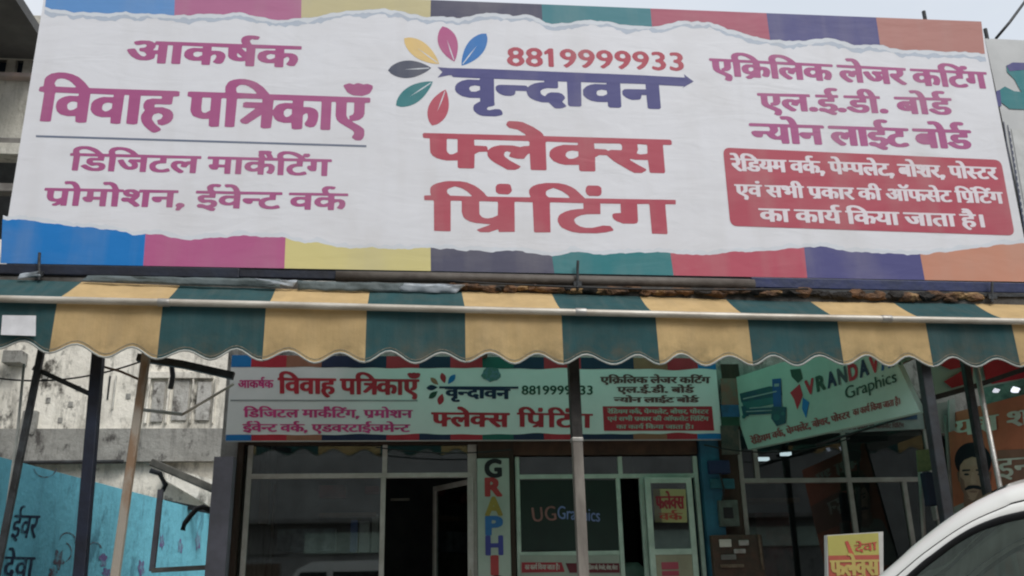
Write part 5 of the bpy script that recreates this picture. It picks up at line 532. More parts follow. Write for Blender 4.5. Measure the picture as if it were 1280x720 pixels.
# ------------------------------------------------------------------ the big banner sign
YS = 8.4
sign = thing('banner_sign', 'big white printed banner with magenta, navy and red lettering above the striped awning', 'signboard', at(640, 340, YS))
def wav(x, z): return .0002*math.sin(x*1.3+z*.8)
def onsign(P, off): return Vector((P.x, P.y-off*.32-wav(P.x, P.z), P.z))
def sp(px, py, off): return onsign(at(px, py, YS), off)
TLc, TRc, BRc, BLc = at(57.6, -19, YS), at(1226.5, 27, YS), at(1291, 352.5, YS), at(.5, 329, YS)
rows = []
for j in range(33):
    t = j/32; a = BLc.lerp(TLc, t); c = BRc.lerp(TRc, t); rows.append([onsign(a.lerp(c, i/96), 0) for i in range(97)])
ban = B().grid(rows).build('banner_sheet', m_vinyl, sign, True)
def interp(pts, x):
    if x <= pts[0][0]: return pts[0][1]
    for (a, b_), (c, d) in zip(pts, pts[1:]):
        if x <= c: return b_+(d-b_)*(x-a)/(c-a)
    return pts[-1][1]
def torn(x, k=1.0): return (noise.noise(Vector((x*.035, 3.1, 0)))*3.0+noise.noise(Vector((x*.13, 7.7, 0)))*1.6+noise.noise(Vector((x*.4, 1.7, 0)))*.7)*k
TOPB = [(55, 9), (80, 14), (150, 16), (220, 18), (300, 17), (340, 24), (380, 22), (440, 13), (480, 11), (530, 20), (575, 22), (610, 17), (660, 19), (690, 30), (740, 25), (780, 31), (820, 33), (850, 26), (885, 28), (930, 43), (965, 50), (1010, 52), (1030, 48), (1080, 56), (1130, 62), (1235, 67)]
BOTB = [(0, 275), (40, 276), (90, 283), (180, 293), (240, 300), (300, 295), (357, 297), (380, 303), (440, 310), (500, 311), (538, 309), (600, 315), (650, 313), (690, 321), (720, 315), (760, 318), (800, 316), (840, 317), (880, 318), (950, 314), (1006, 309), (1060, 313), (1120, 318), (1160, 318), (1230, 308), (1290, 303)]
def tledge(px):  # top and bottom edge rows of the sheet
    return -19+(px-57.6)*(46/1168.9)
def bledge(px): return 329+(px-.5)*(23.5/1290.5)
def sheetband(name, x0t, x1t, x0b, x1b, yt, yb, mat, off, n=None):
    """band between curves yt(x), yb(x); ends slanted: x runs x0t..x1t on the upper curve, x0b..x1b on the lower"""
    n = n or max(4, int((x1t-x0t)/4)); rws = []
    for k in range(5):
        r = []
        for i in range(n+1):
            t = i/n; xt = x0t+(x1t-x0t)*t; xb = x0b+(x1b-x0b)*t; s = k/4
            r.append(sp(xt+(xb-xt)*s, yt(xt)+(yb(xb)-yt(xt))*s, off))
        rws.append(r)
    return B().grid(rws).build(name, mat, sign)
tcur = lambda x: interp(TOPB, x)+torn(x)
bcur = lambda x: interp(BOTB, x)+torn(x+900)
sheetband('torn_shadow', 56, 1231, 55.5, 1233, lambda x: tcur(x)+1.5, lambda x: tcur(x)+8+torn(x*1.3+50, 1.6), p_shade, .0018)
sheetband('torn_edge', 56, 1231, 55.8, 1231.6, lambda x: tcur(x)-2, lambda x: tcur(x)+4.5+torn(x*2+300, 1.2), p_edge, .0036)
sheetband('torn_edge', 4, 1281, 3.5, 1283, lambda x: bcur(x)-5+torn(x*2+500, 1.2), lambda x: bcur(x)+2, p_edge, .0018)
tb = [56.5, 218, 376.5, 538, 678, 815, 962.5, 1100, 1231]; tt = [59, 219, 377, 538.5, 677, 813, 958, 1095, 1226.5]
for i, mt in enumerate((p_blue2, p_pink2, p_yel2, p_grey, p_teal2, p_red2, p_navy, p_or2)):
    sheetband('colour_strip', tt[i], tt[i+1], tb[i], tb[i+1], tledge, tcur, mt, .0055)
bt = [3.2, 182, 357, 538.2, 690, 838, 1005, 1150, 1282]; bb = [.7, 179, 355.5, 538.5, 693, 842, 1009, 1156, 1291]
for i, mt in enumerate((p_blue, p_pink, p_yel, p_grey, p_teal, p_red, p_navy, p_or)):
    sheetband('colour_strip', bt[i], bt[i+1], bb[i], bb[i+1], bcur, bledge, mt, .0055)
def place(key, TLp, TRp, Bp, mat, off=.005, name='lettering'):
    a, c, d = at(*TLp, YS), at(*TRp, YS), at(*Bp, YS)
    e = c-a; t = (d.x-a.x)/e.x; h = (a.z+e.z*t)-d.z
    return letters(key, lambda u, v: onsign(Vector((a.x+e.x*u, YS, a.z+e.z*u-h*(1-v))), off), mat, sign, name)
for k, a, c, d, mt in (
 ('L1', (158, 50), (377, 57.5), (217, 80), p_mag), ('L2', (50, 107.5), (462.5, 121.7), (56, 152), p_mag), ('L3', (88, 191), (414.6, 199), (96, 213.3), p_mag), ('L4', (56, 234.6), (435, 241.7), (69, 257), p_mag),
 ('C1', (565, 89), (831, 98.5), (693, 132.4), p_navy), ('C2', (528.9, 165.3), (837.8, 174.2), (560, 210), p_redt), ('C3', (530, 243.5), (843.6, 249), (542, 289), p_redt),
 ('R1', (886, 72.5), (1232.5, 90), (910, 95.5), p_mag), ('R2', (946, 116), (1188.5, 122.5), (1012, 139.5), p_mag), ('R3', (936, 153.5), (1212.5, 162.5), (990, 180), p_mag)):
    place(k, a, c, d, mt)
place('digits', (633.3, 59), (853.3, 66), (633.3, 81.5), p_redt)
# long pointed headline of the navy word
hl = [(547, 84), (553, 90), (547, 97), (561, 94), (600, 97), (700, 102), (800, 105), (855, 108), (853, 110), (867, 102), (855, 93), (856, 97), (800, 94), (700, 90), (600, 86), (560, 85)]
shape([hl], lambda x, y: sp(x, y, .0062), p_navy, sign, 'lettering')
shape([[(45, 169), (458, 181.5), (458, 184), (45, 171.5)]], lambda x, y: sp(x, y, .005), p_line, sign, 'divider_line')
def petal(tip, base, w, mat, notch):
    a = Vector(tip); c = Vector(base); d = (c-a); L = d.length; d /= L; n = Vector((-d.y, d.x)); N = 14
    prof = lambda t: math.sin(math.pi*min(1, t**.85))**.8*w/2 if 0 < t < 1 else 0
    l = [a+d*L*t/N+n*prof(t/N) for t in range(N+1)]+[a+d*L*t/N-n*prof(t/N) for t in range(N-1, 0, -1)]
    o = shape([[(p.x, p.y) for p in l]], lambda x, y: sp(x, y, .005), mat, sign, 'petal')
    q = [a+d*L*.38, a+d*L*.7+n*.9, a+d*L*.95+n*.5, a+d*L*.95-n*.5, a+d*L*.7-n*.6]
    v = shape([[(p.x, p.y) for p in q]], lambda x, y: sp(x, y, .0068), p_edge, None, 'petal_vein'); v.parent = o
petal((505, 48), (549, 80), 21, p_petal_y, 0); petal((553, 33), (568, 77), 24, p_pink, 0); petal((608, 42), (577, 82), 22, p_petal_b, 0)
petal((485, 88), (539, 85), 22, p_slate, 0); petal((495, 132), (541, 102), 22, p_teal, 0); petal((540, 157), (557, 112), 25, p_red, 0)
# red rounded box with white lettering
def rrect(c, r, n=6):
    tl, tr, br, bl = [Vector(p) for p in c]; out = []
    for p, q, s in ((tl, bl, tr), (tr, tl, br), (br, tr, bl), (bl, br, tl)):
        e1 = (q-p).normalized()*r; e2 = (s-p).normalized()*r
        for i in range(n+1):
            t = i/n; out.append((1-t)**2*(p+e1)+2*t*(1-t)*p+t*t*(p+e2))
    return [(p.x, p.y) for p in out]
box = rrect([(903.5, 184.5), (1251, 200), (1268.5, 294.5), (913, 282.5)], 9)
xs_ = [903.5+i*4 for i in range(92)]
shape([box], lambda x, y: sp(x, y, .0078), p_redt, sign, 'red_text_box')
for k, a, c, d in (('B1', (912.5, 197.5), (1245, 209), (915, 213.8)), ('B2', (917.5, 230), (1252.5, 240), (935, 246)), ('B3', (947.5, 260), (1232, 268), (960, 277.5))):
    place(k, a, c, d, p_white, .0125)
# folded side, frame tubes behind, bolts
for a, c in ((TLc, BLc), (BRc, TRc)):
    n = 24; rws = [[onsign(a.lerp(c, i/n), 0) for i in range(n+1)], [onsign(a.lerp(c, i/n), -.05) for i in range(n+1)]]
    B().grid(rws).build('folded_hem', m_vinyl, sign)
for t in (0, .25, .5, .75, 1):
    a = BLc.lerp(BRc, t); c = TLc.lerp(TRc, t); i = .06 if t == 0 else -.06 if t == 1 else 0
    B().bar((a.x+i, YS+.07, a.z), (c.x+i, YS+.07, c.z-.02), .05).build('frame_tube', m_dark, sign)
for t in (0.01, .5, .985):
    a = BLc.lerp(TLc, t); c = BRc.lerp(TRc, t); B().bar((a.x+.02, YS+.12, a.z), (c.x-.02, YS+.12, c.z), .045).build('frame_tube', m_dark, sign)
for px, py in ((1155, 17), (1232, 39)):
    p = at(px, py, YS+.12); B().tube([p-Vector((0, 0, .12)), p+Vector((0, 0, .03))], .022, 8).build('frame_bolt', m_dark, sign)

# ------------------------------------------------------------------ beam under the banner
beam = thing('sign_support_beam', 'long navy and brown steel beam running under the big banner, with upright bolts', 'beam', at(640, 350, YS+.02))
def onb(px, py, Y=YS+.03): return at(px, py, Y)
B().bar(onb(-60, 337), onb(300, 343.5), .1, .1).build('navy_section', m_navy, beam, bevel=.01)
B().bar(onb(298, 342.5, YS+.045), onb(424, 345.5, YS+.045), .07, .085).build('navy_section', m_navy, beam, bevel=.01)
B().tube([onb(420, 346), onb(560, 348), onb(700, 351), onb(800, 353), onb(942, 356)], .058, 14).build('brown_section', M('mud_brown_pipe', (.115, .10, .085), .6, (.07, .055, .045), 5, .3), beam, True)
B().bar(onb(938, 354), onb(1340, 362.5), .07, .11).build('blue_section', m_blue, beam, bevel=.008)
B().bar(onb(938, 365), onb(1340, 372), .10, .035).build('navy_section', m_dark, beam)
for px, y0, y1 in ((49, 316, 350), (722, 326, 362), (1240, 352, 378)):
    B().tube([onb(px, y1, YS-.06), onb(px, y0+8, YS-.06), onb(px+.5, y0, YS-.06)], .014, 8).build('anchor_bolt', m_dark, beam)
    B().bar(onb(px-5, y1-7, YS-.05), onb(px+5, y1-7, YS-.05), .03, .05).build('anchor_plate', m_dark, beam)

# ------------------------------------------------------------------ striped awning
YA = 7.9; SLOPE = .65
awn = thing('striped_awning', 'scalloped awning in dark green and tan stripes hung over the shop porch', 'awning', at(640, 390, YA))
m_gr = translucent('green_canvas', (.052, .118, .128), (.06, .17, .165), .28, hem=True); m_tn = translucent('tan_canvas', (.70, .50, .255), (.75, .54, .26), .28, hem=True)
m_stitch = M('stitching', (.13, .12, .09), .9, (.3, .28, .22), 60)
m_hem = M('pale_piping', (.42, .43, .40), .8, (.3, .32, .3), 8)
zt = lambda x: 2.509+(x+3.458)*(2.412-2.509)/(5.90+3.458)+1.2+.012*math.sin(x*1.3)
zb = lambda x: 1.985+1.2+.105*math.exp(-(x+3.4)/.9)*(1 if x > -4.5 else 1)
stripe0, sw = -2.99, .8755
def yw(x, z): return YA+.05*noise.noise(Vector((x*2.3, z*.7, 1)))*max(0, (zt(x)-z))+.02*noise.noise(Vector((x*7, z*3, 4)))*max(0, zt(x)-z)+.028*math.sin(x*math.pi*2/(sw/2)*.5+.6)*max(0, (zt(x)-z))+.012*math.sin(x*5.1)*max(0, zt(x)-z)*1.6
def hemz(x):
    ph = (x-stripe0)/(sw/2)+.10*noise.noise(Vector((x*1.3, 2, 0))); return zb(x)+.012+(.047+.014*noise.noise(Vector((x*1.9, 8, 0))))*(1-math.cos(2*math.pi*ph))-.035+.016*noise.noise(Vector((x*1.1, 5, 0)))
BACK = .50
for k in range(-3, 15):
    x0 = stripe0+(k-1)*sw; mt = m_gr if k % 2 == 0 else m_tn
    nX = 20; rws = []
    for j in range(9):
        r = []
        for i in range(nX+1):
            x = x0+sw*i/nX; z = zt(x)+(hemz(x)-zt(x))*j/8; r.append((x, yw(x, z), z))
        rws.append(r)
    p = B().grid(rws).build('valance_panel', mt, awn, True)
    q_ = B().grid([[(x0+sw*i/nX, yw(x0+sw*i/nX, hemz(x0+sw*i/nX)+dz_)-.004, hemz(x0+sw*i/nX)+dz_) for i in range(nX+1)] for dz_ in (.034, .028)]).build('stitch_line', m_stitch, None); q_.parent = p
    e = B().tube([(x0+sw*i/nX, yw(x0+sw*i/nX, hemz(x0+sw*i/nX))-.003, hemz(x0+sw*i/nX)) for i in range(nX+1)], .009, 5).build('hem_piping', m_hem, None, True); e.parent = p
    rws = []
    for j in range(7):
        t = j/6; rws.append([(x0+sw*i/nX, YA+BACK*t, zt(x0+sw*i/nX)+BACK*t*SLOPE-.03*math.sin(math.pi*t)*(.6+.4*math.sin(9*(x0+sw*i/nX)))) for i in range(nX+1)])
    B().grid(rws).build('roof_panel', mt, awn, True)
a_ = at(-120, 370.5, YA-.045); b_ = at(1400, 404.5, YA-.045)
a1, a2, a3 = at(0, 373.5, YA-.045), at(640, 388.5, YA-.045), at(1280, 402, YA-.045)
for px_ in (205, 726, 1108):
    p_ = at(px_, 373.5+px_*.0228, YA-.045); B().tube([p_-Vector((.05, 0, 0)), p_+Vector((.05, 0, -.001))], .0365, 14).build('pipe_coupling', m_steel, awn, True, bevel=.003)
    B().bar(p_+Vector((.0, .0, .0)), p_+Vector((0, .16, .02)), .02, .03).build('pipe_bracket', m_rust, awn)
B().tube([a_, a1, at(320, 380.5, YA-.045), a2, at(960, 396, YA-.045), a3, b_], .031, 14).build('front_pipe', m_pipe, awn, True)
# white paper stuck on the valance
pp = [at(*q, YA-.035) for q in ((3, 394), (45, 394.5), (44.5, 420), (1, 418.5))]
tag(B().quad(*pp).build('paper_notice', M('white_paper', (.72, .72, .74), .8), None, solid=.003), 'blank white paper notice stuck on the green awning stripe at far left', 'paper')
# junk on the ledge behind the awning: brown timber, brick bits, torn plastic
led = tag(B().box(-6, 9.5, YA+BACK+.0, YA+BACK+.12, 3.66, 4.08).build('ledge_wall', M('ledge_plaster', (.13, .125, .115), .9, (.045, .04, .035), 4, .6), None), 'narrow brown ledge wall between awning top and sign beam', 'wall')
def rubble(px, py, s, mat, name, lab, cat, grp):
    p = at(px, py, YA+BACK-.02); bm = bmesh.new(); bmesh.ops.create_icosphere(bm, subdivisions=2, radius=1)
    sx, sz = s
    for v in bm.verts:
        k = .75+.5*noise.noise(v.co*1.7+Vector((px*.1, 0, 0)))
        v.co = Vector((v.co.x*sx*k, v.co.y*.05*k, v.co.z*sz*k))+p
    me = bpy.data.meshes.new(name); bm.to_mesh(me); bm.free(); return tag(link(name, me, mat), lab, cat, grp)
m_b1 = M('rotten_wood', (.17, .09, .045), .9, (.05, .03, .02), 12, .8); m_b2 = M('ochre_crumble', (.34, .22, .10), .9, (.12, .06, .035), 10, .8); m_b3 = M('black_dirt', (.03, .027, .024), .9, (.015, .013, .012), 10, .8)
for px in range(570, 1215, 14):
    rr = random.random(); ly = 357.5+(px-570)*.0205
    rubble(px+random.uniform(-5, 5), ly+random.uniform(-1, 3), (random.uniform(.08, .17), random.uniform(.035, .065)), m_b1 if rr < .45 else m_b2 if rr < .68 else m_b3, 'rubble', 'crumbling brown bit of brick or wood lying behind the awning top', 'rubble', 'brown rubble along the awning ledge')
m_pl = M('torn_plastic', (.42, .46, .50), .35, (.2, .23, .25), 4, .4); m_pl2 = M('dirty_tarp', (.12, .15, .155), .6, (.07, .09, .09), 5, .5)
def sheet(pts, mat, lab, name='plastic_sheet', cat='plastic sheet', Y=YA+BACK-.07, grp=None):
    n = 18; rws = []
    for j in range(4):
        t = j/3; r = []
        for i in range(n+1):
            u = i/n; a = Vector(pts[0]).lerp(Vector(pts[1]), u); c = Vector(pts[3]).lerp(Vector(pts[2]), u); q = a.lerp(c, t)
            r.append(at(q.x, q.y+1.5*noise.noise(Vector((q.x*.05, t, 0))), Y+.03*noise.noise(Vector((q.x*.06, t*2, 5)))))
        rws.append(r)
    return tag(B().grid(rws).build(name, mat, None, True, solid=.004), lab, cat, grp)
sheet(((25, 343), (48, 339), (51, 345), (22, 349)), m_pl, 'scrap of white plastic beside the left bolt under the banner')
sheet(((110, 344), (350, 349), (350, 360), (100, 351)), m_pl2, 'dull green tarp bundled along the awning top at left')
sheet(((318, 348), (372, 351), (366, 358), (328, 355)), m_pl, 'crumpled white plastic on the awning top right of the pink strip')
sheet(((372, 351), (505, 354), (500, 366), (372, 362)), m_pl2, 'dull green tarp folded under the yellow strip')
sheet(((498, 354), (582, 356), (570, 367), (500, 364)), m_pl, 'crumpled white plastic on the awning top below the slate strip')

# ------------------------------------------------------------------ porch roof: green translucent sheet
m_tarp = translucent('green_roof_sheet', (.25, .70, .52), (.34, .98, .72), .93)
roofT = thing('porch_roof', 'green translucent sheet roof over the shop porch behind the awning', 'roof', (3, 9.5, 3.9))
x0, x1 = -.6, 6.2
rws = [[(x0+(x1-x0)*i/40, 8.5+(10.62-8.5)*j/8, 4.02+.022*math.sin(i*2.1)) for i in range(41)] for j in range(9)]
B().grid(rws).build('green_sheet', m_tarp, roofT, True)
for y in (8.56, 9.2, 9.9): B().bar((x0, y, 3.95), (x1, y, 3.95), .05).build('purlin', m_dark, roofT)
for x in (-.55, .9, 3.1, 5.0, 6.15): B().bar((x, 8.54, 3.89), (x, 10.6, 3.89), .05, .06).build('rafter', m_rust, roofT)
B().box(x0, x1, 8.53, 8.55, 3.86, 4.06).build('fascia_board', m_dark, roofT)

# ------------------------------------------------------------------ poles
def pole(p0, p1, Y, w, mat, lab, mat2=None, cut=None, rnd=False, grp=None):
    a = at(*p0, Y); c = at(*p1, Y); d = (c-a); c2 = a+d*((a.z-.12)/(a.z-c.z)); top = a-d*(.35/d.length)
    if mat2:
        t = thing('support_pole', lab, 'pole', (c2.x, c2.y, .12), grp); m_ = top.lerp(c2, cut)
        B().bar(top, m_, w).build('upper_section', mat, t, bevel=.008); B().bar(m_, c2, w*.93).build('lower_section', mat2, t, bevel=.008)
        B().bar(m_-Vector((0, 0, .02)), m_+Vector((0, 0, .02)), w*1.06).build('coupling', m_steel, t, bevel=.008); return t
    bb_ = B(); (bb_.tube([top, c2], w/2, 12) if rnd else bb_.bar(top, c2, w)); t = bb_.build('support_pole', mat, None, rnd, bevel=0 if rnd else .008); return tag(t, lab, 'pole', grp)
pole((716.5, 458), (729, 720), 8.3, .10, M('dark_top_steel', (.045, .04, .036), .7, (.02, .018, .016), 6, .4), 'square grey pole in front of the shop sign, dark at its top', M('brownish_steel', (.22, .20, .175), .55, (.13, .115, .10), 7, .3, stretch=(1, 1, .3)), .30)  # upper section uses a darker steel than the lower one
pole((50, 448), (-5, 720), 8.3, .055, m_dark, 'thin dark pole leaning at the far left under the awning')
pole((122.5, 450), (100, 720), 8.3, .095, m_navy, 'thick navy blue pole in front of the blue graffiti wall')
pole((182, 450), (144, 720), 8.25, .068, m_tanrust, 'pale rusty pole right of the navy pole')
pole((1220, 458), (1256, 640), 8.2, .05, m_steel, 'bare steel pole in front of the orange poster', rnd=True)
pole((1207, 458), (1238, 640), 8.35, .07, m_dark, 'dark post just behind the bare steel pole at right')
pole((1154, 455), (1182, 640), 8.02, .095, M('slate_painted_post', (.03, .037, .045), .5, (.02, .02, .022), 5, .2), 'dark square post right of the slanted green sign')
def strut(pts, Y, w, mat, lab, cat='brace', name='brace', rnd=False):
    q = [at(x, y, Y) for x, y in pts]; b = B()
    if rnd: b.tube(q, w/2, 8)
    else:
        for u, v in zip(q, q[1:]): b.bar(u, v, w)
    return tag(b.build(name, mat, None, rnd), lab, cat)
strut([(42, 460), (120, 496)], 8.33, .04, m_dark, 'dark brace slanting from the far left pole to the navy pole')
strut([(120, 456), (150, 464), (178, 476)], 8.4, .022, m_rust, 'thin rusty rod between the navy pole and the pale rusty pole', rnd=True)
strut([(172, 447), (230, 456), (292, 470)], 8.42, .065, m_dark, 'dark green-black beam running from the rusty pole to the shop sign', 'beam', 'cross_beam')
strut([(176, 512), (228, 518)], 9.2, .035, m_hem, 'pale conduit running level behind the rusty pole', 'pipe', 'conduit', True)
strut([(228, 518), (292, 480)], 9.2, .028, m_pipe, 'pale rod slanting up to the left end of the shop sign', 'pipe', 'conduit', True)
strut([(214, 452), (216, 470), (213, 486)], 9.0, .05, m_dark, 'dark cloth rag hanging from the cross beam', 'rag', 'hanging_rag', True)
strut([(30, 455), (22, 540), (8, 640), (-8, 720)], 8.4, .025, m_hem, 'pale cable hanging beside the far left pole', 'cable', 'cable', True)

# ------------------------------------------------------------------ left: rear building, blue wall
YR = 17.
rb = thing('old_building', 'old stained whitewashed building behind the blue wall at left', 'building', (-5, YR, 0))
zz = lambda py, px=150: at(px, py, YR).z
zA, zB = zz(537), zz(578)
xl, xr = -13, -.2
B().box(xl, xr, YR, YR+.3, zA, 8.6).build('upper_wall', m_plaster, rb)
B().box(xl, xr, YR-.12, YR+.3, zB, zA-.002).build('cement_band', m_grey_pl, rb)
B().box(xl, xr, YR+.05, YR+.3, -.02, zB-.002).build('lower_wall', m_plaster, rb)
def rp(px, py, Y=YR): return at(px, py, Y)
def rect(px0, px1, py0, py1, Y, dep, name, mat, par):
    a, c = at(px0, py1, Y), at(px1, py0, Y); return B().box(a.x, c.x, Y-dep, Y-.002, a.z, c.z).build(name, mat, par, bevel=.01)
rect(183, 268, 466, 474, YR, .10, 'window_hood', m_plaster, rb)
m_shut = plaster('shutter_paint', (.5, .49, .46), (.36, .35, .32), (.12, .11, .1), 2)
rect(188, 208, 478, 528, YR, .05, 'shutter', m_shut, rb); rect(214, 238, 476, 526, YR, .04, 'shutter', m_shut, rb); rect(244, 266, 478, 526, YR, .05, 'shutter', m_shut, rb)
for px in (186, 211, 241, 269): rect(px-2, px+1, 474, 530, YR, .09, 'pilaster_strip', m_plaster, rb)
rect(141, 147, 470, 512, YR, .07, 'drain_pipe', M('white_pipe', (.62, .61, .57), .7, (.45, .44, .4), 6), rb)
rect(133, 139, 470, 500, YR, .012, 'black_stain_slot', m_dark, rb)
rect(28, 50, 515, 545, YR, .14, 'broken_bracket', m_grey_pl, rb)
rect(10, 36, 443, 458, YR, .3, 'window_sill', m_grey_pl, rb)
for px, py in ((60, 500), (88, 505), (98, 485), (224, 505), (160, 495), (56, 470), (75, 525)):
    rect(px-3, px+4, py-3, py+4, YR, .015, 'plaster_scar', m_grey_pl, rb)
B().tube([rp(14, 578.5, YR-.16), rp(154, 577, YR-.16)], .035, 8).build('edge_pipe', m_dark, rb)
# high part seen at the left edge of the banner: balcony soffit, barred window, ledges
YL = 13.
lb = thing('balcony_building', 'pale building with grey balcony underside and barred window beyond the left edge of the banner', 'building', (-8, YL, 0))
def lrect(py0, py1, Y, dep, name, mat, x0_=-14, x1_=-5.45, par=lb):
    z1, z0 = at(20, py0, Y).z, at(20, py1, Y).z; return B().box(x0_, x1_, Y-dep, Y, z0, z1).build(name, mat, par, bevel=.01)
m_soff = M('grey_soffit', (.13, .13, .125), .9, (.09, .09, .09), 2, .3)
zs = at(20, 76, YL).z
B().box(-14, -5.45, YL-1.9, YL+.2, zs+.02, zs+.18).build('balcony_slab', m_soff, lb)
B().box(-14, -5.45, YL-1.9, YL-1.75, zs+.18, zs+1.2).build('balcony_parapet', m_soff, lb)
lrect(20, 76, YL+.02, .0-.0+.05, 'upper_wall', m_cream)
lrect(102, 186, YL+.1, .15, 'middle_wall', m_cream)
lrect(98, 103, YL, .18, 'window_sill', M('pink_ledge', (.5, .38, .34), .8, (.34, .3, .28), 5))
lrect(190, 204, YL, .30, 'ledge', m_cream); lrect(176, 183, YL, .10, 'ledge', m_conc)
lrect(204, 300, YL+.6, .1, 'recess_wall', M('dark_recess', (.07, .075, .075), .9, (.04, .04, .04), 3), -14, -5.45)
lrect(236, 246, YL+.1, .2, 'railing', m_conc)
w_ = lrect(76, 99, YL+.12, .02, 'window_glass', M('dark_window', (.03, .045, .07), .2, (.02, .03, .05), 3))
for px in (6, 12, 31, 46, -12, -30):
    a, c = at(px, 99, YL), at(px, 74, YL); B().bar((a.x, YL+.03, a.z), (a.x, YL+.03, c.z), .1 if px in (12, 31, -12) else .04).build('window_bar', m_pipe, lb)
lrect(300, 700, YL+.6, .3, 'lower_wall', m_grey_pl, -14, -9.2)
# blue wall running back from the left
T1 = at(22, 577, 10.6); q = ray(266, 641); Y2 = (T1.z-EYE.z)*q.y/q.z; T2 = EYE+q*(Y2/q.y)
dW = (T2-T1).normalized(); nW = Vector((dW.y, -dW.x, 0))
T0 = T1-dW*7.5; T3 = T2+dW*.0
bw = thing('blue_wall', 'blue painted boundary wall with graffiti running back left of the shops', 'wall', (T1.x, T1.y, 0))
def wallpt(s, z, off=0): return Vector((T1.x+dW.x*s, T1.y+dW.y*s, z))+nW*off
Lw = (T2-T1).length
B().hexa([wallpt(-1.2, 0), wallpt(Lw, 0), wallpt(Lw, 0, -.23), wallpt(-1.2, 0, -.23), wallpt(-1.2, T1.z), wallpt(Lw, T1.z), wallpt(Lw, T1.z, -.23), wallpt(-1.2, T1.z, -.23)]).build('painted_wall', m_bluewall, bw)
def onwall(px, py, off=.006):
    q = ray(px, py); t = (T1-EYE).dot(nW)/q.dot(nW); return EYE+q*t+nW*off
m_graf = M('navy_graffiti', (.012, .03, .07), .8, (.10, .30, .40), 11, lo=.30, hi=.46); m_gpur = M('purple_graffiti', (.17, .13, .30), .8, (.18, .42, .54), 9, lo=.42, hi=.54); m_gbr = M('brown_graffiti', (.13, .10, .13), .8, (.17, .42, .53), 9, lo=.42, hi=.54)
def wl(key, tl, tr, bl):
    a, c, d = Vector(tl), Vector(tr), Vector(bl); letters(key, lambda u, v: onwall(*(a+(c-a)*u+(d-a)*(1-v))), m_graf, bw, 'graffiti')
wl('A5', (18, 643), (50, 644), (12, 672)); wl('A6', (6, 695), (44, 696), (2, 722))
def blob(cx, cy, rx, ry, mat, seed):
    l = []
    for i in range(26):
        t = i/26*2*math.pi; k = 1+.22*math.sin(5*t+seed)+.5*noise.noise(Vector((math.cos(t)*2, math.sin(t)*2, seed)))
        l.append((cx+rx*k*math.cos(t), cy+ry*k*math.sin(t)))
    shape([l], lambda x, y: onwall(x, y, .005), mat, bw, 'graffiti')
for i, (x, y, rx, ry, mt) in enumerate(((73, 700, 6, 11, m_gbr), (66, 715, 5, 6, m_gbr), (128, 700, 5, 9, m_gpur), (133, 716, 5, 6, m_gpur), (202, 678, 2.4, 8, m_gpur), (225, 683, 3, 8, m_gpur), (247, 677, 3.2, 10, m_gpur), (176, 710, 4, 9, m_gpur), (262, 678, 2, 7, m_gpur))): blob(x, y, rx, ry, mt, i*1.7)
def ring(cx, cy, r0, a0, a1, sq=1.0, w=.7):
    n = 18; o_ = [(cx+(r0+w)*math.cos(a0+(a1-a0)*i/n), cy+(r0+w)*sq*math.sin(a0+(a1-a0)*i/n)) for i in range(n+1)]; i_ = [(cx+(r0-w)*math.cos(a1+(a0-a1)*i/n), cy+(r0-w)*sq*math.sin(a1+(a0-a1)*i/n)) for i in range(n+1)]
    shape([o_+i_], lambda x, y: onwall(x, y, .005), m_gbr, bw, 'graffiti')
ring(84, 676, 10, 3.3, 6.6); ring(56, 584, 14, .1, 3.0, .9); ring(118, 686, 8, 3.4, 6.2); ring(76, 690, 13, 5.2, 7.4)
# lean-to in front of the blue wall's far end
tag(B().hexa([at(206, 600, 16.6), at(268, 636, 16.6), at(268, 636, 16.9), at(206, 600, 16.9), at(206, 584, 16.6), at(268, 600, 16.6), at(268, 600, 16.9), at(206, 584, 16.9)]).build('lean_to_panel', m_plaster, None), 'pale slanted panel above the far end of the blue wall', 'panel')
tag(B().bar(at(190, 578, 15.6), at(268, 612, 15.6), .22, .12).build('roof_edge', M('sooty_concrete', (.12, .115, .10), .95, (.05, .05, .045), 4, .6), None, bevel=.02), 'broken grey sloping roof edge above the blue wall beside the shop', 'roof edge')
tag(B().bar(at(206, 628, 15.8), at(268, 640, 15.8), .12, .08).build('timber_rail', m_dark, None), 'dark timber rail under the pale slanted panel', 'rail')
strut([(201, 612), (196, 660), (190, 714)], 10.9, .055, M('lilac_grey_post', (.26, .25, .29), .8, (.18, .17, .19), 5), 'thin grey post in front of the blue wall', 'post', 'post')
strut([(190, 713), (264, 709)], 10.88, .05, m_conc, 'low grey crossbar joining the thin grey post and the pillar', 'rail', 'rail')
strut([(264, 638), (254, 633.5), (246, 636), (237, 646), (231, 654), (228.5, 663)], 10.9, .06, m_black, 'curved black pipe bending down in front of the blue wall', 'pipe', 'curved_pipe', True)
strut([(188, 588), (200, 592), (207, 606), (203, 614)], 11, .06, m_dark, 'dark lump of bundled cable at the top of the thin grey post', 'cable bundle', 'cable_bundle', True)

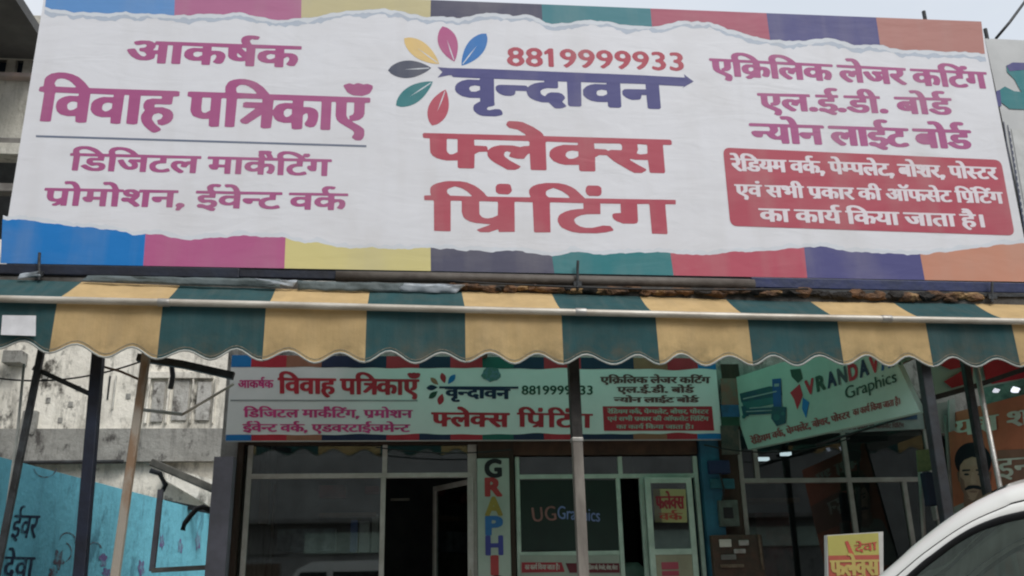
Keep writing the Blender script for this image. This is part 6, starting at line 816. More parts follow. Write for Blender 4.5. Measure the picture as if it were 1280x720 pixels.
# ------------------------------------------------------------------ shop building
YF = 10.6
def X(px, py=640, Y=YF): return at(px, py, Y).x
def Z(px, py, Y=YF): return at(px, py, Y).z
FL = .36
bd = thing('shop_building', 'single storey shop building with glazed fronts under the green porch roof', 'building', (3, 12, 0))
ZTOP = Z(500, 549)           # underside of the shop sign
xA0 = X(304, 640); xP0 = X(600, 640); xP1 = X(640, 640); xB1 = X(878, 640); xC0 = X(930, 640); xC1 = X(1178, 640)
B().box(xA0-.3, 8.2, YF+.12, YF+.35, ZTOP-.01+.09, 4.5).build('front_wall', m_grey_pl, bd)
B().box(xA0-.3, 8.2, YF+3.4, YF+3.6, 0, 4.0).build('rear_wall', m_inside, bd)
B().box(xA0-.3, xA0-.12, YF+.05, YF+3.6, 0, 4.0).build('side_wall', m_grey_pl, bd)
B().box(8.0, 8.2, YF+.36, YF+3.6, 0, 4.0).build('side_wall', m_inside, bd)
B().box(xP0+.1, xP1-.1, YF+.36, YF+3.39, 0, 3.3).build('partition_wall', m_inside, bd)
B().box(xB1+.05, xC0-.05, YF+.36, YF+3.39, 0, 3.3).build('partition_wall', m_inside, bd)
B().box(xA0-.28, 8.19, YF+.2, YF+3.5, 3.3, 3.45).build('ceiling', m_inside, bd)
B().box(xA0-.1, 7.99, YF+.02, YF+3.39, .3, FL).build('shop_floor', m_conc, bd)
# pillars
B().box(xP0-.02, xP1+.03, YF-.02, YF+.34, FL, ZTOP+.05).build('pillar', m_brown, bd)
B().box(xB1+.02, xB1+.24, YF-.06, YF+.34, FL, ZTOP+.05).build('blue_pillar', M('blue_pillar_paint', (.03, .16, .24), .7, (.02, .09, .15), 4, .3), bd)
B().box(xB1+.25, xC0-.02, YF+.0, YF+.34, FL, 3.35).build('pillar', m_brown, bd)
pl = B().box(X(268), X(292), YF-.25, YF+.2, 0, at(280, 575, YF).z).build('side_pillar', M('lilac_render', (.22, .215, .26), .85, (.16, .155, .18), 3, .3), None); tag(pl, 'lilac grey pillar at the left corner of the shops', 'pillar')
B().box(X(292)+.005, X(304)-.04, YF-.05, YF+.1, 0, Z(300, 552)).build('corner_post', m_brown, bd)
B().box(xA0-.1, xP0, YF, YF+.11, ZTOP-.06, ZTOP+.1).build('lintel', m_brown, bd)
B().box(xP1+.03, xB1, YF, YF+.11, Z(760, 568), ZTOP+.1).build('lintel', M('rusty_lintel', (.10, .055, .035), .8, (.05, .03, .02), 4, .4), bd)
B().box(xC0, xC1+.3, YF+.02, YF+.11, 3.05, 3.35).build('lintel', m_brown, bd)

def shopfront(lab, x0, x1, ztr, zt_, mull_top, mull_low, doorspan, mat, w=.055, low=None, gls=None):
    t = thing('shop_glazing', lab, 'shop window', ((x0+x1)/2, YF+.06, FL))
    y0, y1 = YF+.03, YF+.09
    B().box(x0, x0+w, y0, y1, FL, zt_).build('frame_post', mat, t, bevel=.004); B().box(x1-w, x1, y0, y1, FL, zt_).build('frame_post', mat, t, bevel=.004)
    B().box(x0+w, x1-w, y0+.002, y1-.002, ztr-w/2, ztr+w/2).build('transom', mat, t, bevel=.004)
    for x in mull_top: B().box(x-w/2, x+w/2, y0, y1, ztr+w/2, zt_).build('mullion', mat, t, bevel=.004)
    for x in mull_low: B().box(x-w/2, x+w/2, y0, y1, FL, ztr-w/2).build('mullion', mat, t, bevel=.004)
    xt = [x0]+sorted(mull_top)+[x1]
    gl_ = gls or m_glass
    for a, c in zip(xt, xt[1:]): B().box(a+w/2, c-w/2, YF+.058, YF+.063, ztr+w/2, zt_).build('pane', gl_, t)
    xt = [x0]+sorted(mull_low)+[x1]
    for a, c in zip(xt, xt[1:]):
        if doorspan and doorspan[0]-.05 < (a+c)/2 < doorspan[1]+.05: continue
        if low:
            B().box(a+w/2, c-w/2, y0+.01, y1-.01, low-w/2, low+w/2).build('rail', mat, t, bevel=.004); B().box(a+w/2, c-w/2, YF+.058, YF+.063, low+w/2, ztr-w/2).build('pane', m_glass, t)
            B().box(a+w/2, c-w/2, YF+.05, YF+.07, FL, low-w/2).build('kick_panel', mat, t)
        else: B().box(a+w/2, c-w/2, YF+.058, YF+.063, FL, ztr-w/2).build('pane', gl_, t)
    return t
ztrA = Z(450, 594)
sfA = shopfront('left shop front with wide dark window, open doorway and half-open aluminium door', xA0, xP0-.03, ztrA, ZTOP+.06, [X(481, 570), X(588, 570)], [X(478, 650), X(588, 650)], (X(478, 650), X(588, 650)), m_alu)
ztrB = Z(720, 595)
sfB = shopfront('right shop front in mint aluminium with dark green window sheet beside its door', xP1+.05, xB1, ztrB, Z(760, 570), [X(776, 580)], [X(776, 650), X(806, 650)], (X(776, 650), X(866, 650)), m_green_alu, .05, Z(700, 692))
# door leaf builder: hinge at (x,y), direction angle
def door(lab, hx, hy, ang, wd, z0, z1, mat, name='door_leaf', mid=None, solid=None, fw=.06):
    t = thing(name, lab, 'door', (hx, hy, z0)); d = Vector((math.cos(ang), math.sin(ang), 0)); n = Vector((-d.y, d.x, 0))
    def bar(s0, s1, a, c, th, nm, mt, par=t):
        P = lambda s, z, o: Vector((hx, hy, 0))+d*s+n*o+Vector((0, 0, z))
        return B().hexa([P(s0, a, -th/2), P(s1, a, -th/2), P(s1, a, th/2), P(s0, a, th/2), P(s0, c, -th/2), P(s1, c, -th/2), P(s1, c, th/2), P(s0, c, th/2)]).build(nm, mt, par, bevel=.003)
    bar(0, fw, z0, z1, .04, 'stile', mat); bar(wd-fw, wd, z0, z1, .04, 'stile', mat); bar(fw, wd-fw, z1-fw, z1, .038, 'top_rail', mat); bar(fw, wd-fw, z0, z0+.12, .038, 'bottom_rail', mat)
    if mid: bar(fw, wd-fw, mid-fw/2, mid+fw/2, .038, 'lock_rail', mat)
    bar(fw, wd-fw, (mid+fw/2) if mid else z0+.12, z1-fw, .006, 'glass_pane', m_glass)
    if mid: bar(fw, wd-fw, z0+.12, mid-fw/2, .02, 'lower_panel', solid or mat)
    return t, bar
hxA = X(597, 650)
dA, barA = door('aluminium framed glass door standing half open beside the lettered pillar board', hxA-.03, YF+.03, R(180-62), .92, FL+.01, ztrA-.04, m_alu, mid=None)
barA(.02, .06, 1.25, 1.5, .12, 'handle', m_pipe)
P0 = X(807, 650); P1_ = X(867, 650)
m_doorp = M('beige_door_panel', (.36, .34, .24), .6, (.28, .26, .18), 4)
dB, barB = door('mint framed door with yellow and red poster behind its glass', P1_, YF-.02, R(180+4), (P1_-P0), FL+.01, ztrB-.03, m_green_alu, mid=Z(840, 690), solid=m_doorp, fw=.065)
for s0, s1, ptop, pbot, mt in ((.10, .30, 703, 712, p_redt), (.10, .30, 714, 720, p_redt)):
    barB((P1_-P0)-s1-.03, (P1_-P0)-s0-.03, Z(830, pbot), Z(830, ptop), .03, 'door_sticker', mt)
# poster on the right door
YD = YF-.05
def flat(pts, Y, mat, name, par=None, th=.004, lab=None, cat=None):
    a = [at(x, y, Y) for x, y in pts]; o = B().hexa([a[3], a[2], a[2]+Vector((0, th, 0)), a[3]+Vector((0, th, 0)), a[0], a[1], a[1]+Vector((0, th, 0)), a[0]+Vector((0, th, 0))]).build(name, mat, par)
    return tag(o, lab, cat) if lab else o
def onY(Y, tl, tr, bl, off=0):
    a, c, d = Vector(tl), Vector(tr), Vector(bl); return lambda u, v: at(*(a+(c-a)*u+(d-a)*(1-v)), Y)
m_pyel = M('yellow_paper', (.42, .40, .18), .6, (.34, .32, .14), 4); m_pred = M('red_ink', (.38, .035, .05), .6, (.28, .03, .04), 5); m_pred2 = M('orange_red_ink', (.45, .09, .05), .6, (.33, .05, .04), 6)
po = thing('door_poster', 'yellow poster with red Hindi words on the mint framed door', 'poster', at(838, 650, YD))
flat(((816, 611), (857, 611.5), (859, 653), (819, 653)), YD, m_pyel, 'poster_sheet', po)
letters('A7', onY(YD-.004, (819, 620), (855, 620), (820, 636)), m_pred, po); letters('A8', onY(YD-.004, (823, 641), (853, 641), (824, 650)), m_pred2, po)
# dark green window sheet and stickers behind the right shop window
ws = thing('window_display_sheet', 'dark green window sheet with UG Graphics in salmon and periwinkle script letters', 'window sheet', at(710, 650, YF+.085))
YW = YF+.02
flat(((649.5, 600), (771, 600), (773.5, 688), (650, 688)), YF+.05, M('bottle_green_film', (.012, .030, .022), .5, (.009, .022, .017), 3), 'green_film', ws, .004)
m_l1 = M('salmon_letter', (.32, .15, .13), .6, (.2, .1, .09), 9); m_l2 = M('periwinkle_letter', (.20, .27, .52), .6, (.15, .2, .4), 9)
letters('UG', onY(YF+.046, (664, 634), (694, 632), (666, 652)), m_l1, ws); letters('Gr', onY(YF+.046, (697, 632), (750, 636), (697, 648)), m_l2, ws)
wb = thing('window_sticker_band', 'red and white printed strip along the bottom of the mint framed window', 'sticker', at(710, 705, YW))
flat(((650, 694), (774, 694), (776, 722), (650, 722)), YW, M('pale_sticker', (.35, .40, .33), .6, (.3, .33, .28), 4), 'sticker_sheet', wb)
flat(((652, 703), (702, 703), (706, 715), (652, 716)), YW-.004, m_pred, 'red_bar', wb); flat(((707, 704), (774, 704), (775, 716), (712, 716)), YW-.004, M('maroon_ink', (.14, .02, .03), .6), 'red_bar', wb)
letters('B3', onY(YW-.007, (656, 706), (700, 706), (656, 712)), M('cream_ink', (.5, .48, .42), .6), wb); letters('B1', onY(YW-.007, (735, 707), (772, 707), (735, 712)), _m['cream_ink'], wb)

# ------------------------------------------------------------------ lettered board on the pillar
YP = YF-.06
vb = thing('vertical_letter_board', 'narrow pale green vertical board spelling GRAPHICS in multicoloured letters', 'signboard', at(617, 650, YP))
xa, xb = X(597, 640, YP), X(637.5, 640, YP); B().box(xa, xb, YP, YP+.04, FL+.05, Z(617, 573, YP)).build('board', M('pale_green_board', (.40, .47, .40), .5, (.32, .39, .33), 3, .1), vb, bevel=.004)
cols = [M('letter_black', (.01, .012, .015), .5), M('letter_red', (.42, .05, .05), .5), M('letter_olive', (.33, .26, .05), .5), M('letter_blue', (.03, .16, .40), .5), M('letter_indigo', (.05, .06, .28), .5), M('letter_red', 0)]
zc = Z(617, 585, YP); dz = (Z(617, 585, YP)-Z(617, 681.5, YP))/4; xc = (xa+xb)/2; wl_ = .20
for i, ch in enumerate('GRAPHICS'):
    if ch == 'S': continue
    zi = zc-i*dz; hw = wl_/2*(.45 if ch == 'I' else 1); hh = dz*.45
    letters(ch, lambda u, v, zi=zi, hw=hw, hh=hh: Vector((xc-hw+2*hw*u, YP-.004, zi-hh+2*hh*v)), cols[i % 6], vb, 'letter')

# ------------------------------------------------------------------ shop sign board across both shops
YB = 10.45
sb = thing('shop_name_board', 'long shop board with red Hindi lettering and a petal logo under the awning', 'signboard', at(595, 500, YB))
m_board = M('board_white', (.78, .80, .78), .5, (.70, .73, .71), 2, .1)
c4 = [at(291, 449, YB), at(899, 449, YB), at(903.5, 549, YB), at(281.5, 551, YB)]
z1b, z0b = c4[0].z, c4[3].z; xsa, xsb = c4[3].x+.0, c4[2].x
B().box(xsa, xsb, YB, YB+.09, z0b, z1b+.05).build('board_face', m_board, sb, bevel=.004)
def ob(px, py, off=.004): p = at(px, py, YB-off); return p
def obr(x0_, x1_, y0_, y1_, mat, off=.003, name='colour_strip'):
    a, c = at(x0_, y1_, YB-off), at(x1_, y0_, YB-off); return B().quad((a.x, a.y, a.z), (c.x, a.y, a.z), (c.x, a.y, c.z), (a.x, a.y, c.z)).build(name, mat, sb)
d_red = M('board_red', (.48, .03, .05), .5, (.38, .022, .035), 4); d_navy = M('board_navy', (.015, .025, .07), .5); d_teal = M('board_teal', (.02, .12, .10), .5); d_blue = M('board_blue', (.01, .19, .48), .5, (.01, .15, .4), 4); d_or = M('board_orange', (.34, .15, .09), .5); d_mag = M('board_magenta', (.66, .07, .26), .5, (.5, .05, .18), 4); d_gr = M('board_dark_green', (.025, .08, .05), .5)
zt0 = (z0b, z0b+.065); top0 = (z1b-.08, z1b+.048)
seqb = [(282, 314, d_blue), (314, 358, d_red), (358, 402, d_or), (402, 483, d_navy), (483, 524, d_red), (524, 563, d_navy), (563, 603, d_red), (603, 642, d_teal), (642, 680, d_navy), (680, 726, d_red), (726, 792, d_navy), (792, 834, d_or), (834, 872, d_red), (872, 903, d_blue)]
for a, c, mt in seqb:
    for zz0, zz1 in (zt0, top0):
        n = max(3, int((c-a)/4)); up = zz0 == zt0[0]; r0, r1 = [], []
        for i in range(n+1):
            x = X(a+(c-a)*i/n, 550 if up else 455, YB); x = max(xsa+.002, min(xsb-.002, x)); wv = .02*noise.noise(Vector((x*3, 5 if up else 9, 0)))
            r0.append((x, YB-.003, zz0+(0 if up else wv-.01))); r1.append((x, YB-.003, zz1+(wv+.0 if up else 0)))
        B().grid([r0, r1]).build('colour_strip', mt, sb)
def sl(key, tl, tr, bl, mat): letters(key, onY(YB-.005, tl, tr, bl), mat, sb)
sl('L1', (297, 475), (342, 475), (297, 485), d_mag); sl('L2', (347, 472), (524, 474), (347, 492), d_red)
sl('A2', (304, 511.5), (516, 512.5), (304, 521.5), d_mag)
sl('A1', (303, 530), (513, 530.5), (303, 539.5), d_mag)
sl('C1', (556, 484), (638, 486), (556, 497), d_navy); obr(549, 648, 483.2, 485.6, d_navy, .0062, 'lettering')
sl('digits', (652, 482), (741, 482), (652, 493), d_gr)
sl('C2', (539, 515), (637, 516), (539, 533), d_red); sl('C3', (646, 515.5), (741, 517), (646, 533.5), d_red)
m_txt = M('board_brown_text', (.17, .07, .07), .6, (.12, .06, .055), 6)
sl('R1', (750, 471), (888, 471), (750, 479), m_txt); sl('R2', (771, 483.5), (868, 483.5), (771, 491), m_txt); sl('R3', (767, 496.5), (874, 496.5), (767, 503), m_txt)
o = obr(755, 890, 508, 538.5, d_red, .0045, 'red_text_box')
def sl2(key, tl, tr, bl): letters(key, onY(YB-.007, tl, tr, bl), M('board_cream', (.42, .45, .38), .6), sb)
sl2('B1', (759, 512), (886, 512), (759, 517)); sl2('B2', (759, 521), (886, 521), (759, 526)); sl2('B3', (770, 531), (868, 531), (770, 536))
def bpetal(tip, base, w, mat):
    a = Vector(tip); c = Vector(base); d = c-a; L = d.length; d /= L; n = Vector((-d.y, d.x)); N = 10
    pr = lambda t: math.sin(math.pi*t**.85)*w/2 if 0 < t < 1 else 0
    l = [a+d*L*t/N+n*pr(t/N) for t in range(N+1)]+[a+d*L*t/N-n*pr(t/N) for t in range(N-1, 0, -1)]
    shape([[(p.x, p.y) for p in l]], lambda x, y: at(x, y, YB-.004), mat, sb, 'petal')
bpetal((538, 472), (548, 481), 6, d_or); bpetal((552, 466), (556, 479), 7, d_red); bpetal((569, 468), (560, 480), 7, d_blue); bpetal((533, 485), (547, 484), 7, d_navy); bpetal((536, 498), (547, 489), 7, d_gr); bpetal((549, 506), (553, 492), 8, d_red)
# god picture badge, simply a round blue-green floral blot
shape([[(614+12*math.cos(t*.42)*(1+.12*math.sin(t*2.1)), 468+9*math.sin(t*.42)*(1+.1*math.cos(t*3))) for t in range(15)]], lambda x, y: at(x, y, YB-.0045), M('badge_blue', (.12, .20, .28), .6, (.07, .17, .12), 30), sb, 'badge')
obr(288, 522, 500, 501.3, M('board_rule', (.3, .33, .33), .6), .0045, 'divider_line')

# ------------------------------------------------------------------ slanted green sign at right (turned towards the street)
LBt = at(935, 562, 10.35); q = ray(1150, 515); RB = EYE+q*((LBt.z-EYE.z)/q.z)
LT = EYE+ray(905, 477)*1.0
def onplane(px, py, A, Bp, off=0):
    d = (Bp-A); d.z = 0; d.normalize(); n = Vector((d.y, -d.x, 0)); q = ray(px, py); t = (A-EYE).dot(n)/q.dot(n); P = EYE+q*t
    return P+n*(off if n.dot(EYE-A) > 0 else -off)
gs = thing('slanted_shop_sign', 'green-white angled signboard reading VRANDAVAN Graphics with a printing machine picture', 'signboard', LBt)
TLg = onplane(906, 476, LBt, RB); dG = (RB-LBt).normalized(); 
up = (TLg-LBt)
n_ = Vector((dG.y, -dG.x, 0)); 
if n_.dot(EYE-LBt) < 0: n_ = -n_
gb = M('green_white_vinyl', (.40, .58, .49), .5, (.34, .51, .43), 2, .15)
B().hexa([LBt, RB, RB-n_*.08, LBt-n_*.08, LBt+up, RB+up, RB+up-n_*.08, LBt+up-n_*.08]).build('board_face', gb, gs, bevel=.004)
def gp(px, py, off=.006): return onplane(px, py, LBt, RB, off)
def gshape(pts, mat, name='picture', off=.006): return shape([pts], lambda x, y: gp(x, y, off), mat, gs, name)
def ell0(cx, cy, r): return [(cx+r*math.cos(t*.5236), cy+r*math.sin(t*.5236)) for t in range(12)]
def gl(key, tl, tr, bl, mat):
    a, c, d = Vector(tl), Vector(tr), Vector(bl); letters(key, lambda u, v: gp(*(a+(c-a)*u+(d-a)*(1-v)), .008), mat, gs)
m_mach = M('machine_print', (.015, .07, .12), .5, (.02, .10, .10), 12); m_mach2 = M('machine_blue', (.02, .10, .30), .5); m_machg = M('slate_print', (.06, .08, .09), .5); m_mg = M('machine_teal', (.03, .16, .16), .5)
gshape([(925, 492), (962, 483), (977, 484), (978, 494), (933, 505), (927, 503)], m_mach); gshape([(928, 503), (975, 495), (977, 503), (931, 513)], m_mg, off=.0075); gshape([(927, 508), (933, 507), (937, 520), (930, 521)], m_mach, off=.009)
gshape([(931, 511), (970, 509), (972, 517), (933, 519)], m_mach, off=.0105); gshape([(966, 474), (977, 473), (978, 510), (968, 511)], m_mach2, off=.012); gshape([(966, 508), (984, 509), (983, 529), (972, 533), (965, 523)], m_mach, off=.0135)
m_pl3 = M('machine_light', (.30, .42, .40), .5)
for q in ([(930, 498), (972, 488.5), (972, 490), (930, 499.6)], [(938, 509.8), (967, 507.6), (967, 508.8), (938, 511)], [(934, 514), (966, 512.4), (966, 513.5), (934, 515.2)], [(969, 480), (975, 479.4), (975, 483), (969, 483.6)]): gshape(q, m_pl3, off=.015)
for cx_, cy_, r_ in ((972, 522, 4.2), (980, 517, 2.6), (931, 521, 2.4)): gshape(ell0(cx_, cy_, r_), m_mg, off=.016)
gshape([(988, 491), (1000, 480), (1004, 494), (997, 512), (993, 499)], d_red); gshape([(1004, 497), (1012, 503), (1008, 523), (1003, 511)], d_blue); gshape([(988, 462), (1001, 461), (1004, 473), (998, 479), (990, 471)], d_gr)
for i, (ch_, mt) in enumerate(zip('VRANDAVAN', (d_red, d_gr, d_navy, m_machg, d_red, d_navy, d_red, m_mach2, d_gr))):
    u0 = i/9; u1 = u0+.094; x_ = 1006+121*u0; y_ = 477-44*u0; gl(ch_, (x_, y_), (x_+11.5, y_-4.2), (x_+2.2, y_+17+i*.4), mt)
for kk, (x, y, mt) in enumerate(((1012, 482, d_red), (1025, 480, d_gr), (1058, 465, d_red))): pass
gl('Gr', (1056, 484), (1120, 462), (1058, 499), m_gr if False else d_gr)
gl('B1', (938, 548), (1062, 514), (940, 556), M('brick_small_text', (.30, .10, .09), .6)); gl('B3', (1066, 512), (1126, 497), (1067, 520), _m['brick_small_text'])
# smaller sign behind it
s2 = thing('small_strip_sign', 'narrow white strip sign with blue panel below the angled green sign', 'signboard', at(1100, 530, 10.2))
flat(((1040, 522), (1152, 508), (1156, 536), (1020, 542)), 10.2, M('dull_white_vinyl', (.30, .34, .33), .5, (.22, .25, .24), 3), 'board_face', s2, .05)
flat(((1086, 520), (1146, 513), (1147, 524), (1090, 527)), 10.19, M('strip_blue', (.03, .07, .14), .5), 'blue_panel', s2); letters('B2', onY(10.19, (1050, 533), (1130, 529), (1050, 538)), m_txt, s2)
strut([(1020, 556), (1160, 512)], 9.7, .03, m_dark, 'thin green-black rod slanting up behind the angled green sign', 'rod', 'rod', True)
# narrow banner edge between the two signs
nb = thing('narrow_strip_banner', 'narrow multicoloured vertical strip between the long shop board and the angled green sign', 'banner', at(913, 500, 10.4))
for (y0, y1, mt) in ((455, 473, m_brown), (473, 506, M('strip_rust', (.25, .11, .08), .7, (.16, .15, .12), 9)), (506, 521, M('strip_blue2', (.03, .13, .28), .6, (.03, .08, .15), 8)), (521, 532, d_gr), (532, 568, M('strip_grey', (.13, .10, .08), .8, (.05, .06, .055), 9))):
    flat(((901, y0), (923, y0), (925, y1), (903, y1)), 10.42, mt, 'banner_section', nb, .02)

# ------------------------------------------------------------------ meter boxes and clutter on the pillar
def clut(x0_, x1_, y0_, y1_, Y, dep, mat, name, lab, cat):
    a, c = at(x0_, y1_, Y), at(x1_, y0_, Y); return tag(B().box(a.x, c.x, Y, Y+dep, a.z, c.z).build(name, mat, None, bevel=.012), lab, cat)
clut(887, 912, 575, 592, YF-.12, .1, M('navy_box_paint', (.015, .03, .09), .6), 'switch_box', 'small navy switch box high on the brown pillar', 'switch box')
clut(889, 918, 598, 611, YF-.10, .08, M('teal_box_paint', (.02, .13, .17), .6, (.015, .08, .1), 6), 'switch_box', 'teal box under the navy switch box on the brown pillar', 'switch box')
mt1 = thing('electric_meter_box', 'grey electric meter box with a window on the brown pillar', 'meter box', at(910, 645, YF-.12))
def sub(x0_, x1_, y0_, y1_, Y, dep, mat, name, par):
    a, c = at(x0_, y1_, Y), at(x1_, y0_, Y); return B().box(a.x, c.x, Y, Y+dep, a.z, c.z).build(name, mat, par, bevel=.006)
sub(901, 922, 625, 658, YF-.12, .10, M('meter_grey', (.10, .13, .11), .6, (.06, .07, .06), 8), 'casing', mt1); sub(905, 916, 634, 648, YF-.125, .004, m_black, 'meter_window', mt1)
mt2 = thing('distribution_board', 'rusty brown open distribution board full of pale fittings beside the dark shop window', 'electrical board', at(922, 690, YF-.16))
sub(894, 952, 668, 724, YF-.14, .12, M('rust_box', (.09, .05, .035), .8, (.05, .04, .03), 7, .4), 'casing', mt2)
for i, (a, c, d, e) in enumerate(((900, 914, 674, 684), (918, 932, 686, 692), (902, 920, 693, 700), (924, 936, 675, 682), (901, 930, 705, 710))):
    sub(a, c, d, e, YF-.165, .02, (m_pipe, m_steel, m_conc, m_steel, m_rust)[i], 'fitting', mt2)
B().tube([at(948, 668, YF-.16), at(951, 690, YF-.17), at(954, 712, YF-.15)], .014, 6).build('wire', m_rust, mt2)
B().tube([at(900, 592, YF-.14), at(905, 612, YF-.15), at(903, 626, YF-.14)], .012, 6).build('wire', m_black, mt2)
# ------------------------------------------------------------------ third shop
ztrC = Z(1000, 600)
sfC = shopfront('dark third shop front behind the yellow and red board', xC0, xC1, ztrC, 3.06, [X(948, 590), X(1062, 590)], [X(1069, 640), X(1138, 640)], None, M('dull_aluminium', (.34, .32, .29), .5, (.24, .22, .2), 5), gls=glass('dusty_glass', (.6, .66, .66), .065))
# interior: tube lights, shelves, door, stock
m_lamp = emit('lamp_white', (.9, .95, 1), 1.3)
for (x, y, w, l) in ((955, 573, 7, 'lit white ceiling lamp in the third shop, nearer the pillar'), (984, 566.5, 5.5, 'smaller lit white ceiling lamp in the third shop, right of the other')):
    a, c = at(x-w, y+2.2, 11.4), at(x+w, y-1.8, 11.4); tag(B().box(a.x, c.x, 11.4, 11.5, a.z, c.z).build('ceiling_lamp', m_lamp, None, bevel=.008), l, 'lamp')
tag(B().box(*(lambda a, c: (a.x, c.x, 12.6, 12.68, a.z, c.z))(at(437, 554.5, 12.6), at(443.5, 550, 12.6))).build('ceiling_lamp', emit('reflected_lamp_glow', (.8, .85, 1), .6), None, bevel=.008), 'tiny glowing block standing in for a ceiling light reflected in the upper left shop glass', 'lamp')  # glowing block added in place of a ceiling light's reflection in the pane
m_red = M('maroon_stock', (.26, .06, .05), .8, (.05, .03, .025), 3); m_shelf = M('shelf_brown', (.20, .13, .08), .8)
def inside(x0_, x1_, y0_, y1_, Y, dep, mat, name, lab, cat, grp=None):
    a, c = at(x0_, y1_, Y), at(x1_, y0_, Y); return tag(B().box(a.x, c.x, Y, Y+dep, a.z, c.z).build(name, mat, None, bevel=.01), lab, cat, grp)
inside(952, 986, 640, 730, 12.2, .3, m_red, 'cupboard', 'reddish brown cupboard inside the third shop', 'cupboard')
inside(936, 1000, 622, 628, 12.0, .3, m_shelf, 'wall_shelf', 'long shelf above the cupboard inside the third shop', 'shelf')
for i, (a, c, d, e, mt, lb_) in enumerate(((322, 336, 600, 655, m_shelf, 'narrow brown roll of flex at the left edge inside the left shop'), (338, 344, 604, 672, m_rust, 'thin rusty brown roll beside the narrow brown roll inside the left shop'), (398, 432, 606, 622, m_red, 'dark red carton high in the left shop'), (456, 474, 607, 616, m_red, 'small dark red carton near the left shop doorway'), (398, 470, 640, 646, m_shelf, 'dim shelf board across the left shop'), (345, 420, 660, 690, M('blue_grey_crate', (.25, .3, .34), .8, (.06, .07, .08), 5), 'wide grey cabinet low in the left shop window'), (437, 447, 650, 690, M('blue_roll', (.06, .16, .5), .6), 'blue vinyl roll standing in the left shop'), (448, 462, 652, 690, M('white_roll', (.6, .62, .6), .6), 'white vinyl roll standing beside the blue roll'), (464, 473, 643, 690, M('cream_roll', (.5, .5, .46), .6), 'tall cream roll next to the doorway of the left shop'))):
    inside(a, c, d, e, 11.5+.1*i, .2, mt, ('flex_roll' if 'roll' in lb_ else 'carton' if 'carton' in lb_ else 'shelf_board' if 'shelf' in lb_ else 'cabinet'), lb_, 'roll' if 'roll' in lb_ else 'carton' if 'carton' in lb_ else 'shelf' if 'shelf' in lb_ else 'cabinet')
inside(488, 512, 622.5, 625.5, 12.9, .1, m_pipe, 'picture_rail', 'dim pale bar high on the rear wall seen through the open doorway', 'rail')
# plastic chair back in the doorway of the right shop
ch = thing('plastic_chair', 'pale green plastic chair in the doorway of the mint framed shop', 'chair', at(792, 720, YF+.5))
m_chair = M('pale_green_plastic', (.22, .36, .29), .5, (.18, .3, .24), 3)
cx, cz = X(794, 700, YF+.5), FL
rws = []
for j in range(9):
    t = j/8; z = cz+.45+.75*t; w = .23*(1 if t < .6 else math.sqrt(max(0.02, 1-((t-.6)/.42)**2)))
    rws.append([(cx+w*(i/5-1), YF+.55+.12*t-.06*math.cos((i/5-1)*1.4), z) for i in range(11)])
B().grid(rws).build('backrest', m_chair, ch, True, solid=.02); B().box(cx-.23, cx+.23, YF+.12, YF+.52, cz+.41, cz+.45).build('seat', m_chair, ch, bevel=.015)
for dx in (-.2, .2):
    for dy in (.15, .5): B().bar((cx+dx, YF+dy, cz), (cx+dx, YF+dy, cz+.41), .035).build('leg', m_chair, ch)

# ------------------------------------------------------------------ yellow and red standing board
YY = 7.2
yb = thing('standing_board', 'yellow and red standing advert board with a white edge in front of the third shop', 'signboard', at(1070, 720, YY))
def bx(px, py, o=0): return at(px, py, YY-o)
B().hexa([bx(1038, 960), bx(1106, 956), bx(1106, 956)+Vector((0, .05, 0)), bx(1038, 960)+Vector((0, .05, 0)), bx(1033.5, 669), bx(1104, 664.5), bx(1104, 664.5)+Vector((0, .05, 0)), bx(1033.5, 669)+Vector((0, .05, 0))]).build('board', M('board_frame_white', (.5, .5, .47), .6), yb)
flat(((1034.5, 670), (1098, 666), (1099, 693.5), (1035.5, 694.5)), YY-.006, M('yellow_print', (.38, .35, .09), .6, (.33, .3, .08), 3), 'yellow_panel', yb, .003)
flat(((1035.5, 694.5), (1099, 693.5), (1103, 860), (1040, 862)), YY-.006, M('red_print', (.36, .085, .055), .6, (.30, .06, .04), 4), 'red_panel', yb, .003)
m_ytx = M('yellow_ink', (.42, .33, .10), .6); letters('A6', onY(YY-.011, (1068, 681), (1096, 677), (1069, 691)), m_pred2, yb)
gsh = [(1056, 677), (1060, 676), (1064, 685), (1068, 694), (1062, 693)]; shape([gsh], lambda x, y: at(x, y, YY-.010), m_pred2, yb, 'lettering')
letters('A7', onY(YY-.011, (1037, 700), (1099, 699), (1038, 720)), m_ytx, yb); letters('A8', onY(YY-.011, (1044, 728), (1094, 727), (1045, 750)), m_ytx, yb)

# ------------------------------------------------------------------ right side: orange poster board with portrait, red sign, lights
A_ = at(1183, 640, 10.0); Bq = at(1330, 600, 8.0)
A0 = Vector((A_.x, A_.y, 0)); B0 = Vector((Bq.x, Bq.y, 0))
op = thing('orange_poster_board', 'orange election-style poster board with a moustached man and white Hindi words', 'poster', A0)
def opp(px, py, off=0): return onplane(px, py, A0+Vector((0, 0, EYE.z)), B0+Vector((0, 0, EYE.z)), off)
m_opb = M('orange_print', (.66, .20, .11), .6, (.54, .16, .09), 3, .15)
def osh(pts, mat, name, off): return shape([pts], lambda x, y: opp(x, y, off), mat, op, name)
for nm, off in (('board_sheet', 0), ('backing_board', -.03)):
    osh([(1183, 518), (1340, 478), (1350, 800), (1190, 800)], m_opb if off == 0 else m_dark, nm, off)
def ol(key, tl, tr, bl, mat):
    a, c, d = Vector(tl), Vector(tr), Vector(bl); letters(key, lambda u, v: opp(*(a+(c-a)*u+(d-a)*(1-v)), .014), mat, op)
m_wtx = M('dull_white_ink', (.72, .72, .62), .6, (.58, .58, .5), 5)
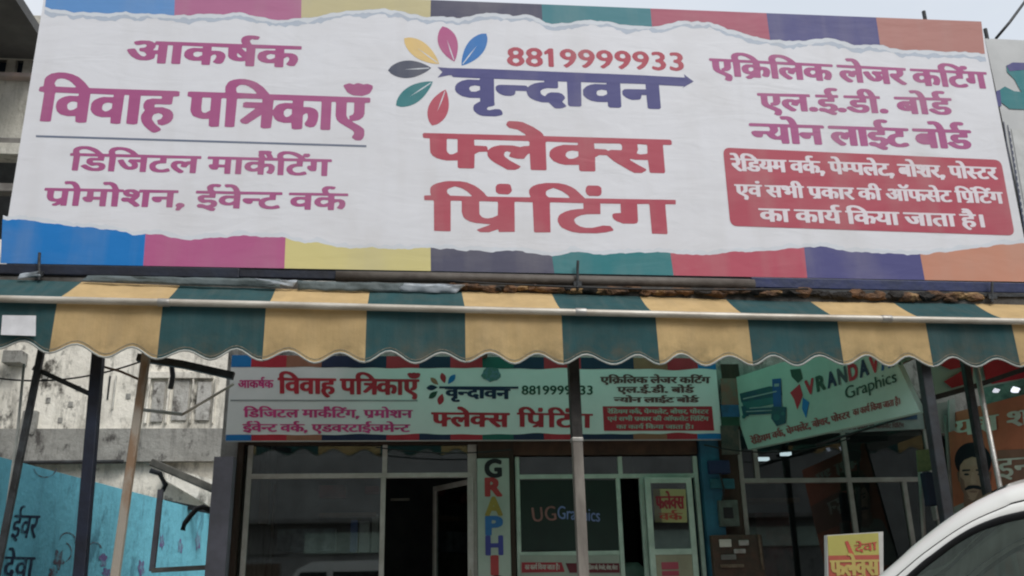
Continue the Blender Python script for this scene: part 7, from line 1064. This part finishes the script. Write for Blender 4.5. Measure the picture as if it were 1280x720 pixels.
ol('A3', (1191, 527), (1302, 508), (1193, 547), m_wtx); ol('A4', (1248, 573), (1292, 570), (1249, 597), m_wtx)
osh([(1247, 563), (1340, 558), (1342, 616), (1249, 620)], M('brown_panel', (.34, .17, .12), .6, (.28, .14, .10), 4), 'text_panel', .006)
# portrait: shirt, neck, face, hair, features as printed flat shapes
def ell(cx, cy, rx, ry, n=28, a0=0, a1=2*math.pi, sk=0): return [(cx+rx*math.cos(a0+(a1-a0)*i/n)+sk*math.sin(a0+(a1-a0)*i/n), cy+ry*math.sin(a0+(a1-a0)*i/n)) for i in range(n)]
m_skin = M('printed_skin', (.50, .33, .24), .6, (.42, .27, .19), 10); m_skin2 = M('printed_skin_shadow', (.30, .185, .135), .6); m_skinl = M('printed_skin_light', (.56, .38, .28), .6); m_hair = M('printed_hair', (.012, .015, .024), .6)
osh([(1186, 660), (1192, 634), (1205, 628), (1232, 628), (1246, 640), (1250, 700), (1186, 700)], M('printed_shirt', (.4, .4, .36), .6), 'portrait_shirt', .004)
osh([(1206, 610), (1230, 612), (1230, 634), (1218, 640), (1205, 632)], m_skin2, 'portrait_neck', .006)
osh(ell(1217, 576, 23, 23, sk=1)[0:28], m_hair, 'portrait_hair', .008)
osh([(1201, 582), (1206, 575), (1216, 571), (1228, 573), (1235, 582), (1236, 598), (1233, 612), (1226, 622), (1217, 626), (1209, 622), (1203, 612), (1200, 598)], m_skin, 'portrait_face', .010)
osh([(1197, 590), (1201, 589), (1203, 602), (1199, 602)], m_skin2, 'portrait_ear', .009); osh([(1236, 590), (1240, 589), (1239, 601), (1236, 603)], m_skin2, 'portrait_ear', .009)
osh([(1204, 587), (1214, 586.5), (1214, 588.5), (1204, 589.5)], m_hair, 'portrait_brow', .012); osh([(1221, 586.5), (1232, 587), (1232, 589.5), (1221, 588.5)], m_hair, 'portrait_brow', .012)
osh(ell(1209.5, 593, 3.4, 1.5, 12), m_hair, 'portrait_eye', .012); osh(ell(1226.5, 593, 3.4, 1.5, 12), m_hair, 'portrait_eye', .012)
osh([(1216, 590), (1219, 590), (1222, 604), (1218, 606), (1214, 604)], m_skinl, 'portrait_nose', .012)
osh([(1207, 611), (1212, 607), (1218, 606.5), (1225, 607), (1230, 610), (1229, 612.5), (1218, 610.5), (1208, 613)], m_hair, 'portrait_moustache', .014); osh(ell(1218, 614.5, 5.5, 1.4, 12), m_skin2, 'portrait_mouth', .013)
osh([(1229, 578), (1235, 582), (1236, 598), (1233, 612), (1226, 622), (1219, 626), (1224, 616), (1229, 604), (1230, 592)], m_skin2, 'portrait_cheek_shade', .0108); osh([(1201, 596), (1206, 600), (1208, 612), (1213, 622), (1209, 622), (1203, 612)], m_skin2, 'portrait_cheek_shade', .0108)
osh([(1206, 577), (1214, 573), (1223, 573), (1228, 577), (1222, 582), (1210, 582)], m_skinl, 'portrait_forehead', .0115)
# red and pale sign just under the awning at right
rs = thing('red_swoosh_sign', 'pale sign with red swooshes just under the awning at the far right', 'signboard', at(1215, 480, 8.9))
def rsf(pts, Y, mat, nm, th=.03): 
    me = fill([pts], nm)
    for v in me.vertices: v.co = at(v.co.x, v.co.y, Y)
    me.materials.clear(); o = link(nm, me, mat, rs); md = o.modifiers.new('s', 'SOLIDIFY'); md.thickness = th; md.offset = 1; return o
rsf([(1157, 440), (1340, 420), (1340, 462), (1159, 498)], 8.9, gb, 'board_face')
rsf([(1172, 455), (1188, 462), (1212, 457), (1200, 465), (1180, 477), (1190, 485), (1216, 478), (1216, 440), (1172, 445)], 8.86, d_red, 'red_swoosh', .004)
rsf([(1226, 440), (1340, 425), (1340, 462), (1240, 480), (1232, 474)], 8.85, d_red, 'red_swoosh', .004)
strut([(1150, 502), (1215, 484), (1290, 458)], 8.75, .05, m_dark, 'dark bar under the red and pale sign at the far right', 'beam', 'cross_beam')
cl = thing('corrugated_canopy_strip', 'dirty grey metal strip with two lit lamps above the orange poster', 'canopy', at(1240, 490, 9.2))
B().hexa([at(1228, 508, 9.3), at(1330, 490, 8.6), at(1330, 486, 9.4), at(1228, 503, 9.9), at(1228, 482, 9.3), at(1330, 462, 8.6), at(1330, 458, 9.4), at(1228, 478, 9.9)]).build('metal_strip', M('streaked_metal', (.24, .27, .24), .5, (.10, .12, .11), 8, .4, metal=.3), cl)
for (x, y, r, l) in ((1269, 487, 6, 'bright round lamp above the orange poster at the right edge'), (1245, 488, 4.5, 'small lit lamp left of the bright one above the orange poster')):
    p = at(x, y, 8.68); n = 16; bb_ = B(); s_ = r/1150*8.7
    bb_.v = [tuple(p+Vector((s_*math.cos(t*2*math.pi/n), -.02*math.cos(t), s_*.8*math.sin(t*2*math.pi/n)))) for t in range(n)]+[tuple(p+Vector((0, -.05, 0)))]
    bb_.f = [(i, (i+1) % n, n) for i in range(n)]; tag(bb_.build('round_lamp', emit('lamp_round'+str(x), (.85, .88, 1), .9 if x > 1260 else .5), None, True), l, 'lamp')
# pale hanging papers, green sticker, pipes by the third shop's right edge
flat(((1167, 505), (1185, 502), (1186, 540), (1170, 543)), 9.6, M('grey_card', (.24, .26, .24), .7, (.2, .21, .2), 3), 'hanging_board', None, .02, 'blank grey hanging board left of the orange poster', 'board')
flat(((1186, 500), (1194, 498), (1194, 538), (1187, 540)), 9.5, M('pale_card', (.34, .38, .36), .7), 'hanging_board', None, .02, 'narrow pale hanging board touching the orange poster', 'board')
flat(((1146, 563), (1172, 560), (1176, 586), (1148, 590)), 9.7, M('olive_sticker', (.17, .21, .09), .7, (.10, .15, .07), 20), 'framed_notice', None, .02, 'olive green notice beside the dark post', 'notice')
flat(((1172, 560), (1180, 559), (1182, 584), (1175, 586)), 9.69, M('skin_pink_paper', (.36, .24, .16), .7), 'pink_notice', None, .02, 'slim pinkish notice beside the olive one', 'notice')
strut([(1182, 520), (1190, 640)], 9.6, .04, m_conc, 'thin grey pipe along the left edge of the orange poster', 'pipe', 'pipe', True)
strut([(1150, 590), (1158, 720)], 9.9, .05, _m['dull_aluminium'], 'thin grey-green upright right of the third shop window', 'pipe', 'pipe', True)
clut(1162, 1176, 590, 632, 9.6, .1, M('indigo_cloth', (.02, .03, .055), .9), 'hanging_cloth', 'dark indigo cloth hanging under the olive notice', 'cloth')
clut(1172, 1181, 632, 650, 9.5, .1, m_steel, 'tap_fitting', 'pale metal fitting under the dark cloth', 'fitting')

# ------------------------------------------------------------------ neighbour's banner at the right edge
YN = 8.5
nbn = thing('neighbour_banner', 'grey-white banner with teal machine print beyond the right edge of the big banner', 'banner', at(1300, 340, YN))
p4 = [at(1231, 48, YN), at(1420, 57, YN), at(1560, 372, YN), at(1296, 350, YN)]
m_nb = M('neighbour_vinyl', (.52, .53, .53), .5, (.45, .46, .46), 2, .15)
B().hexa([p4[3], p4[2], p4[2]+Vector((0, .06, 0)), p4[3]+Vector((0, .06, 0)), p4[0], p4[1], p4[1]+Vector((0, .06, 0)), p4[0]+Vector((0, .06, 0))]).build('banner_sheet', m_nb, nbn)
def nsh(pts, mat, name='picture', off=.006): return shape([pts], lambda x, y: at(x, y, YN-off), mat, nbn, name)
nsh([(1258, 82), (1266, 78), (1330, 80), (1345, 126), (1280, 118), (1275, 112), (1268, 99), (1259, 90)], p_teal); nsh([(1258, 82), (1266, 78), (1300, 79), (1292, 86), (1262, 89)], p_navy, off=.008)
nsh([(1250, 112), (1256, 108), (1268, 114), (1320, 119), (1330, 139), (1262, 136), (1252, 128), (1246, 132), (1246, 118)], p_teal, off=.007); nsh([(1245, 114), (1250, 112), (1252, 132), (1246, 134)], p_navy, off=.009)
for a, c in (((1254, 152), (1283, 345)), ((1259, 156), (1290, 350))): nsh([a, (a[0]+1.2, a[1]), (c[0]+1.2, c[1]), c], p_slate, 'rule_line')
for i in range(16):
    y = 164+i*8; x = 1258.5+(y-152)*.16; nsh([(x, y), (x+2.2, y+.2), (x+3, y+5), (x+.8, y+4.8)], p_slate, 'lettering', .0065)
nsh([(1264, 160), (1330, 165), (1360, 340), (1294, 335)], M('neighbour_panel', (.56, .57, .56), .5), 'text_panel', .007)
B().bar(at(1228.5, 48, YN+.02), at(1290, 345, YN+.02), .03, .03).build('edge_tube', m_dark, nbn)
strut([(1245, 48), (1262, 28), (1290, -10)], 8.7, .034, m_dark, 'thin dark rod sticking up from the neighbouring banner at top right', 'rod', 'rod', True)

# cables strung under the porch and along the sign beam
def cable(a, c, Ya, Yc, sag, r, lab):
    p, q = at(*a, Ya), at(*c, Yc); n = 24
    tag(B().tube([p.lerp(q, i/n)-Vector((0, 0, sag*4*(i/n)*(1-i/n))) for i in range(n+1)], r, 6).build('cable', m_black, None, True), lab, 'cable')
cable((470, 559), (640, 562), 10.4, 10.4, .05, .008, 'black cable sagging under the long shop board from window to lettered pillar')
cable((880, 556), (1062, 548), 10.3, 10.2, .12, .009, 'black cable sagging from the blue pillar to the third shop mullion')
cable((560, 351), (1010, 361), 8.3, 8.3, .04, .009, 'thin black cable drooping along the brown part of the sign beam')
cable((-20, 470), (176, 452), 8.6, 8.5, .10, .008, 'thin black cable sagging behind the three left poles')
# ------------------------------------------------------------------ white car at lower right
car = thing('white_car', 'white hatchback parked close at lower right, roof and side window showing', 'car', (2.6, 3.0, 0))
m_car = M('car_paint', (.80, .79, .74), .28, (.77, .76, .71), 1, coat=.5); m_trim = M('car_trim', (.012, .012, .013), .5)
m_cglass = glass('car_glass', (.40, .45, .42), .40); m_tyre = M('tyre_rubber', (.02, .02, .02), .85); m_rim = M('wheel_silver', (.45, .45, .46), .35, metal=.7)
def cr(pts, n=60):  # catmull-rom resample
    P = [Vector(p) for p in pts]; P = [P[0]*2-P[1]]+P+[P[-1]*2-P[-2]]; out = []
    m = len(P)-3
    for k in range(n+1):
        s = k/n*m; i = min(int(s), m-1); t = s-i; a, b_, c, d = P[i:i+4]
        out.append(.5*((2*b_)+(-a+c)*t+(2*a-5*b_+4*c-d)*t*t+(-a+3*b_-3*c+d)*t*t*t))
    return out
CANG = R(-38); CC = Vector((1.72, 2.45, 0)); CM = Matrix.Translation(CC) @ Matrix.Rotation(CANG, 4, 'Z') @ Matrix.Translation(-CC); CI = CM.inverted()
def pc(lst, Y):
    o_ = CI @ EYE; out = []
    for x, y in lst:
        d_ = CI.to_3x3() @ ray(x, y); out.append(o_+d_*((Y-o_.y)/d_.y))
    return out
outer = pc([(1106.7, 713), (1144, 680), (1189, 645.5), (1233, 620), (1280, 603)], 2.62)
groove = pc([(1121, 719), (1166.7, 682), (1211, 653), (1255.6, 633), (1280, 624.5)], 2.50)
gedge = pc([(1135.5, 719), (1166.7, 693), (1200, 669), (1233, 653), (1280, 640.5)], 2.46)
YC0, YC1 = 2.44, 4.05
def ext(c, y, low, zr, ins):
    """continue a roofline curve down to the bonnet and back over the roof to the tail"""
    p0, p1 = c[0], c[1]; d = (p0-p1).normalized(); a = p0+d*.30; a.z = p0.z-.24+low; a.x = p0.x-.34
    e = c[-1]
    return [a]+list(c)+[Vector((e.x+.25, y, e.z+.035)), Vector((e.x+.65, y, e.z+.05)), Vector((e.x+1.15, y, e.z+.03)), Vector((e.x+1.6-ins, y, e.z-.06)), Vector((e.x+1.86-ins, y, e.z-.24)), Vector((e.x+2.0-ins, y, 1.0+low))]
O = cr(ext(outer, 2.62, 0, 0, 0)); Gv = cr(ext(groove, 2.50, -.02, 0, .02)); E = cr(ext(gedge, 2.46, -.03, 0, .06))
mid = (YC0+YC1)/2+.05
mir = lambda c: [Vector((p.x, 2*mid-p.y, p.z)) for p in c]
sh = lambda c, dx=0, dy=0, dz=0: [p+Vector((dx, dy, dz)) for p in c]
def loft(*cs): return B().grid([list(c) for c in cs])
for side in (0, 1):
    f = (lambda c: mir(c)) if side else (lambda c: c)
    s_ = -1 if side else 1
    # roof rail band: outer silhouette rounding to groove
    A1 = f(O); A2 = f([o.lerp(g, .45)+Vector((0, -.022, .006)) for o, g in zip(O, Gv)]); A3 = f([o.lerp(g, .88)+Vector((0, -.012, .001)) for o, g in zip(O, Gv)]); G1 = f(Gv)
    loft(A1, A2, A3, G1).build('roof_side', m_car, car, True)
    gd = [p+Vector((0, .012, -.006)) for p in Gv]; ge = [g.lerp(e, .14) for g, e in zip(Gv, E)]
    loft(f(Gv), f(gd), f(ge)).build('door_gap', m_trim, car, True)
    d1 = ge; d2 = [g.lerp(e, .5)+Vector((0, -.012, .0)) for g, e in zip(Gv, E)]; d3 = [g.lerp(e, .86) for g, e in zip(Gv, E)]
    loft(f(d1), f(d2), f(d3)).build('door_frame', m_car, car, True)
    e2 = [e+Vector((.0, .008, -.016)) for e in E]
    loft(f(d3), f(E), f(e2)).build('window_seal', m_trim, car, True)
    # side glass: from seal down to the belt line
    W = []
    for j in range(7):
        t = j/6; W.append([Vector((p.x, p.y-.045*t+.004, p.z+(min(p.z, .98)-p.z)*t)) for p in e2])
    loft(*[f(w) for w in W]).build('side_glass', m_cglass, car, True)
    xm = E[0].x+1.35; B().box(xm, xm+.09, (YC0 if not side else 2*mid-YC0)-.0+(-.012 if not side else -.02), (YC0 if not side else 2*mid-YC0)+.02, .98, 1.42).build('door_pillar', m_trim, car)
# roof skin
Orow = [O, [p+Vector((0, .25, .035)) for p in O], [Vector((p.x, mid, p.z+.05)) for p in O], [Vector((p.x, 2*mid-p.y-.25, p.z+.035)) for p in O], mir(O)]
xw0, xw1 = outer[2].x+.12, O[-1].x-.5
rws = [[p for p in r if xw0 <= p.x <= xw1] for r in Orow]; k_ = min(len(r) for r in rws); loft(*[r[:k_] for r in rws]).build('roof', m_car, car, True)
rws = [[p for p in r if p.x < xw0+.05][:200] for r in Orow]; k_ = min(len(r) for r in rws); loft(*[r[:k_] for r in rws]).build('windscreen', m_cglass, car, True)
rws = [[p for p in r if p.x > xw1-.05] for r in Orow]; k_ = min(len(r) for r in rws); loft(*[r[-k_:] for r in rws]).build('rear_window', m_cglass, car, True)
# lower body: sections along the length
xf, xe = O[0].x-.95, O[-1].x+.28
rws = []
for i in range(41):
    t = i/40; x = xf+(xe-xf)*t
    top = .62+.33*min(1, (t/.22))**.6 if t < .22 else .96+.03*math.sin((t-.22)*3); top = min(top, 1.0) if t < .96 else 1.0-.3*((t-.96)/.04)**2
    hw = (YC1-YC0)/2+.10; tap = (1-.28*max(0, 1-t/.10)**2)*(1-.18*max(0, (t-.92)/.08)**2); hw *= tap
    rws.append([(x, mid-hw*.99, .25), (x, mid-hw, .5), (x, mid-hw*.985, .8), (x, mid-hw*.93, top), (x, mid-hw*.5, top+.03), (x, mid, top+.04), (x, mid+hw*.5, top+.03), (x, mid+hw*.93, top), (x, mid+hw*.985, .8), (x, mid+hw, .5), (x, mid+hw*.99, .25)])
B().grid(rws).build('body', m_car, car, True)
for r_, nm in ((rws[0], 'front_bumper'), (rws[-1], 'rear_bumper')): B().quad(*r_).build(nm, m_car, car)
for x in (xf+.75, xe-.72):
    for y in (mid-.86, mid+.68):
        w = B().tube([(x, y-.01, .31), (x, y+.2, .31)], .31, 24).build('wheel', m_tyre, car, False, bevel=.02)
        r_ = B().tube([(x, y-.02, .31), (x, y+.21, .31)], .19, 18).build('rim', m_rim, None); r_.parent = w
        B().tube([(x, y-.006 if y < mid else y+.19, .31), (x, y+.02 if y < mid else y+.208, .31)], .36, 24).build('wheel_arch', m_trim, car)
for y in (mid-.6, mid+.6):
    B().box(xf-.01, xf+.12, y-.16, y+.16, .60, .74).build('headlight', m_pipe, car, bevel=.03); B().box(xe-.03, xe+.01, y-.12, y+.12, .75, .95).build('tail_light', p_redt, car, bevel=.02)
B().box(O[0].x+.18, O[0].x+.34, YC0-.2, YC0-.02, 1.0, 1.12).build('wing_mirror', m_car, car, bevel=.03)
for x in (O[0].x+1.25, O[0].x+2.1): B().box(x, x+.16, YC0-.13, YC0-.09, .84, .87).build('door_handle', m_trim, car, bevel=.006)
B().box(xf+1.5, xe-.6, mid-.6, mid+.6, .5, .95).build('seats', m_trim, car, bevel=.08)

for o_ in [o for o in bpy.data.objects if o.parent == car or (o.parent and o.parent.parent == car)]: o_.data.transform(CM)
# ------------------------------------------------------------------ across the street behind the viewer (seen mirrored in the shop glass)
van = thing('white_van', 'white van parked across the street, mirrored in the left shop window', 'van', (-1.2, -3.0, 0))
def vpro(y): return [(-3.4, y, .3), (-3.45, y, .95), (-3.1, y, 1.15), (-2.55, y, 1.95), (-2.2, y, 2.12), (1.0, y, 2.14), (1.12, y, 1.9), (1.15, y, .3)]
B().grid([[Vector(p)+Vector((0, 0, 0)) for p in vpro(-2.3)], [Vector(p) for p in vpro(-4.0)]]).build('body', m_car, van); 
for y in (-2.3, -4.0): B().quad(*vpro(y)).build('side_panel', m_car, van)
for y in (-2.29, -4.01):
    for a, c in ((-2.75, -1.85), (-1.7, -.5), (-.35, .85)):
        B().quad((a+(.0 if a > -2.7 else -.15), y, 1.2), (c, y, 1.2), (c, y, 1.88), (a+(0 if a > -2.7 else .28), y, 1.88)).build('window', m_trim, van)
for x in (-2.6, .3):
    for y in (-2.35, -3.95): w = B().tube([(x, y-.1, .33), (x, y+.1, .33)], .33, 20).build('wheel', m_tyre, van)
opb = thing('opposite_building', 'row of plain shops across the street, seen only as a reflection', 'building', (0, -13, 0))
B().box(-40, 60, -14, -13, 0, 10.5).build('wall', M('opposite_wall', (.34, .33, .31), .9, (.22, .21, .20), 1), opb)
B().box(-40, -6, -14.2, -12.98, 3.96, 14).build('reflection_screen', M('reflection_screen_grey_green', (.27, .30, .26), .9, (.18, .2, .17), 2), opb)  # unseen taller block added so the car window mirrors less bright sky
for i in range(8):
    x = -15+i*3.9; B().box(x, x+2.9, -13.0, -12.96, .2, 2.5).build('shutter', (m_steel, m_conc, m_rust, m_grey_pl)[i % 4], opb); B().box(x-.2, x+3.2, -12.95, -12.85, 2.8, 3.5).build('fascia', (m_rust, m_cream, m_conc, m_green_alu)[i % 4], opb)
B().box(-16, 16, -13.0, -12.2, 3.8, 3.95).build('ledge', m_conc, opb)
